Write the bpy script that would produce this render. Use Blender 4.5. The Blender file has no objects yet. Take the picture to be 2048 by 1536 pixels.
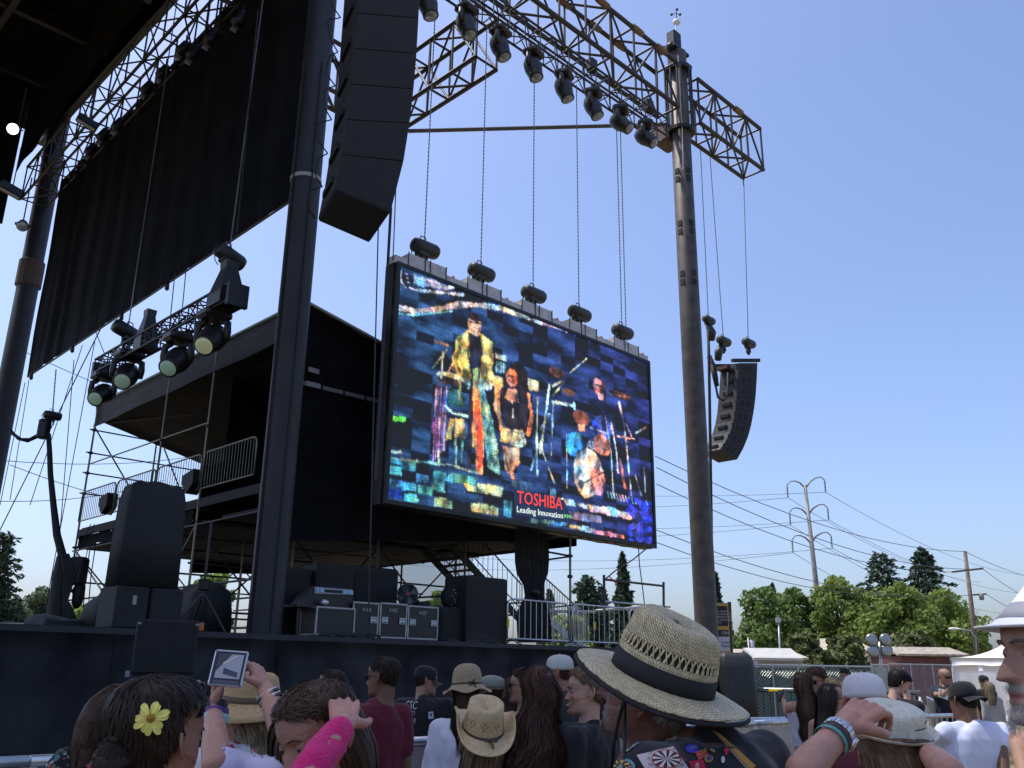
import bpy, bmesh, math, random
import numpy as np
from mathutils import Vector as V3, Matrix, noise as mnoise
random.seed(7)
RNG = np.random.default_rng(7)
S = bpy.context.scene
COL = S.collection
# ------------------------------------------------------------------ camera
FPX, PITCH, ROLL, CAMZ = 1790.0, 17.7, -0.75, 1.75
_p, _r = math.radians(PITCH), math.radians(ROLL)
FWD = V3((0, math.cos(_p), math.sin(_p)))
_rt = V3((1, 0, 0)); _up = _rt.cross(FWD)
RT = math.cos(_r)*_rt - math.sin(_r)*_up
UP = math.sin(_r)*_rt + math.cos(_r)*_up
CAM = V3((0, 0, CAMZ))
cd = bpy.data.cameras.new('camera'); co = bpy.data.objects.new('camera', cd); COL.objects.link(co)
cd.sensor_width = 36; cd.lens = 36*FPX/2048; cd.clip_end = 3000; cd.clip_start = 0.05
m = Matrix((RT, UP, -FWD)).transposed().to_4x4(); m.translation = CAM
co.matrix_world = m
S.camera = co
# ------------------------------------------------------------------ sky, sun, exposure
TO_SUN = V3((-0.42, 0.08, 0.90)).normalized()
SUN_EL = math.asin(TO_SUN.z); SUN_AZ = math.atan2(TO_SUN.x, TO_SUN.y)
w = bpy.data.worlds.new('World'); S.world = w; w.use_nodes = True
nt = w.node_tree; bg = nt.nodes['Background']
sk = nt.nodes.new('ShaderNodeTexSky'); sk.sky_type = 'NISHITA'; sk.sun_disc = False
sk.sun_elevation = SUN_EL; sk.sun_rotation = SUN_AZ
sk.air_density = 1.0; sk.dust_density = 3.0; sk.ozone_density = 2.6; sk.altitude = 20
gm = nt.nodes.new('ShaderNodeGamma'); gm.inputs[1].default_value = 1.0; nt.links.new(sk.outputs[0], gm.inputs[0])     # a flatter, milkier sky
ti = nt.nodes.new('ShaderNodeMix'); ti.data_type = 'RGBA'; ti.blend_type = 'MULTIPLY'; ti.inputs[0].default_value = 1; ti.inputs[7].default_value = (1.0, 1.02, 1.16, 1)
ti.clamp_result = False; nt.links.new(gm.outputs[0], ti.inputs[6]); nt.links.new(ti.outputs[2], bg.inputs[0]); bg.inputs[1].default_value = 0.143
sl = bpy.data.lights.new('sun', 'SUN'); sl.energy = 2.6; sl.angle = math.radians(0.5); sl.color = (1, .955, .88)
so = bpy.data.objects.new('sun', sl); COL.objects.link(so)
so.rotation_euler = TO_SUN.to_track_quat('Z', 'Y').to_euler(); so.location = (0, 0, 60)
S.view_settings.view_transform = 'Standard'; S.view_settings.look = 'None'
S.view_settings.exposure = 0.55; S.view_settings.gamma = 1.0
try: S.view_settings.use_curve_mapping = False
except Exception: pass
S.cycles.max_bounces = 6; S.cycles.transparent_max_bounces = 12
S.cycles.use_denoising = True
# ------------------------------------------------------------------ placing helpers
TH = math.radians(44.8)
U = V3((math.cos(TH), math.sin(TH), 0)); Vv = V3((-math.sin(TH), math.cos(TH), 0)); ZZ = V3((0, 0, 1))
def ray(x, y): return (x-1024)/FPX*RT + (768-y)/FPX*UP + FWD
def pt(x, y, d):
    r = ray(x, y); return CAM + r*(d/r.y)
def onplane(x, y, P, n):
    r = ray(x, y); return CAM + r*((P-CAM).dot(n)/r.dot(n))
def atz(x, y, z):
    r = ray(x, y); return CAM + r*((z-CAMZ)/r.z)
P2 = pt(530, 1240, 19.0); P2.z = 0
def W(a, b, z=0): return P2 + a*U + b*Vv + V3((0, 0, z))
def on_u(x, y, a): return onplane(x, y, W(a, 0), U)       # on the upright plane u = a
def on_v(x, y, b): return onplane(x, y, W(0, b), Vv)
def uv(P): q = P-P2; return (q.dot(U), q.dot(Vv), P.z)
# ------------------------------------------------------------------ materials
MATS = {}
def mat(name, col, rough=.6, metal=0., noise=None, bump=None, emit=None, spec=.5, sheen=0, trans=None, attr=None, alpha=None):
    """noise=(scale, amount): value variation; bump=(scale, strength); attr: colour attribute that multiplies/overrides the base"""
    if name in MATS: return MATS[name]
    M = bpy.data.materials.new(name); M.use_nodes = True; MATS[name] = M
    n = M.node_tree; b = n.nodes['Principled BSDF']; L = n.links.new
    b.inputs['Base Color'].default_value = (*col, 1); b.inputs['Roughness'].default_value = rough
    b.inputs['Metallic'].default_value = metal; b.inputs['Specular IOR Level'].default_value = spec
    if sheen: b.inputs['Sheen Weight'].default_value = sheen
    src = None
    if attr:
        a = n.nodes.new('ShaderNodeVertexColor'); a.layer_name = attr; src = a.outputs[0]
    if noise:
        tc = n.nodes.new('ShaderNodeTexCoord'); nz = n.nodes.new('ShaderNodeTexNoise')
        nz.inputs['Scale'].default_value = noise[0]; nz.inputs['Detail'].default_value = 5
        L(tc.outputs['Object'], nz.inputs['Vector'])
        mr = n.nodes.new('ShaderNodeMapRange'); mr.inputs[1].default_value = .3; mr.inputs[2].default_value = .7
        mr.inputs[3].default_value = 1-noise[1]; mr.inputs[4].default_value = 1+noise[1]
        L(nz.outputs[0], mr.inputs[0])
        mx = n.nodes.new('ShaderNodeMix'); mx.data_type = 'RGBA'; mx.blend_type = 'MULTIPLY'; mx.inputs[0].default_value = 1
        if src: L(src, mx.inputs[6])
        else: mx.inputs[6].default_value = (*col, 1)
        L(mr.outputs[0], mx.inputs[7]); src = mx.outputs[2]
    if src: L(src, b.inputs['Base Color'])
    if bump:
        tc = n.nodes.new('ShaderNodeTexCoord'); nz = n.nodes.new('ShaderNodeTexNoise')
        nz.inputs['Scale'].default_value = bump[0]; nz.inputs['Detail'].default_value = 4
        L(tc.outputs['Object'], nz.inputs['Vector'])
        bp = n.nodes.new('ShaderNodeBump'); bp.inputs['Strength'].default_value = bump[1]; bp.inputs['Distance'].default_value = .02
        L(nz.outputs[0], bp.inputs['Height']); L(bp.outputs[0], b.inputs['Normal'])
    if emit:
        b.inputs['Emission Color'].default_value = (*emit[0], 1); b.inputs['Emission Strength'].default_value = emit[1]
    if trans: b.inputs['Transmission Weight'].default_value = trans
    if alpha: b.inputs['Alpha'].default_value = alpha
    return M
def island_mat(name, cols, rough=.6, trans=.0, spec=.3):
    """colour picked at random for every loose piece of the mesh"""
    if name in MATS: return MATS[name]
    M = bpy.data.materials.new(name); M.use_nodes = True; MATS[name] = M
    n = M.node_tree; b = n.nodes['Principled BSDF']
    g = n.nodes.new('ShaderNodeNewGeometry'); r = n.nodes.new('ShaderNodeValToRGB')
    e = r.color_ramp.elements; e[0].color = (*cols[0], 1); e[1].color = (*cols[-1], 1)
    for i, c in enumerate(cols[1:-1]):
        x = e.new((i+1)/(len(cols)-1)); x.color = (*c, 1)
    n.links.new(g.outputs['Random Per Island'], r.inputs[0]); n.links.new(r.outputs[0], b.inputs['Base Color'])
    b.inputs['Roughness'].default_value = rough; b.inputs['Specular IOR Level'].default_value = spec
    if trans:
        t = n.nodes.new('ShaderNodeBsdfTranslucent'); n.links.new(r.outputs[0], t.inputs[0])
        mx = n.nodes.new('ShaderNodeMixShader'); mx.inputs[0].default_value = trans
        out = n.nodes['Material Output']
        n.links.new(b.outputs[0], mx.inputs[1]); n.links.new(t.outputs[0], mx.inputs[2]); n.links.new(mx.outputs[0], out.inputs[0])
    return M
BLACK = mat('black_paint', (.011, .0115, .013), .55, noise=(3, .3))
BLACKM = mat('black_steel', (.019, .019, .021), .45, .3, noise=(6, .35))
STEEL = mat('galvanised_steel', (.42, .43, .44), .42, .75, noise=(8, .25))
ALU = mat('aluminium', (.55, .56, .58), .35, .85, noise=(10, .2))
CLOTH = mat('black_drape', (.0085, .0085, .0095), .95, noise=(2, .35), bump=(25, .15), spec=.1)
NAVY = mat('navy_skirt_cloth', (.034, .0335, .037), .95, noise=(1.2, .45), bump=(2.4, 1.0), spec=.1)
CASE = mat('black_laminate', (.012, .011, .0125), .5, noise=(5, .3))
RUBBER = mat('black_rubber', (.012, .012, .012), .7)
WHITEP = mat('white_paint', (.75, .75, .73), .5, noise=(3, .08))
# ------------------------------------------------------------------ mesh builder
class MB:
    def __init__(s): s.v = []; s.f = []; s.smooth = False
    def add(s, vs, fs):
        o = len(s.v); s.v.extend([tuple(x) for x in vs]); s.f.extend([tuple(i+o for i in f) for f in fs]); return s
    def box(s, c, size, ax=None):
        c = V3(c); X, Y, Z = ax or (V3((1, 0, 0)), V3((0, 1, 0)), ZZ)
        hx, hy, hz = [q/2 for q in size]
        vs = [c+X*hx*i+Y*hy*j+Z*hz*k for i in (-1, 1) for j in (-1, 1) for k in (-1, 1)]
        return s.add(vs, [(0, 1, 3, 2), (4, 6, 7, 5), (0, 4, 5, 1), (2, 3, 7, 6), (0, 2, 6, 4), (1, 5, 7, 3)])
    def bbox(s, c, size, b=.02, ax=None):
        """box with chamfered long edges in x/y and z"""
        c = V3(c); X, Y, Z = ax or (V3((1, 0, 0)), V3((0, 1, 0)), ZZ)
        hx, hy, hz = [q/2 for q in size]
        def ring(z, ins):
            a, d = hx-ins, hy-ins; e = b
            return [c+X*p+Y*q+Z*z for p, q in ((-a+e, -d), (a-e, -d), (a, -d+e), (a, d-e), (a-e, d), (-a+e, d), (-a, d-e), (-a, -d+e))]
        return s.loft([ring(-hz, b), ring(-hz+b, 0), ring(hz-b, 0), ring(hz, b)])
    def loft(s, rings, cap=True, close=True):
        n = len(rings[0]); o = len(s.v)
        for r in rings: s.v.extend([tuple(x) for x in r])
        for i in range(len(rings)-1):
            for j in range(n if close else n-1):
                k = (j+1) % n
                s.f.append((o+i*n+j, o+i*n+k, o+(i+1)*n+k, o+(i+1)*n+j))
        if cap:
            s.f.append(tuple(o+j for j in reversed(range(n)))); e = o+(len(rings)-1)*n
            s.f.append(tuple(e+j for j in range(n)))
        return s
    def rod(s, p, q, r, n=8, r2=None, cap=True):
        p, q = V3(p), V3(q); d = (q-p)
        if d.length < 1e-6: return s
        a, b = perp(d); r2 = r if r2 is None else r2
        R = lambda c, rr: [c+(a*math.cos(t)+b*math.sin(t))*rr for t in [2*math.pi*i/n for i in range(n)]]
        return s.loft([R(p, r), R(q, r2)], cap)
    def tube(s, pts, r, n=6, rr=None, cap=True):
        pts = [V3(p) for p in pts]; rings = []; a = None
        for i, p in enumerate(pts):
            d = (pts[min(i+1, len(pts)-1)]-pts[max(i-1, 0)])
            if d.length < 1e-9: d = V3((0, 0, 1))
            d.normalize()
            if a is None: a, b = perp(d)
            else:
                a = a-d*a.dot(d)
                if a.length < 1e-6: a, _ = perp(d)
                a.normalize(); b = d.cross(a)
            q = rr[i] if rr else r
            rings.append([p+(a*math.cos(t)+b*math.sin(t))*q for t in [2*math.pi*k/n for k in range(n)]])
        return s.loft(rings, cap)
    def lathe(s, c, prof, axis=None, n=20, cap=True):
        """prof: [(radius, along)]"""
        c = V3(c); d = V3(axis or (0, 0, 1)).normalized(); a, b = perp(d)
        return s.loft([[c+d*z+(a*math.cos(t)+b*math.sin(t))*max(r, 1e-4) for t in [2*math.pi*i/n for i in range(n)]] for r, z in prof], cap)
    def ball(s, c, r, n=12, m=8, ax=None, sc=(1, 1, 1)):
        c = V3(c); X, Y, Z = ax or (V3((1, 0, 0)), V3((0, 1, 0)), ZZ)
        rings = []
        for i in range(m+1):
            ph = -math.pi/2+math.pi*(i+.02)/(m+.04); z = math.sin(ph); q = math.cos(ph)
            rings.append([c+X*(r*sc[0]*q*math.cos(t))+Y*(r*sc[1]*q*math.sin(t))+Z*(r*sc[2]*z) for t in [2*math.pi*k/n for k in range(n)]])
        return s.loft(rings, True)
    def quad(s, a, b, c, d): return s.add([a, b, c, d], [(0, 1, 2, 3)])
    def sheet(s, P, t=None):
        """P: 2-D grid of points -> open sheet; t: thickness vector for a closed slab"""
        n, m_ = len(P), len(P[0]); o = len(s.v)
        for row in P: s.v.extend([tuple(x) for x in row])
        F = [(o+i*m_+j, o+i*m_+j+1, o+(i+1)*m_+j+1, o+(i+1)*m_+j) for i in range(n-1) for j in range(m_-1)]
        s.f.extend(F)
        if t is not None:
            o2 = len(s.v); t = V3(t)
            for row in P: s.v.extend([tuple(V3(x)+t) for x in row])
            s.f.extend([tuple(i-o+o2 for i in reversed(f)) for f in F])
            rim = [(i, 0) for i in range(n)]+[(n-1, j) for j in range(1, m_)]+[(i, m_-1) for i in range(n-2, -1, -1)]+[(0, j) for j in range(m_-2, 0, -1)]
            for k in range(len(rim)):
                a, b = rim[k], rim[(k+1) % len(rim)]
                ia, ib = a[0]*m_+a[1], b[0]*m_+b[1]
                s.f.append((o+ia, o2+ia, o2+ib, o+ib))
        return s
    def prism(s, poly, t):
        """closed prism: outline (list of points) pushed along vector t"""
        n = len(poly); t = V3(t)
        vs = [V3(p) for p in poly]+[V3(p)+t for p in poly]
        return s.add(vs, [tuple(reversed(range(n))), tuple(range(n, 2*n))]+[(i, (i+1) % n, n+(i+1) % n, n+i) for i in range(n)])
    def mesh(s, name, m=None, smooth=None):
        me = bpy.data.meshes.new(name); me.from_pydata(s.v, [], s.f)
        if m: me.materials.append(m)
        if (s.smooth if smooth is None else smooth): me.polygons.foreach_set('use_smooth', [True]*len(me.polygons))
        me.update(); return me
    def build(s, name, m, parent=None, smooth=None, fixn=False):
        me = s.mesh(name, m, smooth)
        if fixn:
            bm = bmesh.new(); bm.from_mesh(me); bmesh.ops.recalc_face_normals(bm, faces=bm.faces); bm.to_mesh(me); bm.free()
        return link(name, me, parent)
def perp(d):
    d = V3(d).normalized(); a = d.cross(V3((0, 0, 1)))
    if a.length < 1e-3: a = d.cross(V3((1, 0, 0)))
    a.normalize(); return a, d.cross(a)
def link(name, me, parent=None):
    o = bpy.data.objects.new(name, me); COL.objects.link(o)
    if parent: o.parent = parent
    return o
def tag(o, label, cat, group=None):
    o['label'] = label; o['category'] = cat
    if group: o['group'] = group
    return o
def thing(name, label=None, cat=None, group=None, loc=None):
    o = bpy.data.objects.new(name, None); COL.objects.link(o); o.empty_display_size = .1
    if label: tag(o, label, cat, group)
    if loc is not None: o.location = loc
    return o
KIDS = None
def kids(o):
    return [c for c in bpy.data.objects if c.parent == o]
def settle(root, loc):
    """move a root whose parts were made in world coordinates to its base"""
    loc = V3(loc); root.location = loc
    for c in root.children: c.location = V3(c.location)-loc
    return root
def structure(o): o['kind'] = 'structure'; return o
def stuff(o): o['kind'] = 'stuff'; return o
_CYL = {}
def unit_cyl(m, n=8):
    k = (m.name, n)
    if k not in _CYL: _CYL[k] = MB().rod((0, 0, 0), (0, 0, 1), 1, n).mesh('rod', m, True if n > 6 else False)
    return _CYL[k]
def rod(name, p, q, r, m, parent, n=8):
    """a straight rod as an object of its own; all rods of a material share one mesh"""
    p, q = V3(p), V3(q); d = q-p; o = link(name, unit_cyl(m, n), parent)
    o.location = p; o.rotation_mode = 'QUATERNION'; o.rotation_quaternion = d.to_track_quat('Z', 'X') if d.length > 1e-9 else (1, 0, 0, 0)
    o.scale = (r, r, d.length); return o
def copy_tree(o, parent=None, tree=None):
    c = o.copy(); COL.objects.link(c)
    if parent: c.parent = parent
    for ch in list(o.children): copy_tree(ch, c)
    return c
def clone(o, loc, rotz=0, label=None):
    c = copy_tree(o); c.location = loc; c.rotation_euler = (0, 0, rotz)
    if label: c['label'] = label
    return c
def sag(p, q, s, n=10):
    p, q = V3(p), V3(q); return [p+(q-p)*(i/n)-ZZ*(4*s*(i/n)*(1-i/n)) for i in range(n+1)]
def truss(root, A, B, w, h, wd=None, up=None, bays=8, r=.04, rb=.025, m=None, ends=True, n=8, nb=6, split=1):
    """box truss from A to B (axis points); chords and braces as parts; w across wd, h along up"""
    A, B = V3(A), V3(B); d = (B-A).normalized(); up = V3(up) if up else ZZ
    wd = V3(wd) if wd else d.cross(up).normalized()
    C = [(i, j) for i in (-1, 1) for j in (-1, 1)]
    P = lambda t, i, j: A+(B-A)*t+wd*(i*w/2)+up*(j*h/2)
    for i, j in C: rod('chord', P(0, i, j), P(1, i, j), r, m, root, n)
    for k in range(bays):
        t0, t1 = k/bays, (k+1)/bays; tm = (t0+t1)/2
        for i in (-1, 1):
            a, b = (-1, 1) if k % 2 == 0 else (1, -1)
            rod('brace', P(t0, i, a), P(t1, i, b), rb, m, root, nb)
            rod('brace', P(t0, i, -1), P(t0, i, 1), rb, m, root, nb)
        for j in (-1, 1):
            a, b = (-1, 1) if k % 2 == 0 else (1, -1)
            rod('brace', P(t0, a, j), P(t1, b, j), rb, m, root, nb)
            rod('cross_bar', P(t0, -1, j), P(t0, 1, j), rb, m, root, nb)
    if ends:
        for i in (-1, 1): rod('brace', P(1, i, -1), P(1, i, 1), rb, m, root, nb)
        for j in (-1, 1): rod('cross_bar', P(1, -1, j), P(1, 1, j), rb, m, root, nb)
def text_mesh(txt, size, m, name='lettering', ext=.001, font=None, sx=1, shear=0, align='LEFT'):
    c = bpy.data.curves.new(name, 'FONT'); c.body = txt; c.size = size; c.extrude = ext; c.shear = shear; c.align_x = align; c.resolution_u = 2
    o = bpy.data.objects.new(name, c); COL.objects.link(o)
    dg = bpy.context.evaluated_depsgraph_get(); me = bpy.data.meshes.new_from_object(o.evaluated_get(dg))
    bpy.data.objects.remove(o); bpy.data.curves.remove(c)
    me.materials.clear(); me.materials.append(m); me.name = name
    if sx != 1: me.transform(Matrix.Diagonal((sx, 1, 1, 1)))
    return me
def place_text(me, name, origin, X, Y, parent):
    """lay a text mesh at origin with its x along X and its y along Y"""
    X, Y = V3(X).normalized(), V3(Y).normalized(); N = X.cross(Y)
    M = Matrix((X, Y, N)).transposed().to_4x4(); M.translation = V3(origin)
    me.transform(M); return link(name, me, parent)
# ================================================================== SETTING
g = MB(); n = 40
xs = [-1500, -600, -200, -80]+[-60+6*i for i in range(24)]+[100, 200, 600, 1500]
ys = [-1500, -300, -60]+[-20+5*i for i in range(26)]+[150, 300, 700, 2500]
g.sheet([[V3((x, y, 0)) for y in ys] for x in xs])
GM = mat('dry_ground', (.20, .155, .095), .95, noise=(.35, .3), bump=(4, .5), spec=.1)
def ground_nodes():
    n = GM.node_tree; b = n.nodes['Principled BSDF']; L = n.links.new
    tc = n.nodes.new('ShaderNodeTexCoord')
    a = n.nodes.new('ShaderNodeTexNoise'); a.inputs['Scale'].default_value = .25; a.inputs['Detail'].default_value = 8
    c = n.nodes.new('ShaderNodeTexNoise'); c.inputs['Scale'].default_value = 14; c.inputs['Detail'].default_value = 6
    L(tc.outputs['Object'], a.inputs[0]); L(tc.outputs['Object'], c.inputs[0])
    r = n.nodes.new('ShaderNodeValToRGB'); e = r.color_ramp.elements
    e[0].position = .35; e[0].color = (.11, .10, .045, 1); e[1].position = .65; e[1].color = (.30, .23, .14, 1)
    x = e.new(.5); x.color = (.20, .155, .085, 1)
    mx = n.nodes.new('ShaderNodeMix'); mx.inputs[0].default_value = .45
    L(a.outputs[0], mx.inputs[2]); L(c.outputs[0], mx.inputs[3]); L(mx.outputs[0], r.inputs[0]); L(r.outputs[0], b.inputs['Base Color'])
ground_nodes()
structure(g.build('ground', GM))
# ------------------------------------------------------------------ trees
BARK = mat('bark', (.11, .085, .06), .9, noise=(4, .3), bump=(12, .6))
LEAFS = {
 'light': island_mat('leaf_light', [(0.125, 0.200, 0.041), (0.200, 0.275, 0.059), (0.267, 0.333, 0.083), (0.151, 0.217, 0.049)], .55, .45),
 'mid': island_mat('leaf_mid', [(0.075, 0.141, 0.037), (0.125, 0.200, 0.049), (0.167, 0.233, 0.059)], .55, .42),
 'olive': island_mat('leaf_olive', [(0.075, 0.100, 0.033), (0.117, 0.141, 0.047), (0.151, 0.159, 0.049)], .6, .25),
 'fir': island_mat('needle_dark', [(0.030, 0.060, 0.037), (0.049, 0.086, 0.049), (0.070, 0.103, 0.056)], .6, .15),
 'lime': island_mat('leaf_lime', [(0.217, 0.316, 0.049), (0.300, 0.400, 0.067), (0.250, 0.350, 0.083)], .55, .4),
 'hazy': island_mat('leaf_hazed', [(0.100, 0.141, 0.083), (0.141, 0.184, 0.100), (0.184, 0.225, 0.125)], .6, .25),  # distance haze is put into these leaf colours
}
def leaf_cloud(blobs, n, size, rng, flat=.5):
    """leaf-sized quads spread through clumps (x, y, z, r) - returns verts, faces"""
    w_ = np.array([b[3]**2.2 for b in blobs]); w_ /= w_.sum()
    idx = rng.choice(len(blobs), n, p=w_); B = np.array(blobs)[idx]
    d = rng.normal(size=(n, 3)); d /= np.linalg.norm(d, axis=1)[:, None]
    rad = B[:, 3]*np.clip(rng.random(n)**.45*1.06, .2, 1.12)
    P = B[:, :3]+d*rad[:, None]*np.array([1, 1, .85])
    N = d*.8+rng.normal(size=(n, 3))*.75; N[:, 2] += .35; N /= np.linalg.norm(N, axis=1)[:, None]
    A = np.cross(N, rng.normal(size=(n, 3))); A /= np.linalg.norm(A, axis=1)[:, None]; Bv = np.cross(N, A)
    s = size*(.6+.8*rng.random(n))[:, None]
    q = np.stack([P-A*s*.5, P+Bv*s*.34+A*s*.05, P+A*s*.55, P-Bv*s*.34-A*s*.05], 1).reshape(-1, 3)
    return q
def quads_mesh(name, q, m):
    k = len(q)//4; me = bpy.data.meshes.new(name)
    me.vertices.add(4*k); me.vertices.foreach_set('co', q.astype(np.float32).ravel())
    me.loops.add(4*k); me.loops.foreach_set('vertex_index', np.arange(4*k, dtype=np.int32))
    me.polygons.add(k); me.polygons.foreach_set('loop_start', np.arange(0, 4*k, 4, dtype=np.int32))
    me.materials.append(m); me.update(calc_edges=True); me.validate(); return me
def broadleaf(name, label, base, h, w_, kind='mid', seed=1, n=5200, size=.42, low=.22, group='trees beyond the fence', trunk=True):
    rng = np.random.default_rng(seed); root = thing(name, label, 'tree', group)
    blobs = []; k = 17
    tw = MB()
    tr = max(.12, h*.022)
    tip = V3((rng.normal()*.3, rng.normal()*.3, h*.72))
    tw.tube([V3((0, 0, -.1)), V3((0, 0, h*.2)), tip*.55+V3((0, 0, h*.05)), tip], tr, 7, [tr*1.3, tr, tr*.65, tr*.25])
    for i in range(k):
        t = (i+.5)/k; z = h*(low+(.95-low)*t); prof = math.sin(math.pi*min(1, .12+.86*(z/h-low+.12)/(1-low+.1)))**.75
        a = i*2.4+rng.random()*1.2; rr = w_/2*prof*(.35+.5*rng.random())
        br = w_*(.13+.13*rng.random())*(.6+.5*prof)
        c = V3((math.cos(a)*rr, math.sin(a)*rr, min(z, h-br*.9)))
        blobs.append((c.x, c.y, c.z, br))
        st = V3((0, 0, min(c.z*.6, h*.6)))
        tw.tube([st, st.lerp(c, .5)+V3((0, 0, -.15*br)), c], .05, 5, [tr*.4, tr*.25, tr*.08])
    for i in range(26):     # small outlying sprays give the uneven outline
        b = blobs[rng.integers(k)]; d = V3(rng.normal(size=3)); d.normalize(); d.z = abs(d.z)*.7+.1 if rng.random() < .6 else d.z
        c = V3(b[:3])+d*b[3]*1.0
        blobs.append((c.x, c.y, min(c.z, h*1.01), b[3]*.36))
    tw.build('trunk', BARK, root, True)
    link('crown', quads_mesh('crown', leaf_cloud(blobs, n, size, rng), LEAFS[kind]), root)
    root.location = base; return root
def conifer(name, label, base, h, w_, seed=1, n=4200, size=.5, kind='fir', droop=.15, group='conifers beyond the fence', top=.02, power=.85):
    rng = np.random.default_rng(seed); root = thing(name, label, 'tree', group)
    tw = MB(); r = h*.016
    tw.tube([V3((0, 0, -.1)), V3((0, 0, h*.5)), V3((0, 0, h*.985))], r, 7, [r*1.3, r*.8, .03])
    Q = []; nb = 120
    per = max(8, n//nb)
    for i in range(nb):
        t = ((i+rng.random())/nb)**1.0; z = h*(.12+.87*t); L = w_/2*((1-t)**power+top)*(.62+.5*rng.random())
        a = i*2.39996+rng.random()*.6; dirv = np.array([math.cos(a), math.sin(a), 0])
        if i % 2 == 0 and t < .95: tw.rod((0, 0, z), tuple(np.array([0, 0, z])+dirv*L*.8+np.array([0, 0, -droop*L*.6])), .035, 4, .01)
        m_ = max(3, int(per*(.5+1.1*(1-t))))
        s = rng.random(m_)**.7
        C = np.array([0, 0, z])+dirv*(s*L)[:, None]; C[:, 2] += -droop*L*s**1.5+rng.normal(size=m_)*.11*size*2
        side = np.array([-dirv[1], dirv[0], 0]); C += side*(rng.normal(size=m_)*.16*L*(1.05-s*.5))[:, None]
        Q.append(C)
    P = np.concatenate(Q); k = len(P)
    N = rng.normal(size=(k, 3))*.6; N[:, 2] += .8; N /= np.linalg.norm(N, axis=1)[:, None]
    A = P.copy(); A[:, 2] = -.2*np.abs(A[:, 0]); A += rng.normal(size=(k, 3))*.6; A -= N*(A*N).sum(1)[:, None]; A /= np.linalg.norm(A, axis=1)[:, None]
    B = np.cross(N, A); s = size*(.6+.8*rng.random(k))[:, None]
    q = np.stack([P-A*s*.55, P+B*s*.24, P+A*s*.6, P-B*s*.24], 1).reshape(-1, 3)
    tw.build('trunk', BARK, root, True)
    link('crown', quads_mesh('crown', q, LEAFS[kind]), root)
    root.location = base; return root
def gpt(x, d):
    """ground point under pixel column x (read at the horizon) at depth d"""
    q = pt(x, 1345, d); return V3((q.x, d, 0))
def zat(x, y, d): return pt(x, y, d).z
TREES = [ # x, top y, width px, depth, leaf tone, label
 (1532, 1168, 128, 96, 'mid', 'green leafy tree left of the grey steel power pole, tallest tip on its left'),
 (1594, 1172, 120, 104, 'mid', 'green leafy tree directly behind the lower half of the steel power pole'),
 (1676, 1150, 118, 100, 'light', 'tall open leafy tree with bare limbs just right of the steel power pole'),
 (1722, 1182, 90, 112, 'mid', 'leafy tree in the gap between the steel pole and the first dark conifer'),
 (1800, 1166, 150, 92, 'light', 'bright green rounded tree in front of the two dark conifers'),
 (1882, 1172, 170, 98, 'light', 'broad bright green tree beside the wooden utility pole'),
 (1925, 1215, 90, 118, 'mid', 'darker leafy tree just behind the wooden utility pole'),
 (1615, 1262, 90, 70, 'olive', 'low olive green tree around the foot of the steel power pole'),
 (1700, 1268, 92, 72, 'olive', 'low olive tree left of the four lamp light tower'),
 (1832, 1262, 120, 74, 'olive', 'low spreading olive tree right of the four lamp light tower'),
 (1450, 1235, 58, 100, 'light', 'small green tree behind the black and yellow sign banner'),
 (1140, 1225, 120, 62, 'lime', 'low yellow green bush behind the railings on the stage deck'),
 (425, 1140, 110, 64, 'light', 'pale green tree seen through the scaffold under the viewing platform'),
 (872, 1178, 80, 60, 'lime', 'yellow green tree seen under the scaffold behind the road cases'),
 (160, 1205, 62, 60, 'lime', 'small bright lime tree behind the bundle of stage cables'),
 (70, 1172, 110, 95, 'hazy', 'hazy grey green tree at the left edge behind the stage'),
 (15, 1195, 120, 90, 'hazy', 'bushy hazy tree under the tall dark conifer at far left'),
 (135, 1200, 70, 105, 'hazy', 'hazy tree just left of the hanging cable bundle'),
 (190, 1225, 70, 110, 'hazy', 'low hazy tree right of the hanging cable bundle'),
]
for i, (x, ty, wp, d, kd, lb) in enumerate(TREES):
    b = gpt(x, d); h = zat(x, ty, d); b.x = pt(x, ty+60, d).x
    broadleaf('olive_tree' if kd == 'olive' else 'bush' if 'bush' in lb else 'leafy_tree', lb, b, h, wp/FPX*d*1.02, kd, 20+i,
              n=int(2600+34*wp), size=.26+.0020*d, low=.06 if kd in ('olive', 'lime', 'hazy') else .14)
CON = [
 (1766, 1104, 120, 128, .34, .55, 'dark conifer with a rounded top, left one of the pair behind the leafy trees'),
 (1851, 1094, 215, 124, .04, .70, 'dark wide redwood, right one of the pair behind the leafy trees'),
 (1549, 1166, 40, 150, .05, .8, 'small dark conifer tip above the leafy trees left of the steel pole'),
 (1246, 1104, 86, 84, .02, .8, 'slender dark conifer with pointed tip behind the scaffold frame on deck'),
 (1175, 1152, 78, 92, .36, .45, 'stout dark evergreen with two tips left of the slender conifer'),
 (1205, 1172, 48, 96, .2, .6, 'narrow dark evergreen squeezed between the stout one and the slender conifer'),
 (1100, 1182, 36, 98, .25, .6, 'small evergreen behind the stair railing on the stage deck'),
 (1434, 1146, 36, 100, .1, .7, 'dark conifer half hidden by the right roof mast'),
 (0, 1062, 88, 88, .4, .45, 'tall dark conifer cut off by the left edge of the view'),
]
for i, (x, ty, wp, d, tp, pw, lb) in enumerate(CON):
    b = gpt(x, d); b.x = pt(x, ty+60, d).x
    conifer('conifer', lb, b, zat(x, ty, d), wp/FPX*d, 60+i, n=int(2600+34*wp), size=.32+.0022*d, top=tp, power=pw)
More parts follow.
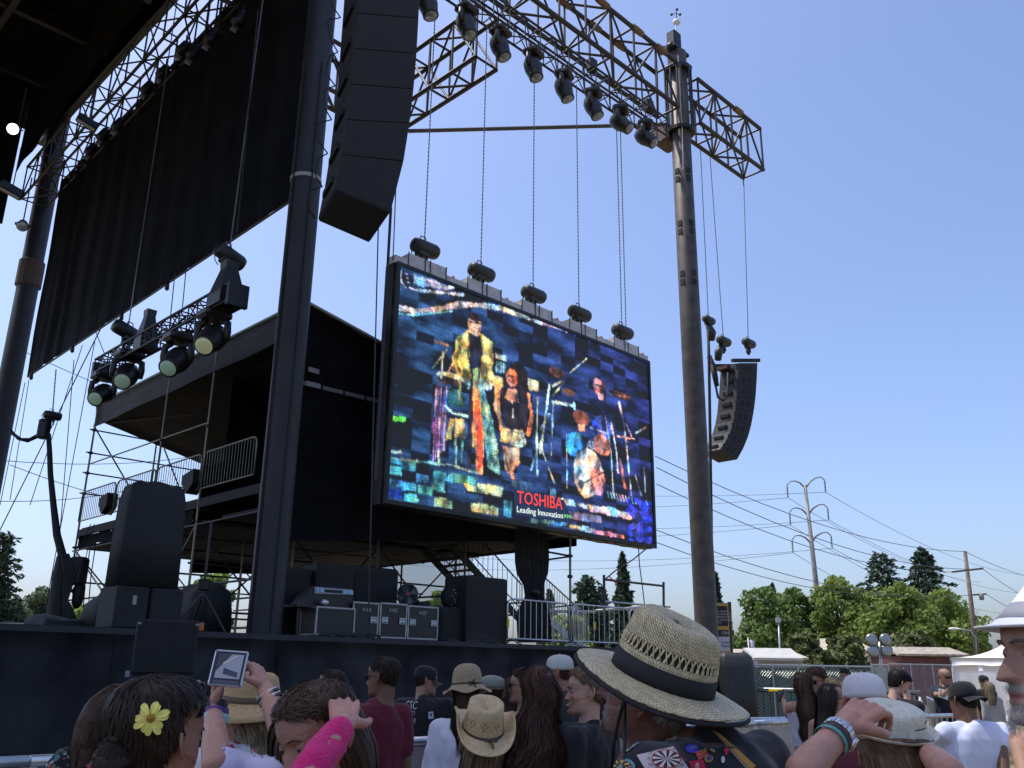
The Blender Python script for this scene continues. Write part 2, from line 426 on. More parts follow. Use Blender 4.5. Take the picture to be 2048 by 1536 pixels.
# ------------------------------------------------------------------ power line
POLE = mat('weathered_steel_pole', (.25, .24, .23), .6, .3, noise=(1, .15))
WOOD = mat('weathered_wood', (.16, .13, .10), .85, noise=(2, .3))
GLASSI = mat('insulator', (.12, .12, .13), .3)
WIRE = mat('power_wire', (.10, .10, .11), .5, .3)
PD = 110.0
pb = pt(1653, 1347, PD); pb.z = 0; ptop = pt(1610, 970, PD)
root = thing('power_pole', 'tall grey steel power pole with three pairs of curved arms behind the trees', 'power pole')
MB().rod(pb, ptop, .42, 12, .20).build('pole_shaft', POLE, root, True)
TIPS = []
for (ax, ay), (lx, ly), (rx, ry) in (((1611, 977), (1574, 971), (1649, 960)), ((1616, 1031), (1579, 1025), (1655, 1015)), ((1622, 1087), (1584, 1080), (1662, 1071))):
    A = pt(ax, ay, PD)
    for tx, ty in ((lx, ly), (rx, ry)):
        T = pt(tx, ty, PD); M_ = A.lerp(T, .55)+ZZ*.75
        MB().tube([A, A.lerp(M_, .5)+ZZ*.22, M_, M_.lerp(T, .6)+ZZ*.28, T], .08, 7, [.11, .10, .085, .07, .06]).build('arm', POLE, root, True)
        st = MB(); E_ = T-ZZ*1.55
        st.lathe(E_, [(.03, 0)]+[(q, z) for k in range(7) for q, z in ((.05, .1+k*.2), (.13, .14+k*.2), (.13, .18+k*.2), (.05, .22+k*.2))]+[(.03, 1.55)], n=8)
        st.build('insulator', GLASSI, root, True); TIPS.append(E_)
settle(root, pb)
WR = .03
def wire(pts, label, r=WR, grp='overhead power wires', name='power_wire', m=None):
    tag(MB().tube(pts, r, 5).build(name, m or WIRE, None, True), label, 'wire', grp)
names = ['upper left', 'upper right', 'middle left', 'middle right', 'lower left', 'lower right']
LEFT = [(1300, 1003), (1300, 977), (1300, 1062), (1300, 1042), (1300, 1120), (1300, 1107)]
LEFT2 = [(700, 985), (700, 940), (700, 1050), (700, 1020), (700, 1115), (700, 1090)]
RIGHT = [(1960, 1165), (2048, 1150), (1960, 1222), (2048, 1186), (1950, 1260), (2048, 1230)]
for i, T in enumerate(TIPS):
    a = pt(*LEFT2[i], 170)
    wire(sag(a, T, 2.2, 16), 'thin wire hanging from the %s arm of the steel pole, running left' % names[i])
    b = pt(*RIGHT[i], 190)
    wire(sag(T, b, 2.0, 12), 'thin wire hanging from the %s arm of the steel pole, running right' % names[i])
UD = 92.0
ub = pt(1958, 1350, UD); ub.z = 0; ut = pt(1930, 1102, UD)
root = thing('utility_pole', 'leaning wooden utility pole with crossarms right of the bright green trees', 'utility pole')
MB().rod(ub, ut, .30, 10, .17).build('pole_shaft', WOOD, root, True)
for a, b, t in (((1904, 1144), (1966, 1137), .14), ((1944, 1190), (1972, 1188), .12)):
    A, B = pt(*a, UD-.3), pt(*b, UD-.3); MB().box((A+B)/2, ((B-A).length, .2, t*1.3), ((B-A).normalized(), V3((0, 1, 0)), ZZ)).build('crossarm', WOOD, root)
MB().lathe(pt(1963, 1193, UD-.5), [(.1, -.35), (.22, -.3), (.24, .2), (.15, .3)], n=10).build('transformer', POLE, root, True)
settle(root, ub)
DIST = [((1310, 912), (1930, 1103), 58, UD, 1.5, 'steep wire crossing behind the right mast down to the top of the utility pole'),
        ((1313, 968), (1905, 1144), 58, UD, 1.5, 'wire running from behind the screen to the left end of the upper crossarm'),
        ((1313, 935), (1966, 1138), 56, UD, 1.8, 'wire running from behind the screen to the right end of the upper crossarm'),
        ((1313, 1060), (1944, 1190), 60, UD, 1.6, 'low wire from behind the screen to the lower crossarm'),
        ((1313, 1085), (1800, 1190), 60, UD, 1.0, 'lowest wire passing behind the right mast into the trees'),
        ((1930, 1103), (2120, 1165), UD, 120, .6, 'wire leaving the top of the utility pole to the right'),
        ((1966, 1138), (2120, 1215), UD, 120, .8, 'wire leaving the upper crossarm of the utility pole to the right'),
        ((1972, 1188), (2120, 1240), UD, 120, .8, 'wire leaving the lower crossarm of the utility pole to the right'),
        ((-60, 1000), (330, 960), 60, 90, .8, 'wire crossing the sky behind the left scaffold, middle one'),
        ((-60, 915), (430, 905), 60, 90, .8, 'wire crossing the sky behind the left scaffold, upper one'),
        ((20, 930), (520, 1030), 60, 95, 1.2, 'wire falling to the right behind the left scaffold'),
        ((20, 690), (520, 880), 60, 95, .6, 'long slanting wire above the left scaffold')]
for a, b, d0, d1, s, lb in DIST: wire(sag(pt(*a, d0), pt(*b, d1), s, 12), lb, .03)
# street light
root = thing('street_lamp', 'pale street lamp head on a curved arm in front of the utility pole', 'street lamp')
b0 = pt(1952, 1350, 88); b0.z = 0
MB().tube([pt(1953, 1330, 90), pt(1951, 1275, 90), pt(1940, 1262, 90), pt(1912, 1257, 90)], .09, 7).build('arm', STEEL, root, True)
MB().ball(pt(1906, 1258, 90), .33, 10, 6, sc=(1.5, .7, .5)).build('lamp_head', WHITEP, root, True)
MB().rod(b0+V3((.1, 2, 0)), pt(1953, 1330, 90), .1, 8).build('pole_shaft', STEEL, root, True)
settle(root, b0)
root = thing('light_pole', 'thin grey light pole in front of the leafy tree left of the power pole', 'pole')
a = pt(1560, 1346, 66); a.z = 0; MB().rod(a, pt(1557, 1236, 66), .09, 8, .06).build('pole_shaft', STEEL, root, True)
MB().box(pt(1556, 1240, 66), (.3, .25, .35)).build('bracket', STEEL, root); settle(root, a)
# light tower with four floodlights
root = thing('light_tower', 'portable light tower with four round floodlights above the fence', 'light tower')
LD = 44.0; a = pt(1760, 1346, LD); a.z = 0
LAMPF = mat('floodlight_glass', (.26, .27, .27), .2, .5); LAMPB = mat('floodlight_shell', (.16, .165, .165), .5, .4)
MB().rod(a, pt(1759, 1284, LD), .10, 8, .07).build('mast_tube', STEEL, root, True)
MB().rod(pt(1742, 1291, LD), pt(1774, 1291, LD), .05, 6).build('crossbar', STEEL, root, True)
for x, y in ((1743, 1279), (1771, 1279), (1746, 1302), (1773, 1301)):
    c = pt(x, y, LD-.15); l = MB().lathe(c, [(.03, .34), (.12, .3), (.22, .1), (.285, 0), (.285, -.05)], V3((.1, 1, -.06)), 16).build('floodlight', LAMPB, root, True)
    MB().lathe(c, [(.255, -.052), (.2, -.060), (.02, -.065)], V3((.1, 1, -.06)), 16).build('lens', LAMPF, l, True)
settle(root, a)
# ------------------------------------------------------------------ buildings
def shed(name, label, x0, x1, eave_y, d, depth, ridge, wall, roofm, base_h=None, roof_over=.3):
    root = thing(name, label, 'building', None)
    A = pt(x0, eave_y, d); B = pt(x1, eave_y, d); h = A.z; B.z = h; X = (B-A).normalized(); Y = V3((-X.y, X.x, 0))
    L = (B-A).length; c = (A+B)/2; c.z = 0
    wl = MB().box(c+Y*depth/2+ZZ*h/2, (L, depth, h), (X, Y, ZZ)).build('wall', wall, root)
    r = MB(); o = roof_over
    e = [c-X*(L/2+o)-Y*o+ZZ*h, c-X*(L/2+o)+Y*depth/2+ZZ*(h+ridge), c-X*(L/2+o)+Y*(depth+o)+ZZ*h]
    r.loft([[p+ZZ*.14 for p in e]+[p+ZZ*.01 for p in reversed(e)], [p+X*(L+2*o)+ZZ*.14 for p in e]+[p+X*(L+2*o)+ZZ*.01 for p in reversed(e)]])
    r.build('roof', roofm, root, fixn=True)
    settle(root, c); return root
TAN = mat('tan_roofing', (.42, .36, .26), .8, noise=(1.5, .15)); GREYW = mat('grey_wall', (.30, .30, .30), .8, noise=(1, .12))
REDW = mat('red_shed_wall', (.13, .05, .04), .8, noise=(1.5, .25)); BEIGE = mat('beige_wall', (.50, .45, .36), .8, noise=(1, .1))
ROOFG = mat('pale_canopy_roof', (.45, .44, .40), .7, noise=(2, .12)); RUST = mat('patchy_tin_roof', (.35, .30, .22), .6, noise=(3, .4))
shed('long_building', 'long low grey building with tan roof edge behind the green fence', 1462, 1606, 1318, 62, 8, .6, GREYW, TAN)
shed('canopy_shed', 'pale roofed shelter with sloping roof just above the green fence', 1516, 1592, 1321, 50, 3.5, .55, GREYW, ROOFG)
shed('house', 'beige house half hidden behind the olive trees', 1650, 1740, 1303, 82, 8, 1.1, BEIGE, TAN)
shed('red_shed', 'dark red shed with a rusty tin roof above the red fence', 1802, 1926, 1312, 60, 5, .5, REDW, RUST)
root = thing('trailer_building', 'long white and grey trailer at the far left behind the stage', 'building')
A = pt(-120, 1243, 62); B = pt(112, 1246, 62); A.z = B.z = pt(40, 1246, 62).z
for nm, z0, z1, mm, ex in (('roof', .90, 1., GREYW, .25), ('wall', .60, .9, mat('trailer_grey', (.22, .23, .24), .6), 0), ('trim', .54, .6, WHITEP, .06), ('skirt', 0, .54, mat('trailer_grey', (.2, .2, .2)), 0)):
    MB().box(((A+B)/2+V3((0, 1.5, 0))).to_2d().to_3d()+ZZ*A.z*(z0+z1)/2, ((B-A).length+ex, 3+ex, A.z*(z1-z0))).build(nm, mm, root)
settle(root, ((A.x+B.x)/2, 63.5, 0))
# flag
root = thing('flag', 'small pale flag flying left of the leafy trees', 'flag')
a = pt(1497, 1325, 60); MB().rod(V3((a.x, 60, 0)), pt(1496, 1275, 60), .03, 6).build('flagpole', STEEL, root, True)
P = [[pt(1497+12*i/6, 1279+7*j+ (2.2*i/6)*(1+.3*math.sin(i*1.5)), 60+.15*math.sin(i*1.3)) for j in range(3)] for i in range(7)]
MB().sheet(P, (0, .01, 0)).build('flag_cloth', mat('flag_cloth', (.6, .6, .66), .8), root)
settle(root, (a.x, 60, 0))
# ------------------------------------------------------------------ chain-link fence, green with privacy mesh
FD = 32.0
GREENMESH = mat('green_privacy_mesh', (.035, .10, .07), .8, noise=(1.2, .2), bump=(8, .3)); LINK = mat('chain_link', (.42, .44, .43), .4, .6)
def chain_fence(label, x0, x1, topy, d0, d1, meshm, posts, slats=None):
    root = thing('chain_link_fence', label, 'fence', 'fences behind the crowd')
    A = pt(x0, topy, d0); B = pt(x1, topy, d1); h = A.z; A.z = B.z = 0
    X = (B-A).normalized(); L = (B-A).length; N = V3((X.y, -X.x, 0))
    for k in range(posts+1):
        p = A+X*(L*k/posts); rod('post', p, p+ZZ*(h+.05), .04, STEEL, root)
    rod('top_rail', A+ZZ*h, B+ZZ*h, .032, STEEL, root); rod('bottom_rail', A+ZZ*.12, B+ZZ*.12, .025, STEEL, root)
    if slats:
        k = int(L/.14)
        sm = MB().box((0, 0, (h-.2)/2), (.125, .02, h-.2), (X, N, ZZ)).mesh('slat', meshm)
        sm2 = sm.copy(); sm2.materials.clear(); sm2.materials.append(slats)
        for i in range(k):
            o = link('slat', sm if (i*7) % 5 else sm2, root); o.location = A+X*(.07+i*L/k)+ZZ*.12-N*.03+N*(.006*((i*5) % 3))
    else:
        P = [[A+X*(L*i/24)-N*(.05+.02*math.sin(i*2.1)*math.sin(j*1.7))+ZZ*(.1+(h-.18)*j/5) for j in range(6)] for i in range(25)]
        MB().sheet(P, -N*.008).build('privacy_mesh', meshm, root, True)
    cl = MB(); s = .115; nn = int(L/s); wv = .0055
    for sg in (1, -1):
        for i in range(-int(h/s), nn+int(h/s)+1):
            x = i*s; t0, t1 = 0.0, h-.1
            xa, xb = x, x+sg*(h-.1)
            def clip(xv, z): return xv
            # clip in x to [0, L]
            pa, pb_ = (xa, .1), (xb, h)
            def cut(p, q, lim):
                t = (lim-p[0])/(q[0]-p[0]); return (lim, p[1]+(q[1]-p[1])*t)
            if max(pa[0], pb_[0]) < 0 or min(pa[0], pb_[0]) > L: continue
            if pa[0] < 0: pa = cut(pa, pb_, 0)
            if pa[0] > L: pa = cut(pa, pb_, L)
            if pb_[0] < 0: pb_ = cut(pa, pb_, 0)
            if pb_[0] > L: pb_ = cut(pa, pb_, L)
            cl.rod(A+X*pa[0]+ZZ*pa[1]+N*(.003*sg), A+X*pb_[0]+ZZ*pb_[1]+N*(.003*sg), wv, 3, cap=False)
    stuff(cl.build('chain_link', LINK, root))
    settle(root, A)
chain_fence('chain-link fence lined with green privacy mesh behind the crowd', 1440, 1742, 1329, FD, FD+1.5, GREENMESH, 6)
PALE = mat('pale_slat', (.40, .44, .38), .7, noise=(3, .25))
chain_fence('short chain-link fence panel with pale slats at the end of the green fence', 1743, 1776, 1330, FD+1.5, FD+1.7, PALE, 1, mat('pale_slat_lime', (.3, .42, .2), .7))
REDS = mat('red_slat', (.12, .03, .032), .75, noise=(2, .2)); REDS2 = mat('faded_red_slat', (.16, .055, .05), .75, noise=(2, .2))
chain_fence('dark red slatted chain-link fence left of the white tent', 1776, 1990, 1328, 48, 50, REDS, 5, REDS2)
# ------------------------------------------------------------------ white tent
TENT = mat('white_tent_vinyl', (.80, .80, .80), .55, noise=(.8, .05), bump=(3, .25))
TD = 40.0
ta = pt(1902, 1315, TD); eave = ta.z; ta.z = 0; w_t = 6.1
root = thing('tent', 'white pop-up tent with closed side walls at the right', 'tent')
TX = V3((.90, -.436, 0)); TY = V3((.436, .90, 0)); ta.y = TD
C = [ta, ta+TX*w_t, ta+TX*w_t+TY*w_t, ta+TY*w_t]
pk = ta+(TX+TY)*(w_t/2); pk.z = pt(2040, 1262, TD+1.5).z
for i in range(4):
    a, b = C[i], C[(i+1) % 4]; X = (b-a).normalized(); N = V3((X.y, -X.x, 0))
    P = [[a+X*(w_t*k/20)+N*(.10*math.sin(k*1.9+i)*(1-j/6)+.03*math.sin(k*.8+j))+ZZ*((eave-.25)*j/6) for j in range(7)] for k in range(21)]
    MB().sheet(P, -N*.01).build('side_wall', TENT, root, True)
    P = [[(a.lerp(b, k/8)+ZZ*eave).lerp(pk, j/8)-ZZ*(.35*math.sin(math.pi*j/8)*(1+.15*math.sin(k*math.pi/4))) for j in range(9)] for k in range(9)]
    MB().sheet(P).build('roof_panel', TENT, root, True)
    P = [[a+X*(w_t*k/16)+N*.04+ZZ*(eave-.34*j+.05*(j)*abs(math.sin(k*.8))) for j in range(2)] for k in range(17)]
    MB().sheet(P, -N*.008).build('valance', TENT, root, True)
    rod('leg', a+(C[(i+2) % 4]-a).normalized()*.08, a+(C[(i+2) % 4]-a).normalized()*.08+ZZ*eave, .03, STEEL, root)
settle(root, C[0])
# ================================================================== STAGE
DZ = 2.36
MASTM = mat('mast_steel_painted', (.072, .062, .055), .55, .25, noise=(2.5, .35), bump=(5, .15))
COVER = mat('mast_black_sleeve', (.017, .0175, .020), .6, noise=(1.5, .3), bump=(3, .3))
TRUSSM = mat('truss_dark_steel', (.05, .044, .040), .5, .4, noise=(4, .35))
STRAP = mat('tan_strap', (.20, .13, .07), .8)
GRAYT = mat('grey_tape', (.35, .35, .36), .6)
# ------------------------------------------------------------------ roof (mostly above the view; its unseen front outline is shaped to shade the crowd)
root = thing('stage_roof', 'huge black stage roof overhead at the upper left with its dark underside', 'stage roof')
RZ = 25.0
poly = [(.2, 24), (.2, -.6), (-4.65, -2.33), (-7.75, -3.9), (-11.45, -5.6), (-14.5, -7.2), (-18, -9.5), (-34, -12), (-34, 24)]
MB().prism([W(a, b, RZ) for a, b in poly], (0, 0, .6)).build('soffit', CLOTH, root, fixn=True)
MB().prism([W(a, b, RZ-.5) for a, b in ((.2, 24), (.2, .8), (-.1, .8), (-.1, 24))], (0, 0, .498)).build('edge_beam', BLACKM, root, fixn=True)
for b in (3, 7, 11, 15, 19):
    MB().box(W(-14, b, RZ-.35), (27, .25, .6), (U, Vv, ZZ)).build('roof_beam', BLACKM, root)
for a in (-4, -9, -14, -19):
    MB().box(W(a, 11, RZ-.8), (.2, 26, .25), (U, Vv, ZZ)).build('purlin', BLACKM, root)
settle(root, W(-14, 8, RZ))
LIT = mat('lit_lamp', (.9, .9, .85), .4, emit=((1, .98, .9), 4.0)); GLINT = mat('glint_lens', (.30, .30, .2), .12, .3, emit=((.8, .85, .5), .12))  # the warm lens is unlit; its faint emission stands in for a glint
LENSG = mat('green_glint_lens', (.3, .45, .35), .1, emit=((.55, .85, .6), .06))  # unlit lens with a glint painted in as weak emission
def par(px, py, d, size, lens, lb, aim, grp='lamps under the stage roof'):
    root = thing('stage_lamp', lb, 'stage lamp', grp); c = pt(px, py, d); aim = V3(aim).normalized()
    MB().lathe(c, [(size*.45, -size*2.6), (size*.75, -size*2.2), (size, -size*.4), (size*1.05, 0), (size*.98, .015)], aim, 16).build('lamp_can', BLACKM, root, True)
    MB().lathe(c, [(size*.93, .02), (size*.6, .05), (.01, .06)], aim, 16).build('lens', lens, root, True)
    a, b = perp(aim); MB().tube([c+a*size*1.15, c+a*size*1.2-aim*size*1.4, c-aim*size*3.1, c-a*size*1.2-aim*size*1.4, c-a*size*1.15], .02, 5).build('yoke', BLACKM, root)
    q = c-aim*size*3.0; rod('hanger', q, q+ZZ*1.4, .018, BLACKM, root)
    settle(root, c)
par(26, 258, 22, .165, LIT, 'round stage lamp glowing white under the dark roof at the far left', (.3, -1, -.6))
par(45, 452, 22, .15, mat('clear_lens', (.45, .47, .48), .2, .3), 'unlit round lamp beside the far left mast', (.5, -.8, -.7), )
def strip(px, py, d, lb):
    root = thing('strip_light', lb, 'stage lamp', 'strip lights under the stage roof'); c = pt(px, py, d); X = (U*.8-Vv*.1-ZZ*.25).normalized(); Y = ZZ.cross(X).normalized(); Z_ = X.cross(Y)
    MB().bbox(c, (.62, .26, .24), .03, (X, Y, Z_)).build('housing', BLACKM, root)
    MB().box(c-Z_*.125-Y*.03, (.52, .14, .012), (X, Y, Z_)).build('diffuser', mat('dull_diffuser', (.4, .38, .34), .4), root)
    rod('hanger', c+Z_*.1, c+Z_*.1+ZZ*1.2, .015, BLACKM, root); settle(root, c)
strip(22, 380, 21, 'grey faced strip light under the roof, just above the far left mast')
strip(175, 245, 23, 'grey faced strip light hanging left of the sloping roof truss')
# ------------------------------------------------------------------ masts
def mast(label, base, top, r, m, holes=(), ring=None):
    root = thing('roof_mast', label, 'roof mast', 'round masts that carry the stage roof')
    MB().lathe((0, 0, 0), [(r*1.02, 0), (r, .05), (r, top*.25), (r*.995, top*.5), (r*.99, top-.02), (r*.9, top)], n=28).build('mast_tube', m, root, True)
    MB().box((0, 0, .03), (1.7, 1.7, .06), (U, Vv, ZZ)).build('base_plate', BLACKM, root)
    to_cam = (V3((0, 0, 0))-base); to_cam.z = 0; to_cam.normalize(); sd = V3((-to_cam.y, to_cam.x, 0))
    for z in holes:
        for k in (-.62, .62):
            for dz in (-.17, .17):
                nrm = (to_cam*math.cos(k)+sd*math.sin(k)); X = ZZ.cross(nrm)
                MB().box(nrm*(r-.002)+ZZ*(z+dz), (.17, .03, .22), (X, nrm, ZZ)).build('slot_shade', RUBBER, root)  # raised dark blocks stand in for the shaded holes
    if ring:
        MB().lathe((0, 0, ring), [(r+.012, -.05), (r+.016, -.045), (r+.016, .045), (r+.012, .05)], n=28).build('tape_band', GRAYT, root, True)
    root.location = base; return root, to_cam, sd
P1 = W(16.2, 0); P3 = W(0, 21.5)
hz = [on_v(1365, y, 0).z for y in (356, 457, 555)]
m1, tc, sd = mast('brown black roof mast at the right with pairs of square slots', P1, 25.6, .375, MASTM, hz)
# sleeve and head block of the right mast
for z in (21.9, 24.7): MB().lathe((0, 0, z), [(.40, -.07), (.56, -.07), (.56, .07), (.40, .07)], n=16).build('sleeve_collar', BLACKM, m1)
for k in range(8):
    a = k*math.pi/4; rod('sleeve_bar', (math.cos(a)*.52, math.sin(a)*.52, 21.9), (math.cos(a)*.52, math.sin(a)*.52, 24.7), .045, TRUSSM, m1)
MB().bbox(U*.0+Vv*.66+ZZ*21.95, (1.0, .7, .75), .05, (U, Vv, ZZ)).build('winch_box', mat('rusty_box', (.12, .07, .05), .7, noise=(3, .3)), m1)
MB().box(ZZ*25.65, (1.05, .5, .12), (U, Vv, ZZ)).build('head_plate', BLACKM, m1)
for a, b in ((-.42, -.2), (-.42, .2), (.42, -.2), (.42, .2)): MB().lathe(U*a+Vv*b+ZZ*25.7, [(.05, 0), (.16, .05), (.16, .3), (.05, .35)], Vv, 10).build('sheave', BLACKM, m1, True)
MB().bbox(U*-.15+ZZ*26.1, (.5, .4, .75), .04, (U, Vv, ZZ)).build('head_block', BLACKM, m1)
MB().box(U*.46+ZZ*25.2, (.55, .45, .14), (U, Vv, ZZ)).build('bracket', BLACKM, m1)
for z0 in (15.2,):
    MB().tube([sd*.05+tc*.38+ZZ*25.2, sd*.07+tc*.46+ZZ*22, sd*.02+tc*.40+ZZ*20], .02, 5).build('hanging_cable', WHITEP, m1)
root = thing('weather_vane', 'small white wind gauge with spinning cups on top of the right mast', 'wind gauge')
c = P1+ZZ*26.45
rod('stem', c, c+ZZ*.75+U*.1, .03, WHITEP, root); MB().ball(c+ZZ*.75+U*.12, .17, 10, 6, sc=(1, .7, .9)).build('gauge_body', WHITEP, root, True)
rod('spindle', c+ZZ*.85+U*.12, c+ZZ*1.2+U*.12, .02, BLACKM, root)
for k in range(3):
    a = k*2.094+.5; e = c+ZZ*1.2+U*.12+V3((math.cos(a), math.sin(a), 0))*.2
    rod('cup_arm', c+ZZ*1.2+U*.12, e, .012, BLACKM, root); MB().ball(e, .06, 8, 5).build('cup', BLACKM, root, True)
settle(root, c)
m2, tc2, sd2 = mast('nearest black roof mast wrapped in cloth with a grey tape band', W(0, 0), 25.0, .355, COVER, ring=on_v(600, 357, 0).z)
for a in (-.9, .35):
    nrm = tc2*math.cos(a)+sd2*math.sin(a); MB().tube([nrm*.375+ZZ*2.4, nrm*.385+ZZ*9, nrm*.375+ZZ*16], .022, 5).build('hanging_cable', RUBBER, m2)
m3, _, _ = mast('farthest roof mast at the left edge beside the big curtain', P3, 25.0, .42, COVER)
MB().lathe(ZZ*17.2, [(.43, -.6), (.5, -.55), (.5, .55), (.43, .6)], n=14).build('strap_band', mat('rust_strap', (.07, .05, .04), .8, noise=(20, .4)), m3)
# ------------------------------------------------------------------ curtain
root = thing('side_curtain', 'huge black side curtain hung between the two left masts', 'curtain')
na, nb = 90, 10; Zt = lambda v_: 21.5-.04*v_; Zb = lambda v_: 12.6-.02*v_
P = []
for i in range(na+1):
    v_ = .55+18.7*i/na; off = .05*math.sin(i*.9)+.03*math.sin(i*2.3+1)+(.10*math.sin(i*1.3) if i > 72 else 0)
    P.append([W(off*(1-.6*j/nb)+.02*math.sin(i*.25+j), v_, Zt(v_)+(Zb(v_)-Zt(v_))*j/nb) for j in range(nb+1)])
MB().sheet(P, U*.02).build('curtain_cloth', mat('scrim_cloth', (.008, .0084, .010), .95, noise=(.6, .35), bump=(20, .2), spec=.1), root, True)
rod('bottom_pipe', W(-.0, .55, Zb(.5)-.03), W(-.0, 19.2, Zb(19.2)-.03), .03, mat('brown_pipe', (.08, .065, .055), .6), root)
rod('top_pipe', W(0, .5, 21.5), W(0, 19.2, 20.75), .05, BLACKM, root)
for v_ in (7.2, 10.4, 14.5, 18.6):
    MB().lathe(W(-.04, v_, Zb(v_)-.3), [(.02, 0), (.07, .05), (.06, .2), (.03, .3)], n=8).build('hook_weight', BLACKM, root, True)
settle(root, W(0, 9, 12.5))
root = thing('roof_border_cloth', 'black border cloth hanging from the roof edge inside the truss', 'curtain')
MB().sheet([[W(-1.25+.04*math.sin(i*1.1), 9.6+12.2*i/30, RZ-.02-(1.9+1.5*i/30+.05*math.sin(i*.8))*j/4) for j in range(5)] for i in range(31)], U*.02).build('border_cloth', CLOTH, root, True)
for i in range(6): rod('tie', W(-1.25, 10+2.2*i, RZ-.3), W(-1.0, 10+2.2*i, RZ-.05), .02, BLACKM, root)
settle(root, W(-1.25, 15, RZ-2.5))
root = thing('upstage_cloth', 'black cloth hanging across the back under the stage roof at far left', 'curtain')
MB().sheet([[W(-1.2-24*i/40, 22.3+.05*math.sin(i*1.3), RZ-.02-(5.6+.06*math.sin(i*.9))*j/5) for j in range(6)] for i in range(41)], Vv*.02).build('upstage_cloth', CLOTH, root, True)
rod('top_pipe', W(-1.2, 22.3, RZ-.05), W(-25, 22.3, RZ-.05), .04, BLACKM, root); settle(root, W(-12, 22.3, RZ-5.6))
# roof side truss seen above the curtain, with added lamps whose pale flaps stand for sunlit bits
root = thing('roof_side_truss', 'dark box truss running along the roof edge above the big curtain', 'truss')
truss(root, W(-.5, .6, 21.9), W(-.5, 21.0, 20.9), 1.0, 1.5, bays=14, r=.055, rb=.03, m=TRUSSM)
settle(root, W(-.5, 10, 21.4))
for i, (x, y) in enumerate(((475, 45), (418, 82), (383, 112), (362, 103), (322, 150), (290, 182), (232, 255), (202, 275), (178, 305))):
    p = on_u(x, y, -1.05); root = thing('stage_lamp', 'small added lamp with a pale flap for a sunlit bit on the truss above the curtain, %s' % ('topmost' if i == 0 else 'lowest' if i == 8 else ['', 'second', 'third', 'fourth', 'middle', 'sixth', 'seventh', 'eighth'][i]+' from the top'), 'stage lamp', 'added lamps on the truss above the curtain')
    ax = (U*-.35+Vv*.1-ZZ*1).normalized(); a, b = perp(ax)
    MB().lathe(p, [(.07, .42), (.12, .35), (.17, 0), (.17, -.05)], -ax if False else ax*-1, 12).build('lamp_can', BLACKM, root, True)
    MB().box(p+ax*.14+a*.12, (.02, .16, .20), (a, b, ax)).build('sunlit_flap', mat('pale_flap', (.22, .21, .19), .3, .6), root)
    rod('clamp', p-ax*.3, p-ax*.3+ZZ*.35, .025, BLACKM, root); settle(root, p)
# ------------------------------------------------------------------ wing trusses
root = thing('front_truss', 'long heavy box truss crossing the upper right and passing through the right mast', 'truss')
A, B = W(-1, 0, 23.45), W(15.4, 0, 23.45)
truss(root, A, B, .98, 2.05, bays=12, r=.085, rb=.045, m=TRUSSM)
for k, (a, z, v_) in enumerate(((10.9, 24.5, -.49), (14.4, 24.5, -.49), (12.9, 24.5, -.49), (9.9, 24.48, .49), (11.6, 24.48, .49), (13.1, 24.48, .49))):
    MB().lathe(W(a, v_, z), [(.09, -.32), (.12, -.3), (.13, 0), (.115, .3), (.09, .33)], U, 10).build('strap_wrap', STRAP, root, True)
settle(root, W(7, 0, 22.4))
root = thing('outrigger_truss', 'short end of the heavy truss sticking out beyond the right mast', 'truss')
truss(root, W(16.85, 0, 23.45), W(21.7, 0, 23.45), .98, 2.05, bays=4, r=.085, rb=.045, m=TRUSSM)
MB().lathe(W(19.9, -.49, 24.5), [(.09, -.28), (.13, -.25), (.13, .25), (.09, .28)], U, 10).build('strap_wrap', STRAP, root, True)
settle(root, W(19, 0, 22.4))
root = thing('wing_side_truss', 'box truss running back from the front truss, seen beside the big speaker array', 'truss')
truss(root, W(6.6, .9, 21.3), W(6.6, 5.6, 21.3), .9, 1.95, bays=4, r=.08, rb=.042, m=TRUSSM)
settle(root, W(6.6, 3, 20.3))
root = thing('wing_back_truss', 'rear box truss glimpsed in the gap between the near mast and the big speaker array', 'truss')
truss(root, W(-.2, 6.15, 21.3), W(7.1, 6.15, 21.3), .9, 1.95, bays=6, r=.08, rb=.042, m=TRUSSM)
settle(root, W(3, 6.15, 20.3))
root = thing('brace_pipe', 'single level pipe bracing the rear truss corner to the right mast', 'pipe')
p, q = W(7.1, 5.5, 20.15), W(15.9, .35, 21.75)
q = on_v(1330, 249, .3); rod('pipe', p, q, .075, mat('olive_pipe', (.10, .09, .075), .5, .3), root); settle(root, p)
LTZ = on_v(1090, 150, -.55).z
root = thing('lighting_truss', 'lighter box truss slung under the heavy front truss carrying a row of moving lights', 'truss')
truss(root, W(.5, -.55, 20.75), W(14.15, -.55, 20.75), .5, .75, bays=20, r=.04, rb=.022, m=TRUSSM)
for a in (2.5, 6, 9.5, 13): MB().tube([W(a, -.55, 21.1), W(a, -.52, 22.4)], .03, 6).build('sling', BLACKM, root)
for a in (4.5, 10.2, 13.4): MB().bbox(W(a, -.5, 21.45), (.35, .3, .5), .05, (U, Vv, ZZ)).build('dimmer_box', BLACKM, root)
settle(root, W(7, -.55, 20.4))
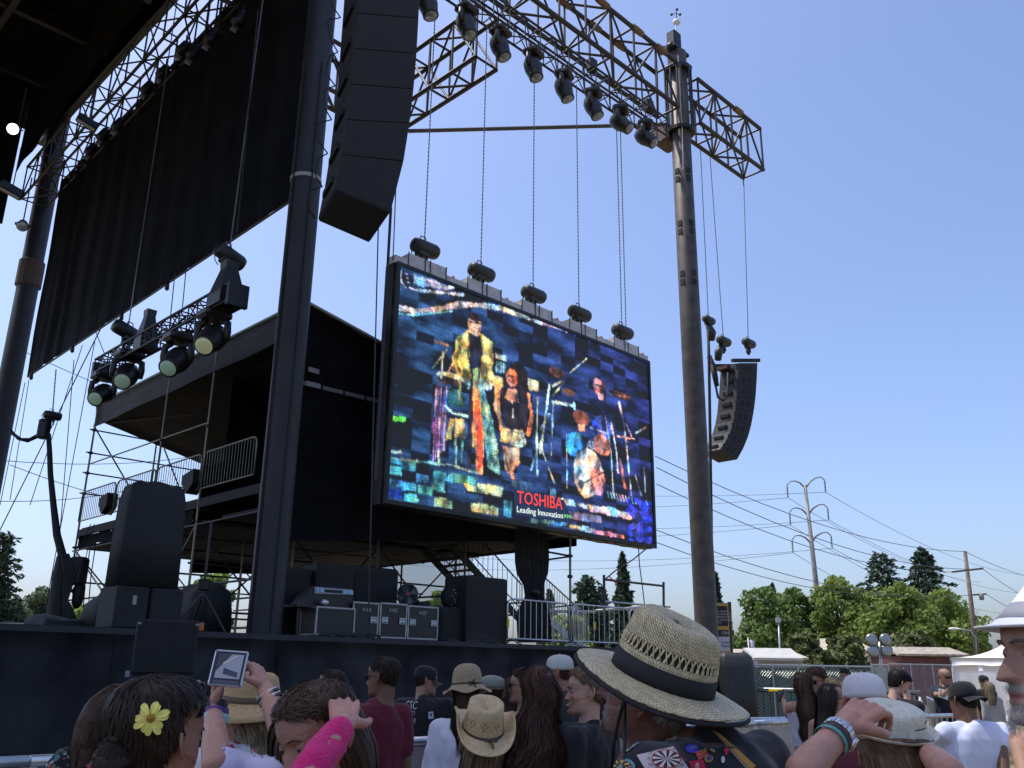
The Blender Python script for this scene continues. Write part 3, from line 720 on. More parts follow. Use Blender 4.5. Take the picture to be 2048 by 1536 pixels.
# ------------------------------------------------------------------ moving lights
LENSD = mat('dark_lens', (.25, .27, .3), .08, .4)
HEADM = mat('fixture_black', (.019, .018, .0175), .45, noise=(6, .3)); 
def moving_light(label, group, loc, aim, rz, lens, s=1.0):
    """hangs from loc (the clamp); head points along aim"""
    root = thing('moving_light', label, 'stage light', group)
    c, sn = math.cos(rz), math.sin(rz); X, Y = V3((c, sn, 0)), V3((-sn, c, 0)); aim = V3(aim).normalized()
    for k in (-1, 1): rod('clamp', X*.13*k*s, X*.13*k*s-ZZ*.12*s, .03*s, BLACKM, root)
    MB().bbox(-ZZ*.20*s, (.46*s, .40*s, .17*s), .05*s, (X, Y, ZZ)).build('base', HEADM, root)
    piv = -ZZ*.60*s
    yo = ZZ.cross(aim); yo = X if yo.length < .2 else yo.normalized()
    for k in (-1, 1):
        e = [yo*k*.12*s-ZZ*.28*s, yo*k*.235*s-ZZ*.34*s, yo*k*.245*s-ZZ*.5*s, yo*k*.235*s+piv*1.06]
        MB().tube(e, .05*s, 7, [.05*s, .06*s, .06*s, .05*s]).build('yoke_arm', HEADM, root, True)
    MB().lathe(piv, [(.06*s, -.30*s), (.15*s, -.28*s), (.20*s, -.17*s), (.21*s, .0), (.185*s, .12*s), (.165*s, .24*s), (.17*s, .30*s), (.155*s, .31*s)], aim, 18).build('head', HEADM, root, True)
    MB().lathe(piv, [(.145*s, .305*s), (.11*s, .335*s), (.02*s, .35*s)], aim, 18).build('lens', lens, root, True)
    root.location = loc; return root
def moving_head_down(label, group, loc, rz, s, aim):
    return moving_light(label, group, loc, aim, rz, LENSD, s)
ords = ['first, beside the big speaker array', 'second from the big speaker array', 'third from the big speaker array', 'fourth in the row', 'fifth in the row', 'sixth in the row', 'second from the right mast', 'last before the right mast, lowest']
for i, (x, y) in enumerate(((858, -30), (934, 12), (1001, 57), (1067, 100), (1128, 143), (1186, 180), (1241, 213), (1290, 243))):
    p = on_v(x, y, -.95)
    moving_light('black moving light under the wing truss, %s' % ords[i], 'moving lights under the wing truss', p+ZZ*.12, (.25+.05*(i % 3), -.1-.06*(i % 2), -1) if i < 6 else (.7, -.35, -.75), TH+.1*i, LENSD, 1.32)
# ------------------------------------------------------------------ chain hoists
HOIST = mat('hoist_black', (.022, .024, .022), .45, noise=(5, .3)); CHAIN = mat('load_chain', (.20, .20, .20), .4, .6)
def chain_link_part(p, q, parent, r=.012):
    d = V3(q)-V3(p); n = max(2, int(d.length/.06)); mb = MB(); a, b = perp(d)
    for i in range(n):   # flat links turned a quarter each
        s, e = V3(p)+d*(i/n), V3(p)+d*((i+1.25)/n); w_ = a if i % 2 else b; w2 = b if i % 2 else a
        mb.box((s+e)/2, ((e-s).length, .034, .016), (d.normalized(), w_, w2))
    return mb.build('chain', CHAIN, parent)
def hoist(label, group, c, X, top, s=1.0, bag=True, wires=1):
    root = thing('chain_hoist', label, 'chain hoist', group); c = V3(c); X = V3(X).normalized(); Y = ZZ.cross(X).normalized()
    L = .62*s
    MB().lathe(c, [(.10*s, -.30*s), (.15*s, -.27*s), (.165*s, -.1*s), (.165*s, .26*s), (.14*s, .33*s), (.05*s, .35*s)], X, 14).build('motor', HOIST, root, True)
    MB().bbox(c-X*.05*s-ZZ*.16*s, (.26*s, .2*s, .1*s), .02, (X, Y, ZZ)).build('gearbox', HOIST, root)
    MB().tube([c-X*.12*s+ZZ*.14*s, c-X*.1*s+ZZ*.25*s, c+X*.02*s+ZZ*.25*s, c+X*.04*s+ZZ*.14*s], .014*s, 6).build('handle', CHAIN, root)
    MB().tube([c-X*.28*s+ZZ*.1*s, c-X*.36*s-ZZ*.05*s, c-X*.3*s-ZZ*.28*s, c-X*.22*s-ZZ*.33*s], .012, 5).build('control_cable', RUBBER, root)
    for k in (-1, 1): rod('leg', c+X*.07*k*s-ZZ*.18*s, c+X*.1*k*s-ZZ*.36*s, .03*s, HOIST, root)
    chain_link_part(c+ZZ*.14*s, top, root)
    if bag:
        MB().tube([c+Y*.1+X*.1*s-ZZ*.1, c+Y*.12+X*.12*s-ZZ*.3*s, c+Y*.1+X*.13*s-ZZ*.42*s], .07*s, 7, [.07*s, .09*s, .04*s]).build('chain_bag', HOIST, root, True)
    settle(root, c); return root
# ------------------------------------------------------------------ main speaker array (left) and outfill array (right)
SPK = mat('speaker_black', (.0075, .0078, .0085), .7, noise=(12, .3), bump=(120, .2)); SPK2 = mat('speaker_grey_black', (.017, .018, .021), .6, noise=(10, .25)); BOUNCE_BOTTOM = mat('speaker_bottom_lit', (.055, .055, .055), .7)  # paler bottom colour holds the light bounced off the ground
def line_array(label, backs, fronts, d, wdir, w_, f, cable_side, icons=False, rear_cables=True):
    root = thing('line_array', label, 'speaker array', 'hanging speaker arrays')
    bk = [pt(x, y, d) for x, y in backs]; ft = [pt(x, y, d) for x, y in fronts]
    wv = V3(wdir).normalized()*w_
    for i in range(len(bk)-1):
        g = .012
        a, b, c, e = bk[i].lerp(bk[i+1], .01), ft[i].lerp(ft[i+1], .01), ft[i+1].lerp(ft[i], .012), bk[i+1].lerp(bk[i], .012)
        ctr = (a+b+c+e)/4
        cab = MB().prism([a, b, c, e], wv).build('speaker_cabinet', SPK2 if icons else SPK, root, fixn=True)
        nrm = -wv.normalized()
        if icons:
            for k in (.32, .62):
                q = e.lerp(c, k).lerp(a.lerp(b, k), .5); X = (b-a).normalized(); Y = (a-e).normalized()
                MB().box(q+nrm*.006, (.09, .012, .2), (X, nrm, Y)).build('rigging_plate', SPK, root)
        rr = MB(); q = bk[i].lerp(bk[i+1], .5)
        rr.box(q+wv*.5-f*.03, (.06, w_*.5, .12), (f, wv.normalized(), ZZ)); rr.build('rear_panel', BLACKM, root)
        side = wv*cable_side-f*.05
        MB().tube([bk[i]+side, bk[i].lerp(bk[i+1], .2)+side-f*(.16+.05*(i % 3)), bk[i].lerp(bk[i+1], .7)+side-f*(.17+.04*(i % 2)), bk[i+1]+side], .014, 5).build('cable', RUBBER, root, True)
    MB().prism([bk[-1].lerp(ft[-1], .02), ft[-1].lerp(bk[-1], .02), ft[-1].lerp(bk[-1], .02)-ZZ*.02, bk[-1].lerp(ft[-1], .02)-ZZ*.02], wv).build('bottom_plate', BOUNCE_BOTTOM if icons else SPK, root, fixn=True)
    return root, bk, ft
PAD = 14.0
NB = [(730, -190), (725, -118), (720, -46), (715, 26), (710, 97), (703, 168), (695, 239), (684, 309), (670, 377)]
NF = [(846, -180), (843, -108), (840, -36), (837, 36), (833, 107), (827, 178), (819, 246), (807, 322), (781, 424)]
wd_ = V3((-.42, .91, 0)); f_ = V3((.91, .42, 0))
pa, bk, ft = line_array('tall black curved speaker array hanging in front of the near mast', NB, NF, PAD, wd_, 1.27, f_, 1.0)
for k in (.2, .8): chain_link_part(bk[0].lerp(ft[0], k)+wd_*.6, bk[0].lerp(ft[0], k)+wd_*.6+ZZ*9, pa)
settle(pa, bk[4])
rod_hang = pt(742, 482, PAD)
LAD = 34.6
zb = lambda L: [(1350+x/3.84, 580+y/3.84) for x, y in L]
SB = zb([(490, 560), (485, 645), (480, 735), (472, 820), (465, 910), (450, 1000), (425, 1085), (390, 1160), (345, 1225)])
SF = zb([(632, 560), (630, 650), (625, 740), (618, 830), (605, 930), (585, 1040), (560, 1130), (525, 1215), (478, 1300)])
la, bk, ft = line_array('smaller black curved speaker array hanging in the sky right of the mast', SB, SF, LAD, Vv, .85, U, .15, True)
t = bk[0].lerp(ft[0], .5)
MB().box(t+ZZ*.13+Vv*.1, (1.1, .12, .14), ((ft[0]-bk[0]).normalized(), Vv, ZZ)).build('rigging_frame', BLACKM, la)
MB().box(t+ZZ*.13+Vv*1.1, (1.1, .12, .14), ((ft[0]-bk[0]).normalized(), Vv, ZZ)).build('rigging_frame', BLACKM, la)
MB().box(bk[0]-U*.2+Vv*.6-ZZ*.15, (.5, .3, .14), (Vv, U, ZZ)).build('rigging_frame', mat('red_black', (.08, .02, .02), .6), la)
settle(la, bk[4])
cb = V3(W(21.6, .49, 22.35))
g_ = 'hoists beside the smaller speaker array'
hoist('chain hoist directly above the smaller hanging speaker array', g_, pt(1497, 686, LAD+.3), U, pt(1487, 345, LAD), 1.1)
hoist('middle chain hoist with a long chain bag left of the smaller array', g_, pt(1447, 682, LAD-1.2), U, pt(1419, 300, LAD-1.2), 1.1)
hoist('highest chain hoist right beside the right mast', g_, pt(1417, 640, LAD-2), U, pt(1401, 300, LAD-2), .95)
for (a, b, d) in (((1452, 690), (1440, 720), LAD-1.25), ((1425, 650), (1427, 680), LAD-2.05)):
    tag(MB().tube([pt(a[0]-8, a[1], d), pt(b[0]-3, (a[1]+b[1])/2, d), pt(b[0]-4, b[1], d)], .15, 8, [.12, .17, .13]).build('chain_bag', HOIST, None, True), 'black chain bag hanging below the %s hoist' % ('middle' if a[0] > 1440 else 'highest'), 'bag', 'chain bags')
d = LAD-2
tag(MB().tube([pt(x, y, d) for x, y in ((1416, 660), (1418, 720), (1420, 860), (1422, 1000), (1424, 1150), (1426, 1290))], .06, 6).build('feeder_cable', RUBBER, None, True), 'thick black cable hanging straight down beside the right mast', 'cable')
c_ = MB().tube([pt(x, y, d+1.4) for x, y in ((1416, 715), (1426, 745), (1431, 770), (1436, 795), (1447, 802), (1455, 790), (1456, 745))], .045, 6)
tag(c_.build('looped_cable', RUBBER, None, True), 'looped black cable hanging between the hoist and the smaller array', 'cable')
tag(MB().tube([pt(x, y, d+1) for x, y in ((1418, 712), (1428, 735), (1432, 760), (1434, 772), (1429, 752), (1424, 730))], .1, 6).build('cable_bunch', RUBBER, None, True), 'knotted bunch of black cable beside the right mast', 'cable')
# ------------------------------------------------------------------ hung side truss with four big lamps
HU = -1.0
root = thing('side_lighting_truss', 'box truss hung low at the left with four large lamps below it', 'truss')
A, B = on_u(473, 578, HU), on_u(202, 745, HU); B.z = A.z = (A.z+B.z)/2
truss(root, A, B, .42, .42, wd=U, bays=16, r=.035, rb=.018, m=BLACKM)
MB().box(A-(B-A).normalized()*.08-ZZ*.05, (.12, .5, .55), ((B-A).normalized(), U, ZZ)).build('end_plate', BLACKM, root)
MB().box(B+(B-A).normalized()*.08-ZZ*.1, (.12, .45, .5), ((B-A).normalized(), U, ZZ)).build('end_plate', BLACKM, root)
for f0, s in ((.06, .34), (.62, .26)):
    c = A.lerp(B, f0); MB().loft([[c+U*(i*q)+(B-A).normalized()*(j*q)+ZZ*z for i, j in ((-1, -1), (1, -1), (1, 1), (-1, 1))] for q, z in ((s*.9, -.2), (s*.9, .1), (s*.45, .75), (s*.5, .95))]).build('hoist_bracket', HOIST, root, fixn=True)
MB().tube([A.lerp(B, t_)-ZZ*(.12+.07*math.sin(t_*40))-U*.2 for t_ in [i/30 for i in range(8, 29)]], .03, 5).build('cable_run', RUBBER, root, True)
settle(root, A.lerp(B, .5))
lz = ['largest and highest, at the near end', 'second from the near end', 'third from the near end', 'lowest, at the far end']
for i, (x, y, hx, hy) in enumerate(((432, 608, 405, 690), (362, 655, 333, 735), (262, 690, 243, 768), (212, 735, 187, 800))):
    p = on_u(x, y, HU); q = on_u(hx, hy, HU-.3)
    moving_light('black stage lamp under the hung side truss, %s' % lz[i], 'large lamps on the hung side truss', p, (q-(p-ZZ*.65))+V3((0, -.25, 0)), TH, LENSG if i else GLINT, 1.48 if i < 3 else 1.35)
X_ = (U*.85+Vv*.1-ZZ*.22).normalized()
hoist('chain hoist at the near end of the hung side truss', 'hoists on the hung side truss', on_u(458, 512, HU), X_, on_u(474, 470, HU)+ZZ*11.0, 1.2, False)
hoist('chain hoist at the far end of the hung side truss', 'hoists on the hung side truss', on_u(255, 664, HU), -X_, on_u(262, 600, HU)+ZZ*11.0, 1.25, False)
def line(px, d0, d1, lb, r=.015, s=0, grp='thin rigging lines beside the curtain'):
    tag(MB().tube(sag(pt(*px[0], d0), pt(*px[1], d1), s, 6), r, 5).build('rigging_line', BLACKM, None), lb, 'rigging line', grp)
line(((190, 680), (85, 1250)), 30, 30, 'long slanting rigging line crossing left of the scaffold'); line(((165, 690), (60, 1010)), 31, 31, 'rigging line hanging left of the scaffold')
line(((210, 640), (-10, 1080)), 28, 32, 'diagonal guy line falling to the left edge', .02)
line(((148, 720), (105, 1250)), 29, 29, 'upright rigging line beside the cable bundle'); line(((50, 765), (0, 1010)), 33, 33, 'rigging line near the far left mast')
line(((58, 760), (20, 1000)), 33, 33, 'second rigging line near the far left mast'); line(((190, 660), (212, 715)), 28, 26.5, 'short guy line at the far end of the hung truss')
line(((350, 545), (330, 740)), 23, 23.5, 'rigging line passing the middle of the hung truss'); line(((372, 540), (365, 615)), 22.5, 22.5, 'rigging line down to the middle of the hung truss')
line(((474, 465), (516, 20)), 19.6, 18.4, 'faint rigging line in front of the big curtain')
line(((757, 440), (737, 1240)), 17.5, 17.5, 'rope hanging from the big speaker array toward the stage', .015); line(((782, 415), (752, 960)), 18.5, 18.5, 'dark pipe-like cable hanging left of the screen', .035); line(((792, 370), (786, 520)), 20.2, 20.2, 'chain hanging to the left corner of the screen')
line(((1484, 345), (1487, 372)), 34, 34, 'short sling under the outer end of the truss')
# ------------------------------------------------------------------ stage deck
root = thing('stage_deck', 'wide stage deck with dark navy cloth skirt along the front', 'stage')
MB().prism([W(a, b, DZ-.16) for a, b in ((-32, -.70), (16.9, -.70), (16.9, 1.0), (12.6, 5), (12.6, 24), (-32, 24))], (0, 0, .16)).build('deck_floor', mat('deck_black', (.02, .02, .021), .7, noise=(2, .3)), root, fixn=True)  # rear part reaches unseen under the platform to darken its underside
MB().box(W(-7.5, -.72, DZ-.06), (48.8, .03, .10), (U, Vv, ZZ)).build('edge_trim', mat('edge_trim_grey', (.028, .028, .032), .7), root)
k = 0; x0 = -32.0
wds = [6, 6, 6, 6, 1.55]+[3.2]*14
gap = (-6.6, -4.75)
for i, wd in enumerate(wds):
    x1 = min(16.9, x0+wd)
    if x1-x0 > .2 and not (x0 > gap[0]-.5 and x1 < gap[1]+.6 and False):
        nn = int((x1-x0)/.22)+2
        P = [[W(x0-.05+(x1-x0+.1)*q/nn, -.775-.012*(i%2)-.034*math.sin(q*1.1+i+.25*j)*(.35+j/9)-.022*math.sin(q*.43+j*.7+i), .02+(DZ-.13)*j/6) for j in range(7)] for q in range(nn+1)]
        MB().sheet(P, Vv*.012).build('skirt_panel', NAVY, root, True)
    x0 = x1
    if x0 >= 16.9: break
settle(root, W(-5, 10, 0))
# ================================================================== VIEWING PLATFORM (scaffold with roof)
SCAF = mat('scaffold_tube', (.20, .205, .16), .45, .6, noise=(6, .25))
SCAFD = mat('scaffold_tube_dark', (.05, .05, .048), .5, .4, noise=(6, .3))
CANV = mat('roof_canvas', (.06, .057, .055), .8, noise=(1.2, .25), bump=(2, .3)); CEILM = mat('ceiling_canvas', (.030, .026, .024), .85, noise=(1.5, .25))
PLANKM = mat('platform_plank', (.012, .0115, .011), .8, noise=(4, .35))
root = thing('viewing_platform', 'scaffold viewing platform with sloped canvas roof and black drapes behind the near mast', 'platform')
V0, V1, U0, U1 = 1.25, 14.2, 1.0, 11.2
RT0, RB0 = 10.45, 9.7
# roof
fa = MB(); N_ = 14
fa.sheet([[W(U0-.02+.03*math.sin(i*1.3+j), V0-.05+(V1+.1-V0+.05)*i/N_, RT0-.10-.006*i-(RT0-RB0)*j/4) for j in range(5)] for i in range(N_+1)], U*.03)
fa.build('roof_fascia', CANV, root, True)
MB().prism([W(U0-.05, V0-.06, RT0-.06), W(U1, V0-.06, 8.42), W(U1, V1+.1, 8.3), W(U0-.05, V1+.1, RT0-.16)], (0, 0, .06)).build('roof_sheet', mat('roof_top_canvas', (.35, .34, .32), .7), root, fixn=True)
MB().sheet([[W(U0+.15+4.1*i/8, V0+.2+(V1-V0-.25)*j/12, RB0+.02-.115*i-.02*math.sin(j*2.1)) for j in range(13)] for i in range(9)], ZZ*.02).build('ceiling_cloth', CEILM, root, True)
rod('ceiling_ridge', W(U0+.2, V1-.6, RB0-.1), W(U0+4, V0+1.5, RB0-.45), .05, SCAFD, root)
# black drapes: front wall, and dark room
def drape(name, A, B, z0a, z0b, z1a, z1b, n=40, m=CLOTH, amp=.03):
    A, B = V3(A), V3(B); X = (B-A).normalized(); N = V3((X.y, -X.x, 0))
    P = [[A+(B-A)*(i/n)+N*(amp*math.sin(i*1.7)+amp*.6*math.sin(i*.63+j*.5))+ZZ*((z1a+(z1b-z1a)*i/n)*(1-j/6)+(z0a+(z0b-z0a)*i/n)*(j/6)) for j in range(7)] for i in range(n+1)]
    return MB().sheet(P, -N*.012).build(name, m, root, True)
drape('front_drape', W(U0+.05, V0), W(U1, V0), 4.5, 5.55, RT0-.10, 8.38)
drape('side_drape', W(U0+.1, V0), W(U0+.1, 2.6), 4.5, 4.6, RB0+.1, RB0+.1, 10)
drape('back_drape', W(5.0, V1), W(U1, V1), 4.9, 5.3, 9.4, 8.25, 26)
drape('end_drape', W(U1, V0), W(U1, V1), 5.4, 5.4, 8.35, 8.25, 20)
drape('inner_drape', W(1.6, 5.75), W(U1-.2, 5.6), 6.1, 6.1, RB0-.1, 8.2, 30)
# light strips on the front drape
STRIPW = mat('pale_banner_edge', (.16, .16, .17), .7)
a, b = on_v(598, 764, V0-.08), on_v(772, 806, V0-.08)
for k in range(4):
    p, q = a.lerp(b, k/4+.01), a.lerp(b, (k+1)/4-.015); MB().box((p+q)/2, ((q-p).length, .02, .10), ((q-p).normalized(), Vv, ZZ)).build('valance_strip', STRIPW, root)
for (x0, y0, x1, y1) in ((617, 738, 638, 744), (612, 766, 640, 773)):
    p, q = on_v(x0, y0, V0-.12), on_v(x1, y1, V0-.12); MB().box((p+q)/2, ((q-p).length, .02, .12), ((q-p).normalized(), Vv, ZZ)).build('pale_tag', mat('pale_tag', (.24, .24, .25), .7), root)
# platform floor: planks, fascia
for i in range(22):
    MB().box(W(U0+.05+10.0*(i+.5)/22, (2.0+V1)/2, 6.0), (10.0/22-.02, V1-2.2, .06), (U, Vv, ZZ)).build('plank', PLANKM, root)
MB().box(W(U0+.0, (V0+V1)/2, 5.86), (.06, V1-V0, .22), (U, Vv, ZZ)).build('floor_fascia', PLANKM, root)
for b in (2.5, 5.7, 8.6, 11.4, 14.1):
    MB().box(W((U0+U1)/2, b, 5.78), (U1-U0, .12, .22), (U, Vv, ZZ)).build('floor_beam', SCAFD, root)
for b, dz in ((3.5, -.35), (7, -.4), (10, -.35), (13, -.4)):
    MB().box(W(6, b, 5.5+dz*.2), (9.5, 2.6, .10), (U, Vv, ZZ)).build('under_board', PLANKM, root)
MB().sheet([[W(U0+.02, 6+8.1*i/10, 5.74-(.38+.07*math.sin(i*2.2))*j/2) for j in range(3)] for i in range(11)], U*.015).build('floor_valance', CLOTH, root, True)
# scaffold tubes
us, vs = [U0, 4.0, 7.0, 10.2], [1.7, 5.7, 8.6, 14.2]
for a in us:
    for b in vs:
        rod('standard', W(a, b, .0), W(a, b, 10.25 if a == U0 and b > 2 else 6), .035 if b > 2 else .03, SCAF if b > 5 else SCAFD, root)
for b in vs[1:]:
    for z in (3.1, 4.3, 5.4): rod('ledger', W(U0-.1, b, z), W(U1, b, z), .028, SCAFD, root)
for z in (2.6, 3.7, 5.3):
    for a in us: rod('transom', W(a, V0+.3, z), W(a, V1+.2, z), .028, SCAFD, root)
for z in (7.2, 7.9, 8.6, 9.4): rod('guard_ledger', W(U0-.15, V1, z), W(5, V1, z), .026, SCAF, root)
for z in (8.2,): rod('guard_ledger', W(U0, 14.2, z), W(U0, 5.7, z-.1), .024, SCAF, root)
for a0, a1 in zip(us, us[1:]):
    for b in (5.7, 14.2):
        rod('diagonal', W(a0, b, 2.4), W(a1, b, 5.3), .026, SCAFD, root); rod('diagonal', W(a1, b, 2.4), W(a0, b, 5.3), .026, SCAFD, root)
for b0, b1 in zip(vs[1:], vs[2:]):
    rod('diagonal', W(U0, b0, 2.4), W(U0, b1, 5.3), .026, SCAF, root); rod('diagonal', W(U0, b1, 2.4), W(U0, b0, 5.3), .026, SCAF, root)
rod('diagonal', W(U0, 14.2, 9.5), W(U0+2.6, 14.2, 6.2), .028, SCAF, root); rod('diagonal', W(U0+2.5, 14.2, 9.2), W(U0+4.2, 14.2, 6.2), .028, SCAF, root)
rod('standard', W(U0+2.2, 14.2, 2.4), W(U0+2.2, 14.2, 9.6), .032, SCAF, root)
for a, b, z in ((U0, 14.2, 9.4), (U0, 14.2, 8.6), (U0, 14.2, 7.9), (U0, 14.2, 7.2), (U0, 8.6, 8.1), (U0, 5.7, 8.0), (U0, 14.2, 5.4), (U0, 14.2, 4.3)):
    MB().lathe(W(a, b, z), [(.045, -.05), (.075, -.03), (.075, .03), (.045, .05)], n=8).build('coupler', SCAFD, root)
settle(root, W(U0, V0, 0))
# ------------------------------------------------------------------ steel crowd barriers (built once, copied)
def make_barrier(L, h, m, nbar, r=.022, rb=.008, label='', cat='barrier', group=None, feet=True):
    root = thing('crowd_barrier', label, cat, group)
    c = .16; z0 = .14
    pts = [V3((0, 0, z0)), V3((0, 0, h-c)), V3((c*.3, 0, h-c*.3)), V3((c, 0, h)), V3((L-c, 0, h)), V3((L-c*.3, 0, h-c*.3)), V3((L, 0, h-c)), V3((L, 0, z0))]
    MB().tube(pts, r, 8).build('frame', m, root, True)
    rod('bottom_rail', (0, 0, z0), (L, 0, z0), r*.9, m, root)
    for i in range(nbar):
        x = L*(i+1)/(nbar+1); rod('bar', (x, 0, z0), (x, 0, h), rb, m, root, 6)
    if feet:
        for x in (.18, L-.18): MB().tube([V3((x, -.32, .015)), V3((x, -.2, .03)), V3((x, 0, z0)), V3((x, .2, .03)), V3((x, .32, .015))], r*.8, 6).build('foot', m, root, True)
    return root
GRP = 'railings along the viewing platform'
proto = make_barrier(2.75, 1.12, SCAF, 17, .024, .010, 'platform railing nearest the far left corner post', 'railing', GRP, False)
def put_bar(o, p, q, label=None, first=False):
    p, q = V3(p), V3(q); d = q-p; o2 = o if first else copy_tree(o)
    o2.location = p; o2.rotation_euler = (0, 0, math.atan2(d.y, d.x)); o2.scale = (d.length/o.get('_len', 1), 1, 1) if False else (1, 1, 1)
    if label: o2['label'] = label
    return o2
zf = 6.1
put_bar(proto, W(U0-.06, 14.15, zf), W(U0-.06, 11.4, zf), None, True)
put_bar(proto, W(U0-.06, 11.3, zf), W(U0-.06, 8.6, zf), 'platform railing between the two left posts')
put_bar(proto, W(U0-.06, 8.45, zf), W(U0-.06, 5.7, zf), 'platform railing left of the dark inner room')
put_bar(proto, W(U0-.06, 5.55, zf), W(U0-.06, 2.8, zf), 'platform railing in front of the dark inner room beside the near mast')
# wedges hanging on the rails
for x, y, v_, lb in ((205, 1006, 12.6, 'dark wedge-shaped speaker hung on the left platform railing'), (374, 962, 7.0, 'dark wedge-shaped speaker hung on the railing nearer the mast')):
    c = on_u(x, y, U0-.25)
    o = MB().prism([c+Vv*.36+ZZ*.18, c-Vv*.30+ZZ*.30, c-Vv*.34-ZZ*.10, c+Vv*.02-ZZ*.34, c+Vv*.3-ZZ*.05], U*.34).build('wedge_speaker', SPK, None, fixn=True)
    tag(o, lb, 'speaker', 'wedge speakers on the platform rail')
# ------------------------------------------------------------------ stairs
def stair(label, A, B, width, m, rail, nst, z_rail=1.0, name='staircase', treadm=None):
    root = thing(name, label, 'stairs'); A, B = V3(A), V3(B); d = (B-A); hd = V3((d.x, d.y, 0)).normalized(); sdv = V3((-hd.y, hd.x, 0))
    for k in (0, 1):
        o = sdv*(width*k); MB().box((A+B)/2+o-ZZ*.1, (d.length, .05, .22), (d.normalized(), sdv, d.normalized().cross(sdv))).build('stringer', m, root)
        rod('handrail', A+o+ZZ*z_rail, B+o+ZZ*z_rail, .024, rail, root); rod('handrail', A+o+ZZ*.25, B+o+ZZ*.25, .018, rail, root)
        for i in range(15):
            p = A+d*(i/14)+o; rod('bar', p+ZZ*.1, p+ZZ*z_rail, .011, rail, root, 6)
    for i in range(nst):
        p = A+d*((i+.5)/nst)+sdv*width/2; MB().box(p, (abs(d.to_2d().length)/nst*1.15, width-.06, .04), (hd, sdv, ZZ)).build('tread', treadm or m, root)
    settle(root, B); return root
stair('dark staircase with railings coming down from the platform behind the road cases', on_v(905, 1085, 3.0), on_v(1042, 1235, 3.0), 1.3, SCAFD, SCAFD, 13)
stair('steel handrail staircase going down beside the gathered mesh drape', on_v(1078, 1215, 1.3), on_v(1150, 1278, 1.3), .9, STEEL, mat('warm_steel_rail', (.40, .36, .32), .5, .5), 7)
# gathered mesh drape
root = thing('mesh_drape', 'dark mesh drape gathered and tied beside the stairs under the screen', 'drape')
MESHM = mat('dark_mesh_cloth', (.02, .021, .024), .9, noise=(3, .3))
for nm, x0, x1 in (('drape_cloth', 1030, 1098),):
    P = []
    for j in range(11):
        t = j/10; y = 1055+(1285-1055)*t; pin = 1-.55*math.exp(-((y-1185)/28.0)**2)-.1*t
        row = []
        for i in range(25):
            s = i/24; cx = 1068; x = cx+(x0+(x1-x0)*s-cx)*pin+(8*t if t < .6 else 3); q = on_v(x, y, .9); row.append(q+Vv*(.09*math.sin(i*1.9+j*.3)))
        P.append(row)
    MB().sheet(P, Vv*.01).build(nm, MESHM, root, True)
q = on_v(1068, 1185, .8); MB().lathe(q, [(.14, -.06), (.17, 0), (.14, .06)], n=12).build('tie', BLACKM, root, True)
settle(root, on_v(1068, 1285, .9))
root = thing('shade_mesh', 'see-through grey shade mesh hanging on the scaffold behind the dark staircase', 'mesh screen')
P = [[W(8.2+4.4*i/20, 7.5, 2.5+4.2*j/6)+Vv*.05*math.sin(i*1.2+j) for j in range(7)] for i in range(21)]
MB().sheet(P).build('mesh_cloth', mat('shade_mesh', (.10, .105, .12), .9, alpha=.55, noise=(2, .15)), root, True)
settle(root, W(10, 7.5, 2.5))
# right-hand scaffold posts and frame on the deck
root = thing('scaffold_post', 'single upright scaffold post with couplers right of the gathered drape', 'scaffold post')
a = on_v(1141, 1290, .4); b = on_v(1140, 1065, .4); rod('standard', a, b, .035, SCAF, root)
for y in (1112, 1153, 1225):
    MB().lathe(on_v(1140, y, .4), [(.04, -.05), (.08, -.03), (.08, .03), (.04, .05)], n=8).build('coupler', SCAFD, root)
rod('ledger', on_v(1140, 1112, .4), on_v(1075, 1100, 2.0), .03, SCAF, root); rod('ledger', on_v(1140, 1113, .42), on_v(1085, 1121, 1.6), .028, SCAF, root); rod('ledger', on_v(1140, 1070, .42), on_v(1060, 1082, 1.6), .026, SCAF, root)
settle(root, a)
root = thing('goal_frame', 'goal-shaped scaffold frame standing on the deck left of the right mast', 'scaffold frame')
A0, A1 = on_v(1209, 1290, .2), on_v(1208, 1150, .2); B0, B1 = on_v(1328, 1300, .2), on_v(1327, 1164, .2)
rod('standard', A0, A1, .04, SCAFD, root); rod('standard', B0, B1, .04, SCAFD, root)
p = on_v(1209, 1159, .2); q = on_v(1327, 1172, .2); rod('ledger', p, q, .035, SCAFD, root)
rod('ledger', on_v(1209, 1203, .2), on_v(1340, 1214, .2), .03, STEEL, root)
MB().tube([on_v(1218, 1152, .12), on_v(1227, 1162, .1), on_v(1233, 1168, .1)], .02, 5).build('red_tape', mat('red_tape', (.7, .05, .04), .6), root)
settle(root, A0)
tag(MB().tube([on_v(x, y, .3) for x, y in ((1292, 1098), (1265, 1120), (1230, 1142), (1211, 1158))], .022, 5).build('guy_rope', RUBBER, None), 'dark rope from the lower screen corner to the scaffold frame', 'rope')
tag(MB().tube([on_v(x, y, .3) for x, y in ((1277, 1096), (1279, 1130), (1284, 1165), (1289, 1208))], .018, 5).build('hanging_rope', RUBBER, None), 'thin rope hanging below the right part of the screen', 'rope')
for p0, p1 in (((1190, 1222), (1300, 1213)), ((1075, 1222), (1190, 1224))):
    tag(MB().rod(on_v(*p0, 1.6), on_v(*p1, 1.6), .045, 8).build('rail_pipe', mat('pale_pipe', (.5, .48, .42), .4, .4), None, True), 'pale level pipe behind the deck barriers, %s half' % ('right' if p0[0] > 1100 else 'left'), 'pipe')  # one even pale metal colour
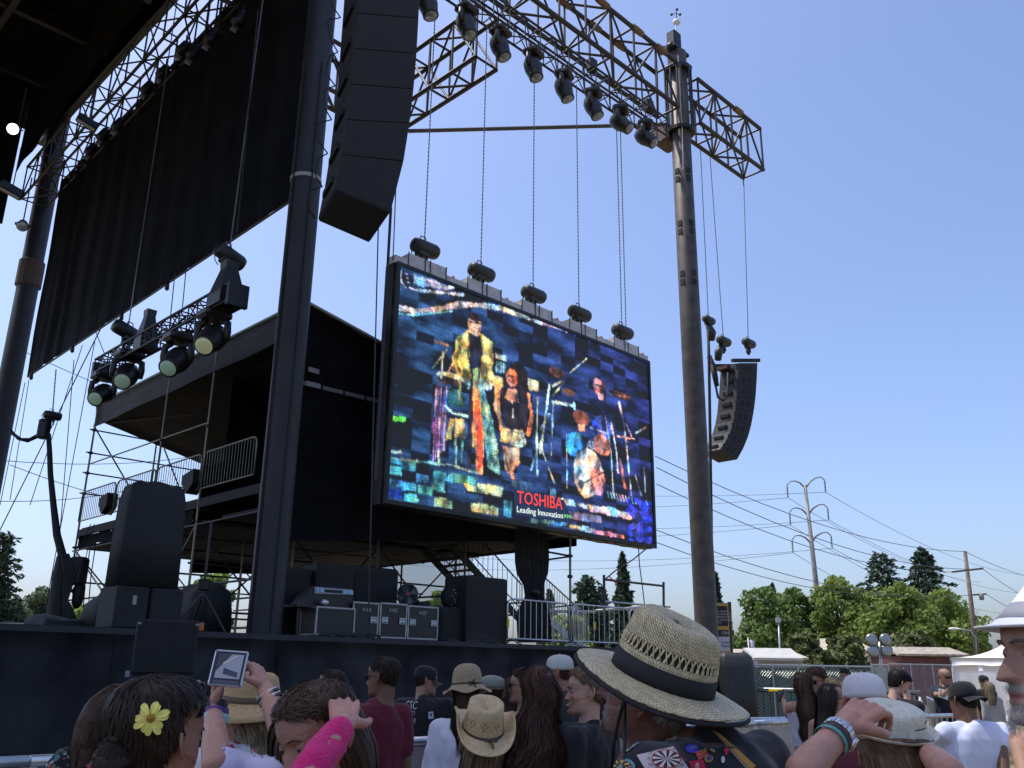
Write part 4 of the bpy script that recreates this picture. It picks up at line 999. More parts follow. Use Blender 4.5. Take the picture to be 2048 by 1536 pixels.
# barriers on the deck
GD = 'crowd barriers on the stage deck'
bp = make_barrier(2.35, 1.12, ALU, 10, .025, .010, 'steel barrier on deck beside the tall black case', 'barrier', GD)
d0 = on_v(1014, 1288, -.35); d0.z = DZ
bp.location = d0; bp.rotation_euler = (0, 0, TH)
e = clone(bp, d0+U*2.45+Vv*-.05, TH-.04, 'steel barrier on deck with a yellow tag, in front of the scaffold frame')
clone(bp, d0+U*4.95-Vv*.05, TH, 'steel barrier on deck left of the straw hat')
clone(bp, d0+U*2.7+Vv*.0, TH+1.25, 'steel barrier on deck turned away from the crowd')
clone(bp, d0+U*4.0+Vv*1.4, TH+.5, 'second steel barrier turned away behind the others on deck')
YEL = mat('yellow_tag', (.75, .52, .03), .5)
for x, y in ((1016, 1246), (1189, 1252)):
    c = on_v(x, y, -.38); tag(MB().lathe(c, [(.03, -.11), (.038, -.1), (.038, .1), (.03, .11)], n=10).build('yellow_tag', YEL, None), 'yellow tape on the %s deck barrier' % ('left' if x < 1100 else 'middle'), 'tape')
# ================================================================== VIDEO SCREEN
SV = -.55
c_ = [on_v(x, y, SV) for x, y in ((787, 528), (1297, 716), (1313, 1093), (767, 1012))]
su0, su1 = uv(c_[3])[0], (uv(c_[1])[0]+uv(c_[2])[0])/2
sz0, sz1 = uv(c_[3])[2]*.5+uv(c_[2])[2]*.5, uv(c_[0])[2]*.5+uv(c_[1])[2]*.5
LEDK = .95
root = thing('video_screen', 'big LED video screen showing a band playing on stage', 'video screen')
SWd, SHt = su1-su0, sz1-sz0
ctr = W((su0+su1)/2, SV+.22, (sz0+sz1)/2)
MB().box(ctr+Vv*.08, (SWd, .34, SHt), (U, Vv, ZZ)).build('panel_body', BLACKM, root)
for nm, c, s in (('bezel', W((su0+su1)/2, SV+.0, sz1-.05), (SWd, .08, .10)), ('bezel', W((su0+su1)/2, SV, sz0+.05), (SWd, .08, .10)), ('bezel', W(su0+.05, SV, (sz0+sz1)/2), (.10, .08, SHt-.2)), ('bezel', W(su1-.05, SV, (sz0+sz1)/2), (.10, .08, SHt-.2))):
    MB().box(c, s, (U, Vv, ZZ)).build(nm, BLACK, root)
# --- picture: one square of the mesh per LED cell, colour kept as an attribute
NX, NY = 300, 176
IW, IH = SWd-.2, SHt-.2
img = np.zeros((NY, NX, 3), np.float32)
def st(x, y):
    a, b, z = uv(on_v(x, y, SV)); return ((a-su0-.1)/IW*NX, (sz1-.1-z)/IH*NY)
YY, XX = np.mgrid[0:NY, 0:NX]+.5
rng = np.random.default_rng(5)
SH = np.array([[.5+.5*mnoise.noise(V3((x*.13, y*.09, 3.1))) for x in range(NX)] for y in range(NY)])
def hsh(k): return .5+.5*np.sin(k*12.9898+4.1)*np.cos(k*78.233)
# module tiles: dark navy with dead and dim modules, wavy bands of black
KW = NX/232
FBM = lambda fx, fy, k: np.array([[mnoise.noise(V3((x*fx, y*fy, k)))+.5*mnoise.noise(V3((x*fx*2.1, y*fy*2.1, k+9)))+.35*mnoise.noise(V3((x*fx*4.3, y*fy*4.3, k+19))) for x in range(NX)] for y in range(NY)])
tw, th = NX/17, NY/23
ti, tj = (XX//tw).astype(int), (YY//th).astype(int)
tr = rng.random((24, 18))[tj, ti]
n1 = FBM(.035, .10, 1.7); n2 = FBM(.06, .06, 5.2); n3 = FBM(.06, .06, 8.8)
lum = np.clip(.55+.9*n1+.9*(tr-.55), 0, 1.5)**1.4
img[:] = lum[..., None]*np.array([.018, .045, .165])
fade = np.clip((XX/NX-.1)*1.1, 0, 1); img[..., 1] *= (1.35-.8*fade); img[tr < .30] *= .12
SH = np.clip(.70+1.25*FBM(.11, .08, 3.1), .12, 1.9); CH = np.stack([1+.9*n2, 1+.25*n3, 1-.8*n2+.4*n3], -1)
def hsh(k): return .5+.5*np.sin(k*12.9898+4.1)*np.cos(k*78.233)
def blend(mask, col, n=.35, a=1.0):
    k = mask > 0
    c = np.array(col)*(1+n*.5*rng.normal(size=(k.sum(), 1))+n*.3*rng.normal(size=(k.sum(), 3)))*SH[k][:, None]*np.clip(CH[k], .25, 2); img[k] = img[k]*(1-a)+np.clip(c, 0, 3)*a
def poly(pts, col, n=.35, a=1.0):
    P = [st(*p) for p in pts]; m_ = np.zeros((NY, NX), bool); j = len(P)-1
    for i in range(len(P)):
        (x0, y0), (x1, y1) = P[i], P[j]
        if y0 != y1: m_ ^= ((y0 > YY+1.2*n2) != (y1 > YY+1.2*n2)) & (XX+1.6*n3 < (x1-x0)*(YY+1.2*n2-y0)/(y1-y0)+x0)
        j = i
    blend(m_, col, n, a)
def ell(cx, cy, rx, ry, col, n=.35, a=1.0, ring=None):
    x, y = st(cx, cy); x2, _ = st(cx+rx, cy+rx*.17); _, y2 = st(cx, cy+ry)
    q = ((XX-x)/(x2-x))**2+((YY-y)/(y2-y))**2; m_ = q < 1+.28*n2
    if ring: m_ &= q > ring
    blend(m_, col, n, a)
def lin(pts, wd, col, n=.4, a=1.0):
    P = [st(*p) for p in pts]; m_ = np.zeros((NY, NX), bool)
    for (x0, y0), (x1, y1) in zip(P, P[1:]):
        dx, dy = x1-x0, y1-y0; L2 = dx*dx+dy*dy+1e-6; t = np.clip(((XX-x0)*dx+(YY-y0)*dy)/L2, 0, 1)
        m_ |= (XX-x0-t*dx)**2+(YY-y0-t*dy)**2 < (wd*KW*(.62+.5*n3)/2)**2
    blend(m_, col, n, a)
WH, PK, CY, TEAL, YE, RD, OR, PU, BL = (.75, .72, .72), (.85, .45, .5), (.25, .65, .7), (.12, .42, .40), (.75, .62, .18), (.75, .10, .06), (.85, .32, .10), (.22, .10, .42), (.05, .16, .75)
# badge and ribbon
lin([(799, 535), (801, 560), (810, 574), (836, 581), (880, 585), (926, 590)], 2.2, (.5, .55, .7)); poly([(826, 545), (835, 549), (912, 576), (895, 580), (840, 572), (825, 566)], (.55, .5, .6), .5)
for y in (551, 559, 567): lin([(829, y), (890, y+14)], .8, (.15, .18, .4))
for y in (548, 556, 564): lin([(811, y), (819, y+1)], 1.2, (.4, .42, .6))
lin([(788, 614), (830, 622), (870, 619), (912, 611), (955, 610)], 5.2, (.62, .48, .46), .55); lin([(955, 610), (1000, 616), (1040, 630), (1080, 645)], 4.4, (.45, .5, .58), .6)
lin([(790, 626), (830, 630), (905, 622)], 1.6, CY, .6); lin([(1080, 645), (1130, 662), (1160, 672)], 3, (.55, .4, .62), .5); lin([(1150, 670), (1187, 682)], 1.6, (.12, .2, .7), .5)
# keyboards and white boxes behind the singer
poly([(990, 705), (1015, 711), (1015, 722), (990, 716)], (.7, .62, .45)); poly([(991, 722), (1012, 727), (1011, 748), (990, 744)], (.06, .25, .35), .5)
for x in range(992, 1012, 5): lin([(x, 726), (x, 745)], 1.0, (.5, .6, .6))
poly([(985, 752), (1012, 757), (1010, 775), (984, 772)], (.62, .62, .35)); poly([(1053, 757), (1076, 762), (1076, 784), (1055, 780)], (.55, .6, .5))
# percussionist in a yellow jacket
poly([(905, 722), (915, 672), (935, 660), (962, 668), (985, 684), (985, 745), (990, 760), (960, 762), (920, 760)], YE, .3)
poly([(934, 664), (962, 672), (966, 700), (958, 758), (942, 757), (936, 710)], (.012, .014, .03), .3)
poly([(912, 740), (940, 744), (938, 758), (916, 756)], (.45, .38, .12)); poly([(965, 700), (985, 712), (984, 758), (968, 752)], (.72, .66, .3))
ell(949, 650, 13, 21, (.55, .38, .36), .35); ell(948, 634, 13, 9, (.06, .02, .02), .3); lin([(940, 644), (960, 647)], 2.2, (.01, .01, .01)); ell(949, 662, 8, 9, (.5, .45, .45), .35)
ell(912, 737, 9, 7, (.12, .06, .05)); poly([(944, 735), (956, 735), (954, 762), (944, 760)], (.65, .52, .15))
# white puffs, drums, chimes and stand cloth
ell(939, 770, 11, 9, (.62, .72, .62)); ell(970, 768, 14, 11, (.6, .72, .62)); ell(905, 757, 33, 9, (.42, .55, .5), .3); ell(905, 764, 32, 8, (.02, .02, .03)); ell(910, 795, 20, 18, (.03, .12, .12), .4)
for i, x in enumerate((868, 873, 878, 884, 889)): lin([(x+6, 762), (x, 850), (x-2, 925-6*i)], 1.5, PU if i % 2 else (.35, .28, .5), .6)
lin([(868, 840), (874, 898)], 5, (.14, .06, .32), .6)
lin([(890, 812), (905, 826), (942, 834)], 2.2, (.5, .7, .6)); poly([(897, 838), (905, 838), (903, 878), (892, 880)], (.55, .5, .2)); poly([(908, 838), (925, 838), (932, 878), (908, 876)], (.5, .48, .28)); 
lin([(911, 880), (912, 932)], 1.8, (.25, .5, .48)); lin([(925, 880), (922, 925)], 1.4, (.1, .3, .3)); lin([(878, 898), (877, 930)], 1.8, (.5, .6, .3))
poly([(945, 760), (958, 760), (968, 860), (965, 948), (954, 950), (950, 895), (940, 888)], OR, .5); poly([(948, 800), (958, 800), (966, 930), (956, 945)], RD, .5)
poly([(955, 762), (962, 762), (985, 838), (1000, 932), (1000, 950), (975, 935), (968, 880)], (.22, .50, .46), .45); lin([(958, 765), (992, 900)], 1.6, (.6, .7, .5), .4)
lin([(870, 682), (895, 692)], 2.2, (.35, .22, .12)); lin([(893, 700), (866, 735)], 1.4, (.35, .5, .5)); lin([(886, 705), (882, 757)], 1.8, (.4, .55, .55)); lin([(905, 727), (893, 750)], 1, WH)
lin([(922, 690), (912, 715), (914, 738)], 5, (.55, .45, .12)); lin([(975, 690), (984, 720), (976, 748)], 5, (.62, .52, .16)); lin([(936, 668), (938, 712)], 1.6, (.2, .16, .05)); lin([(962, 672), (966, 706)], 1.6, (.25, .2, .06))
lin([(944, 762), (940, 850), (938, 930)], 5, (.02, .02, .035)); lin([(920, 762), (918, 800)], 3, (.25, .2, .08)); ell(962, 742, 5, 4, (.5, .3, .2)); lin([(945, 655), (955, 657)], 1.2, (.3, .12, .1))
# seated singer
poly([(1004, 800), (1008, 745), (1022, 726), (1038, 722), (1054, 742), (1060, 800), (1050, 838), (1040, 800), (1012, 806)], (.012, .01, .015), .3); ell(1023, 756, 11, 17, (.55, .2, .14), .5); poly([(1016, 776), (1032, 778), (1040, 812), (1024, 808), (1010, 795)], (.72, .28, .14), .45)
poly([(1008, 800), (1040, 805), (1056, 812), (1052, 862), (1012, 862), (1006, 830)], (.015, .012, .02), .3); lin([(1024, 800), (1026, 836)], .9, WH)
lin([(996, 770), (994, 815), (1006, 870)], 6, (.75, .36, .16), .5); lin([(1056, 790), (1064, 830), (1056, 868)], 5, (.78, .25, .12), .5)
poly([(1005, 856), (1045, 862), (1052, 888), (1040, 896), (1000, 884)], (.55, .66, .58), .4); poly([(1005, 892), (1040, 896), (1038, 925), (1018, 950), (1010, 935)], (.75, .42, .25), .5); lin([(1018, 925), (1026, 955)], 5, (.8, .25, .1), .5)
lin([(1018, 751), (1029, 754)], 1.8, (.04, .02, .02)); lin([(1019, 764), (1026, 766)], 1.2, (.6, .1, .12)); ell(1060, 812, 4, 8, (.8, .2, .1)); lin([(1012, 862), (1050, 868)], 2, (.2, .3, .3)); lin([(1010, 900), (1016, 940)], 2, (.25, .1, .06))
# stands
for P_, w_ in ((((1098, 770), (1090, 840), (1080, 905)), 2.6), (((1106, 806), (1102, 910)), 2), (((1104, 803), (1148, 812)), 2), (((1148, 806), (1149, 818)), 2.4), (((1075, 795), (1073, 900), (1074, 950)), 1.8), (((1080, 860), (1098, 828)), 1.6), (((1076, 890), (1062, 940)), 1.4), (((1080, 890), (1108, 965)), 1.6), (((1140, 745), (1175, 716)), .8), (((1105, 772), (1125, 762)), 1.6), (((1105, 792), (1128, 764)), 1.2), (((1133, 870), (1134, 975)), 2)):
    lin(P_, w_, (.45, .62, .62), .4)
ell(1114, 745, 15, 11, (.16, .06, .04), .4); ell(1138, 785, 12, 6, (.10, .05, .03), .4)
# drummer and kit
ell(1195, 772, 10, 16, (.75, .18, .16), .45); lin([(1188, 769), (1203, 773)], 2.2, (.02, .02, .03)); ell(1207, 784, 6, 20, (.03, .02, .03)); poly([(1195, 786), (1207, 788), (1207, 800), (1200, 802)], (.8, .4, .5))
ell(1163, 836, 17, 14, (.20, .07, .06), .35); poly([(1154, 848), (1168, 850), (1170, 862), (1160, 866)], (.7, .35, .2)); ell(1240, 790, 24, 6, (.10, .035, .03)); lin([(1216, 788), (1262, 795)], 1.4, (.3, .15, .12))
ell(1150, 890, 18, 26, (.04, .30, .75), .5); ell(1203, 858, 20, 24, (.04, .08, .60), .5); ell(1204, 890, 17, 21, (.72, .22, .16), .5); lin([(1180, 855), (1215, 868)], 1.6, (.5, .5, .8)); ell(1182, 895, 8, 14, (.45, .55, .75), .5)
ell(1178, 945, 33, 52, (.015, .015, .03)); ell(1176, 945, 30, 48, (.68, .62, .62), .4); ell(1195, 963, 14, 30, (.8, .3, .38), .5, .8); lin([(1163, 968), (1206, 945)], 2, (.02, .02, .03)); ell(1162, 968, 6, 9, (.05, .08, .14))
for P_, w_, cl in ((((1238, 805), (1248, 850), (1254, 905), (1258, 950)), 2.8, (.6, .6, .75)), (((1222, 846), (1232, 900), (1236, 945)), 2.4, (.62, .55, .62)), (((1210, 830), (1222, 905), (1226, 985)), 2, (.4, .55, .6)), (((1250, 845), (1262, 870)), 3, (.6, .25, .35)), (((1272, 866), (1292, 855)), 1.8, (.7, .5, .4)), (((1234, 872), (1268, 878)), 1.4, (.75, .4, .3)), (((1258, 950), (1264, 1000)), 2, (.4, .5, .6)), (((1288, 936), (1292, 1005)), 2, (.5, .6, .6)), (((1270, 950), (1282, 990)), 1.6, (.4, .45, .6)), (((1240, 920), (1250, 975)), 3.4, (.55, .2, .2))):
    lin(P_, w_, cl, .5)
for x in range(1215, 1300, 6): lin([(x, 985+(x-1215)*.25), (x+3, 995+(x-1215)*.25)], 2, (.3+.5*hsh(x), .3+.4*hsh(x+3), .5), .6)
# stage edge, riser, floor reflections
lin([(776, 902), (800, 905)], 2.2, (.45, .6, .5)); lin([(775, 916), (900, 930), (960, 948)], 1.6, (.3, .5, .5)); lin([(775, 921), (806, 926)], 3, (.06, .3, .5))
for x0, y0, cl in ((776, 930, TEAL), (803, 922, (.05, .26, .38)), (832, 948, (.05, .2, .4)), (776, 955, (.05, .2, .42)), (803, 962, (.05, .28, .4)), (776, 975, (.03, .08, .5)), (806, 985, (.08, .42, .42)), (836, 972, (.06, .34, .38))):
    poly([(x0, y0), (x0+27, y0+4), (x0+27, y0+20), (x0, y0+16)], cl, .4)
poly([(870, 940), (892, 946), (890, 985), (860, 980)], (.06, .24, .26), .4); poly([(920, 962), (1006, 974), (1004, 993), (934, 982)], (.55, .66, .42), .3); poly([(898, 946), (955, 956), (952, 974), (890, 962)], (.08, .36, .4), .5)
poly([(868, 995), (905, 1000), (905, 1018), (866, 1012)], (.28, .40, .22), .6); poly([(940, 1005), (996, 1014), (996, 1032), (942, 1024)], (.35, .45, .28), .6); lin([(950, 955), (960, 1010)], 1.4, (.02, .05, .06)); poly([(1010, 1000), (1024, 1003), (1022, 1035), (1008, 1030)], (.08, .25, .3), .5)
poly([(1024, 960), (1065, 966), (1060, 985), (1024, 982)], (.03, .08, .18), .4); poly([(1100, 975), (1112, 978), (1112, 1000), (1100, 1000)], (.1, .25, .4), .4)
lin([(1125, 1004), (1180, 1015), (1258, 1030)], 6, (.58, .62, .66), .45); lin([(1180, 1020), (1262, 1036)], 2.6, (.62, .45, .6), .5); poly([(1110, 1018), (1202, 1032), (1202, 1046), (1110, 1034)], (.22, .2, .36), .5)
lin([(1140, 1052), (1190, 1062)], 4, (.5, .58, .66), .55); lin([(1190, 1063), (1246, 1074)], 4.4, (.7, .25, .42), .55); poly([(1060, 1036), (1135, 1046), (1138, 1052), (1060, 1046)], (.06, .2, .36), .6)
for i in range(60):
    x, y = 1255+rng.random()*45, 1000+rng.random()*85; ell(x, y, 5, 5, (.03, .05, .75), .6)
lin([(778, 836), (808, 839)], 3.6, (.16, .7, .06), .4); lin([(814, 1000), (836, 1001)], 2, (.1, .45, .4), .5)
# LED sparkle and moire
B_ = img.copy(); B_[1:-1, 1:-1] = (img[1:-1, 1:-1]*6+img[:-2, 1:-1]+img[2:, 1:-1]+img[1:-1, :-2]+img[1:-1, 2:])/10; img = B_
img *= (.85+.3*rng.random((NY, NX, 1))); img *= (1+.22*(rng.random((NY, NX, 3))-.5)*2)
img[::2] *= 1.22; img *= (1+.16*np.sin(YY*.5+np.sin(XX*.03)*2))[..., None]*(1+.06*np.sin(XX*1.9))[..., None]
spk = rng.random((NY, NX)) > .985; img[spk & (img.max(-1) > .12)] *= 1.9
img = np.clip(img, .004, 2)
P = np.zeros((NY+1, NX+1, 3)); O = np.array(W(su0+.1, SV-.006, sz1-.1)); Un = np.array(U)
for j in range(NY+1): P[j] = O+np.outer(np.arange(NX+1)*IW/NX, Un)-np.array([0, 0, j*IH/NY])
P += 0; O = None
me = bpy.data.meshes.new('picture'); ii = np.arange((NY+1)*(NX+1)).reshape(NY+1, NX+1)
F = np.stack([ii[1:, :-1], ii[1:, 1:], ii[:-1, 1:], ii[:-1, :-1]], -1).reshape(-1, 4)
me.vertices.add(P.size//3); me.vertices.foreach_set('co', P.astype(np.float32).ravel())
me.loops.add(F.size); me.loops.foreach_set('vertex_index', F.astype(np.int32).ravel())
me.polygons.add(len(F)); me.polygons.foreach_set('loop_start', np.arange(0, F.size, 4, dtype=np.int32)); me.update(calc_edges=True)
ca = me.color_attributes.new('led', 'FLOAT_COLOR', 'CORNER'); colr = np.ones((len(F), 4, 4), np.float32); colr[..., :3] = img.reshape(-1, 1, 3); ca.data.foreach_set('color', colr.ravel())
LED = mat('led_picture', (.01, .01, .012), .6); n = LED.node_tree; a = n.nodes.new('ShaderNodeVertexColor'); a.layer_name = 'led'
b = n.nodes['Principled BSDF']; n.links.new(a.outputs[0], b.inputs['Emission Color']); b.inputs['Emission Strength'].default_value = LEDK
me.materials.append(LED); link('picture', me, root)
REDL = mat('caption_red', (.3, .02, .02), .6, emit=((.80, .05, .035), LEDK)); WHL = mat('caption_white', (.3, .3, .3), .6, emit=((.62, .72, .66), LEDK))
def caption(txt, px0, px1, yb0, yb1, hpx, m, shear=0):
    A, B = on_v(px0, yb0, SV-.03), on_v(px1, yb1, SV-.03); me = text_mesh(txt, 1, m, 'caption', .003)
    xs_ = [v.co.x for v in me.vertices]; ys_ = [v.co.y for v in me.vertices]
    sx = (B-A).length/(max(xs_)-min(xs_)); T = on_v(px0, yb0-hpx, SV-.03); sy = (T-A).length/max(ys_)
    me.transform(Matrix.Diagonal((sx, sy, 1, 1))@Matrix.Translation((-min(xs_), 0, 0))); place_text(me, 'caption', A, B-A, ZZ, root)
MB().prism([on_v(x, y, SV-.012) for x, y in ((1026, 978), (1030, 1030))]+[on_v(x, y, SV-.012) for x, y in ((1146, 1047), (1128, 1000))], -Vv*.006).build('caption_plate', mat('caption_plate', (.01, .01, .012), emit=((.008, .02, .06), LEDK)), root, fixn=True)
caption('TOSHIBA', 1034, 1125, 1006, 1019, 25, REDL)
caption('Leading Innovation', 1034, 1126, 1024, 1037, 12, WHL); caption('>>>', 1128, 1143, 1037, 1039, 9, mat('caption_green', (.1, .3, .1), .6, emit=((.25, .75, .25), LEDK)))
# header beam with five stepped blocks, cable ties, side arm
BEAMM = mat('weathered_white_steel', (.50, .48, .46), .55, .1, noise=(5, .2))
MB().box(W((su0+su1)/2, SV+.22, sz1+.10), (SWd+.05, .32, .20), (U, Vv, ZZ)).build('header_beam', BEAMM, root)
mx = [(857, 520), (971, 557), (1076, 596), (1168, 634), (1254, 667)]
for i, (x, y) in enumerate(mx):
    a = uv(on_v(x, y, SV))[0]
    MB().box(W(a+.05, SV+.22, sz1+.30), (1.25, .30, .20), (U, Vv, ZZ)).build('lifting_block', BEAMM, root)
    for k in (-.6, -.05, .12, .66): MB().box(W(a+k, SV+.052, sz1+.17), (.03, .01, .5), (U, Vv, ZZ)).build('tie_bar', SCAFD, root)
    rod('pin', W(a+.95, SV+.1, sz1+.24), W(a+.95, SV+.3, sz1+.24), .05, mat('red_cap', (.35, .12, .1), .6), root)
    hoist('black chain hoist on the screen header, %s' % ['nearest the left corner', 'second from the left corner', 'middle one of five', 'second from the right corner', 'nearest the right corner'][i], 'chain hoists on top of the screen', W(a, SV+.2, sz1+.78), U, W(a-.0, SV+.2, 20.4), 1.25, False)
chain_link_part(W(uv(on_v(1262, 660, SV))[0], SV+.2, sz1+.2), W(uv(on_v(1262, 660, SV))[0], SV+.2, 20.4), root)
a = W(su1, SV+.2, sz0+.35)
for p, q in ((a, a+U*.22), (a+U*.22, a+U*.22+ZZ*.45), (a+ZZ*.45, a+U*.22+ZZ*.45)): MB().box((p+q)/2, ((q-p).length+.05, .1, .06), ((q-p).normalized(), Vv, (q-p).normalized().cross(Vv))).build('side_bracket', BEAMM, root)
for x0, y0, x1, y1 in ((1175, 1070, 1215, 1080), (1228, 1082, 1262, 1090), (1135, 1064, 1165, 1070)):
    p, q = on_v(x0, y0, SV+.2), on_v(x1, y1, SV+.2); p.z = q.z = sz0; MB().tube(sag(p, q, .06, 8), .014, 5).build('cable', RUBBER, root)
settle(root, W((su0+su1)/2, SV+.2, sz0))
# ================================================================== THINGS ON AND AROUND THE STAGE
EDGE = mat('case_edge', (.30, .31, .33), .4, .7, noise=(8, .2)); DISH = mat('case_dish', (.34, .40, .46), .35, .6); PRINT = mat('grey_print', (.38, .38, .42), .6)
def road_case(label, x0, x1, ytop, ybot, v0, depth, txt=None, tx=.5, handles=(0, 1), name='road_case'):
    root = thing(name, label, 'road case', 'road cases along the stage edge')
    a = uv(on_v(x0, ybot, v0))[0]; b = uv(on_v(x1, ybot, v0))[0]; z1 = on_v((x0+x1)/2, ytop, v0).z; z0 = DZ+.02; L = b-a; H = z1-z0
    C0 = W(a, v0, z0)
    MB().box(C0+U*L/2+Vv*depth/2+ZZ*H/2, (L-.02, depth-.02, H-.02), (U, Vv, ZZ)).build('case_body', CASE, root)
    t = .035
    for z in (0, H-t):
        MB().box(C0+U*L/2+Vv*(t/2-.004)+ZZ*(z+t/2), (L, t, t), (U, Vv, ZZ)).build('edge_strip', EDGE, root)
        MB().box(C0+U*L/2+Vv*(depth-t/2)+ZZ*(z+t/2), (L, t, t), (U, Vv, ZZ)).build('edge_strip', EDGE, root)
    for u_ in (t/2, L-t/2):
        for v_ in (t/2-.004, depth-t/2): MB().box(C0+U*u_+Vv*v_+ZZ*H/2, (t, t, H-2*t-.004), (U, Vv, ZZ)).build('edge_strip', EDGE, root)
        for z in (t/2, H-t/2): MB().box(C0+U*u_+Vv*depth/2+ZZ*z, (t, depth-2*t-.004, t), (U, Vv, ZZ)).build('edge_strip', EDGE, root)
    for k in handles:
        u_ = .14 if k == 0 else L-.14
        c = C0+U*u_+ZZ*H*.5-Vv*.012
        hd = MB().bbox(c, (.17, .02, .15), .008, (U, Vv, ZZ)).build('latch_dish', DISH, root)
        MB().box(c-Vv*.012-ZZ*.042, (.11, .01, .02), (U, Vv, ZZ)).build('latch_slot', RUBBER, hd); MB().box(c-Vv*.012+ZZ*.03, (.11, .012, .012), (U, Vv, ZZ)).build('latch_bar', CASE, hd)
    if txt:
        me = text_mesh(txt, .12, PRINT, 'stencil', .001); place_text(me, 'stencil', C0+U*(L*tx-.15)+ZZ*(H-.2)-Vv*.016, U, ZZ, root)
    settle(root, C0); return root
road_case('black road case stencilled 4188 beside the console table', 702, 755, 1204, 1277, -.40, .7, '4188', .55, (1,))
road_case('black road case in the middle with two latches, left of case 4187', 757, 812, 1206, 1280, -.40, .7, '418C', .5)
road_case('black road case stencilled 4187 at the right end of the row', 813.5, 875, 1212, 1282, -.40, .7, '4187', .5)
road_case('low road case with broad pale edges under the console', 629, 708, 1214, 1271, -.55, .6, None, .5, ())
def blk(name, label, cat, x0, x1, y0, y1, v0, depth, m=SPK, bev=.04, group='black equipment on the stage deck', z0=DZ):
    a = uv(on_v(x0, (y0+y1)/2, v0))[0]; b = uv(on_v(x1, (y0+y1)/2, v0))[0]; z1 = on_v((x0+x1)/2, y0, v0).z; zb = z0 if y1 is None or z0 == DZ else on_v((x0+x1)/2, y1, v0).z
    root = thing(name, label, cat, group); L = b-a; H = z1-zb
    MB().bbox(W(a+L/2, v0+depth/2, zb+H/2), (L, depth, H), bev, (U, Vv, ZZ)).build('cabinet', m, root)
    MB().box(W(a+L/2, v0-.004, zb+H*.55), (L*.86, .012, H*.78), (U, Vv, ZZ)).build('grille', GRILLE2, root)
    for k in (.12, .88): MB().box(W(a+L*k, v0+depth*.5, zb+H+.012), (.05, .18, .025), (U, Vv, ZZ)).build('handle', BLACKM, root)
    settle(root, W(a+L/2, v0+depth/2, zb)); return root
GRILLE2 = mat('black_grille', (.009, .009, .010), .8, bump=(150, .3))
blk('amplifier_rack', 'black equipment rack just right of the near mast', 'equipment rack', 560, 622, 1135, 1268, .5, .8)
blk('monitor_speaker', 'square black speaker on top of the console table', 'speaker', 634, 706, 1128, 1182, .35, .6)
blk('amplifier_rack', 'wide black rack behind the middle road cases', 'equipment rack', 708, 796, 1134, 1260, .6, .9)
blk('amplifier_rack', 'tall black box at the right end, left of the deck barrier', 'equipment rack', 934, 1016, 1154, 1287, -.30, .9)
blk('amplifier_rack', 'low dark box right of the road case row', 'equipment rack', 880, 934, 1215, 1284, -.1, .7)
blk('monitor_speaker', 'small dark box on top of road case 4187', 'speaker', 835, 862, 1203, 1213, -.2, .3, z0=0)
# console on a table
root = thing('mixing_console', 'sloped mixing console with a pale blue lit front strip', 'mixing console')
p = [on_v(x, y, -.35) for x, y in ((632, 1174), (706, 1180), (707, 1190), (630, 1187))]
MB().prism(p, Vv*.05).build('front_strip', mat('console_grey', (.30, .33, .40), .45), root, fixn=True)
q = [on_v(x, y, -.37) for x, y in ((650, 1178.5), (685, 1181), (685, 1186.5), (650, 1184))]; MB().prism(q, Vv*.01).build('display', RUBBER, root, fixn=True)
for x0, x1 in ((634, 638), (641, 648), (687, 695), (697, 705)):
    q = [on_v(x, y+.08*(x-634), -.37) for x, y in ((x0, 1176.5), (x1, 1176.5), (x1, 1183), (x0, 1183))]; MB().prism(q, Vv*.01).build('button_block', mat('button_blue', (.10, .22, .36), .3, emit=((.25, .5, .8), .10)), root, fixn=True)
MB().prism([on_v(x, y, -.3) for x, y in ((632, 1172), (706, 1178), (706, 1212), (604, 1210))], Vv*.5).build('console_body', CASE, root, fixn=True)
MB().prism([on_v(x, y, -.33) for x, y in ((594, 1207), (700, 1213), (700, 1219), (594, 1213))], Vv*.75).build('table_top', mat('dark_wood', (.035, .022, .018), .6, noise=(4, .3)), root, fixn=True)
for x in (598, 626): rod('leg', on_v(x, 1212, -.2), V3(on_v(x, 1212, -.2)).to_2d().to_3d()+ZZ*DZ, .03, SCAFD, root)
MB().lathe(on_v(648, 1212, -.45), [(.06, 0), (.1, .05), (.1, .1), (.02, .14)], n=12).build('lamp_base', ALU, root, True)
settle(root, W(1.2, 0, DZ))
# drum fan
root = thing('drum_fan', 'round grey drum fan standing on the road cases', 'fan'); c = on_v(815, 1190, -.05); fx = (V3((0, 0, c.z))-c).normalized()
a_, b_ = perp(fx); FANM = mat('fan_grey', (.16, .18, .19), .45, .4)
MB().lathe(c-fx*.18, [(.24, 0), (.255, .02), (.255, .34), (.24, .36)], fx, 24, cap=False).build('drum', FANM, root, True)
for r_ in (.08, .13, .18, .23): MB().tube([c+fx*.18+(a_*math.cos(t)+b_*math.sin(t))*r_ for t in [2*math.pi*i/24 for i in range(25)]], .004, 4, cap=False).build('guard_ring', FANM, root)
for i in range(8): rod('guard_spoke', c+fx*.185, c+fx*.185+(a_*math.cos(i*math.pi/4)+b_*math.sin(i*math.pi/4))*.24, .004, FANM, root, 4)
MB().lathe(c-fx*.1, [(.235, 0), (.235, .01)], fx, 20).build('back_plate', mat('fan_back', (.09, .1, .105), .5), root, True)
MB().lathe(c+fx*.15, [(.06, 0), (.055, .04), (.01, .05)], fx, 14).build('hub', mat('hub_red', (.18, .05, .05), .5), root, True)
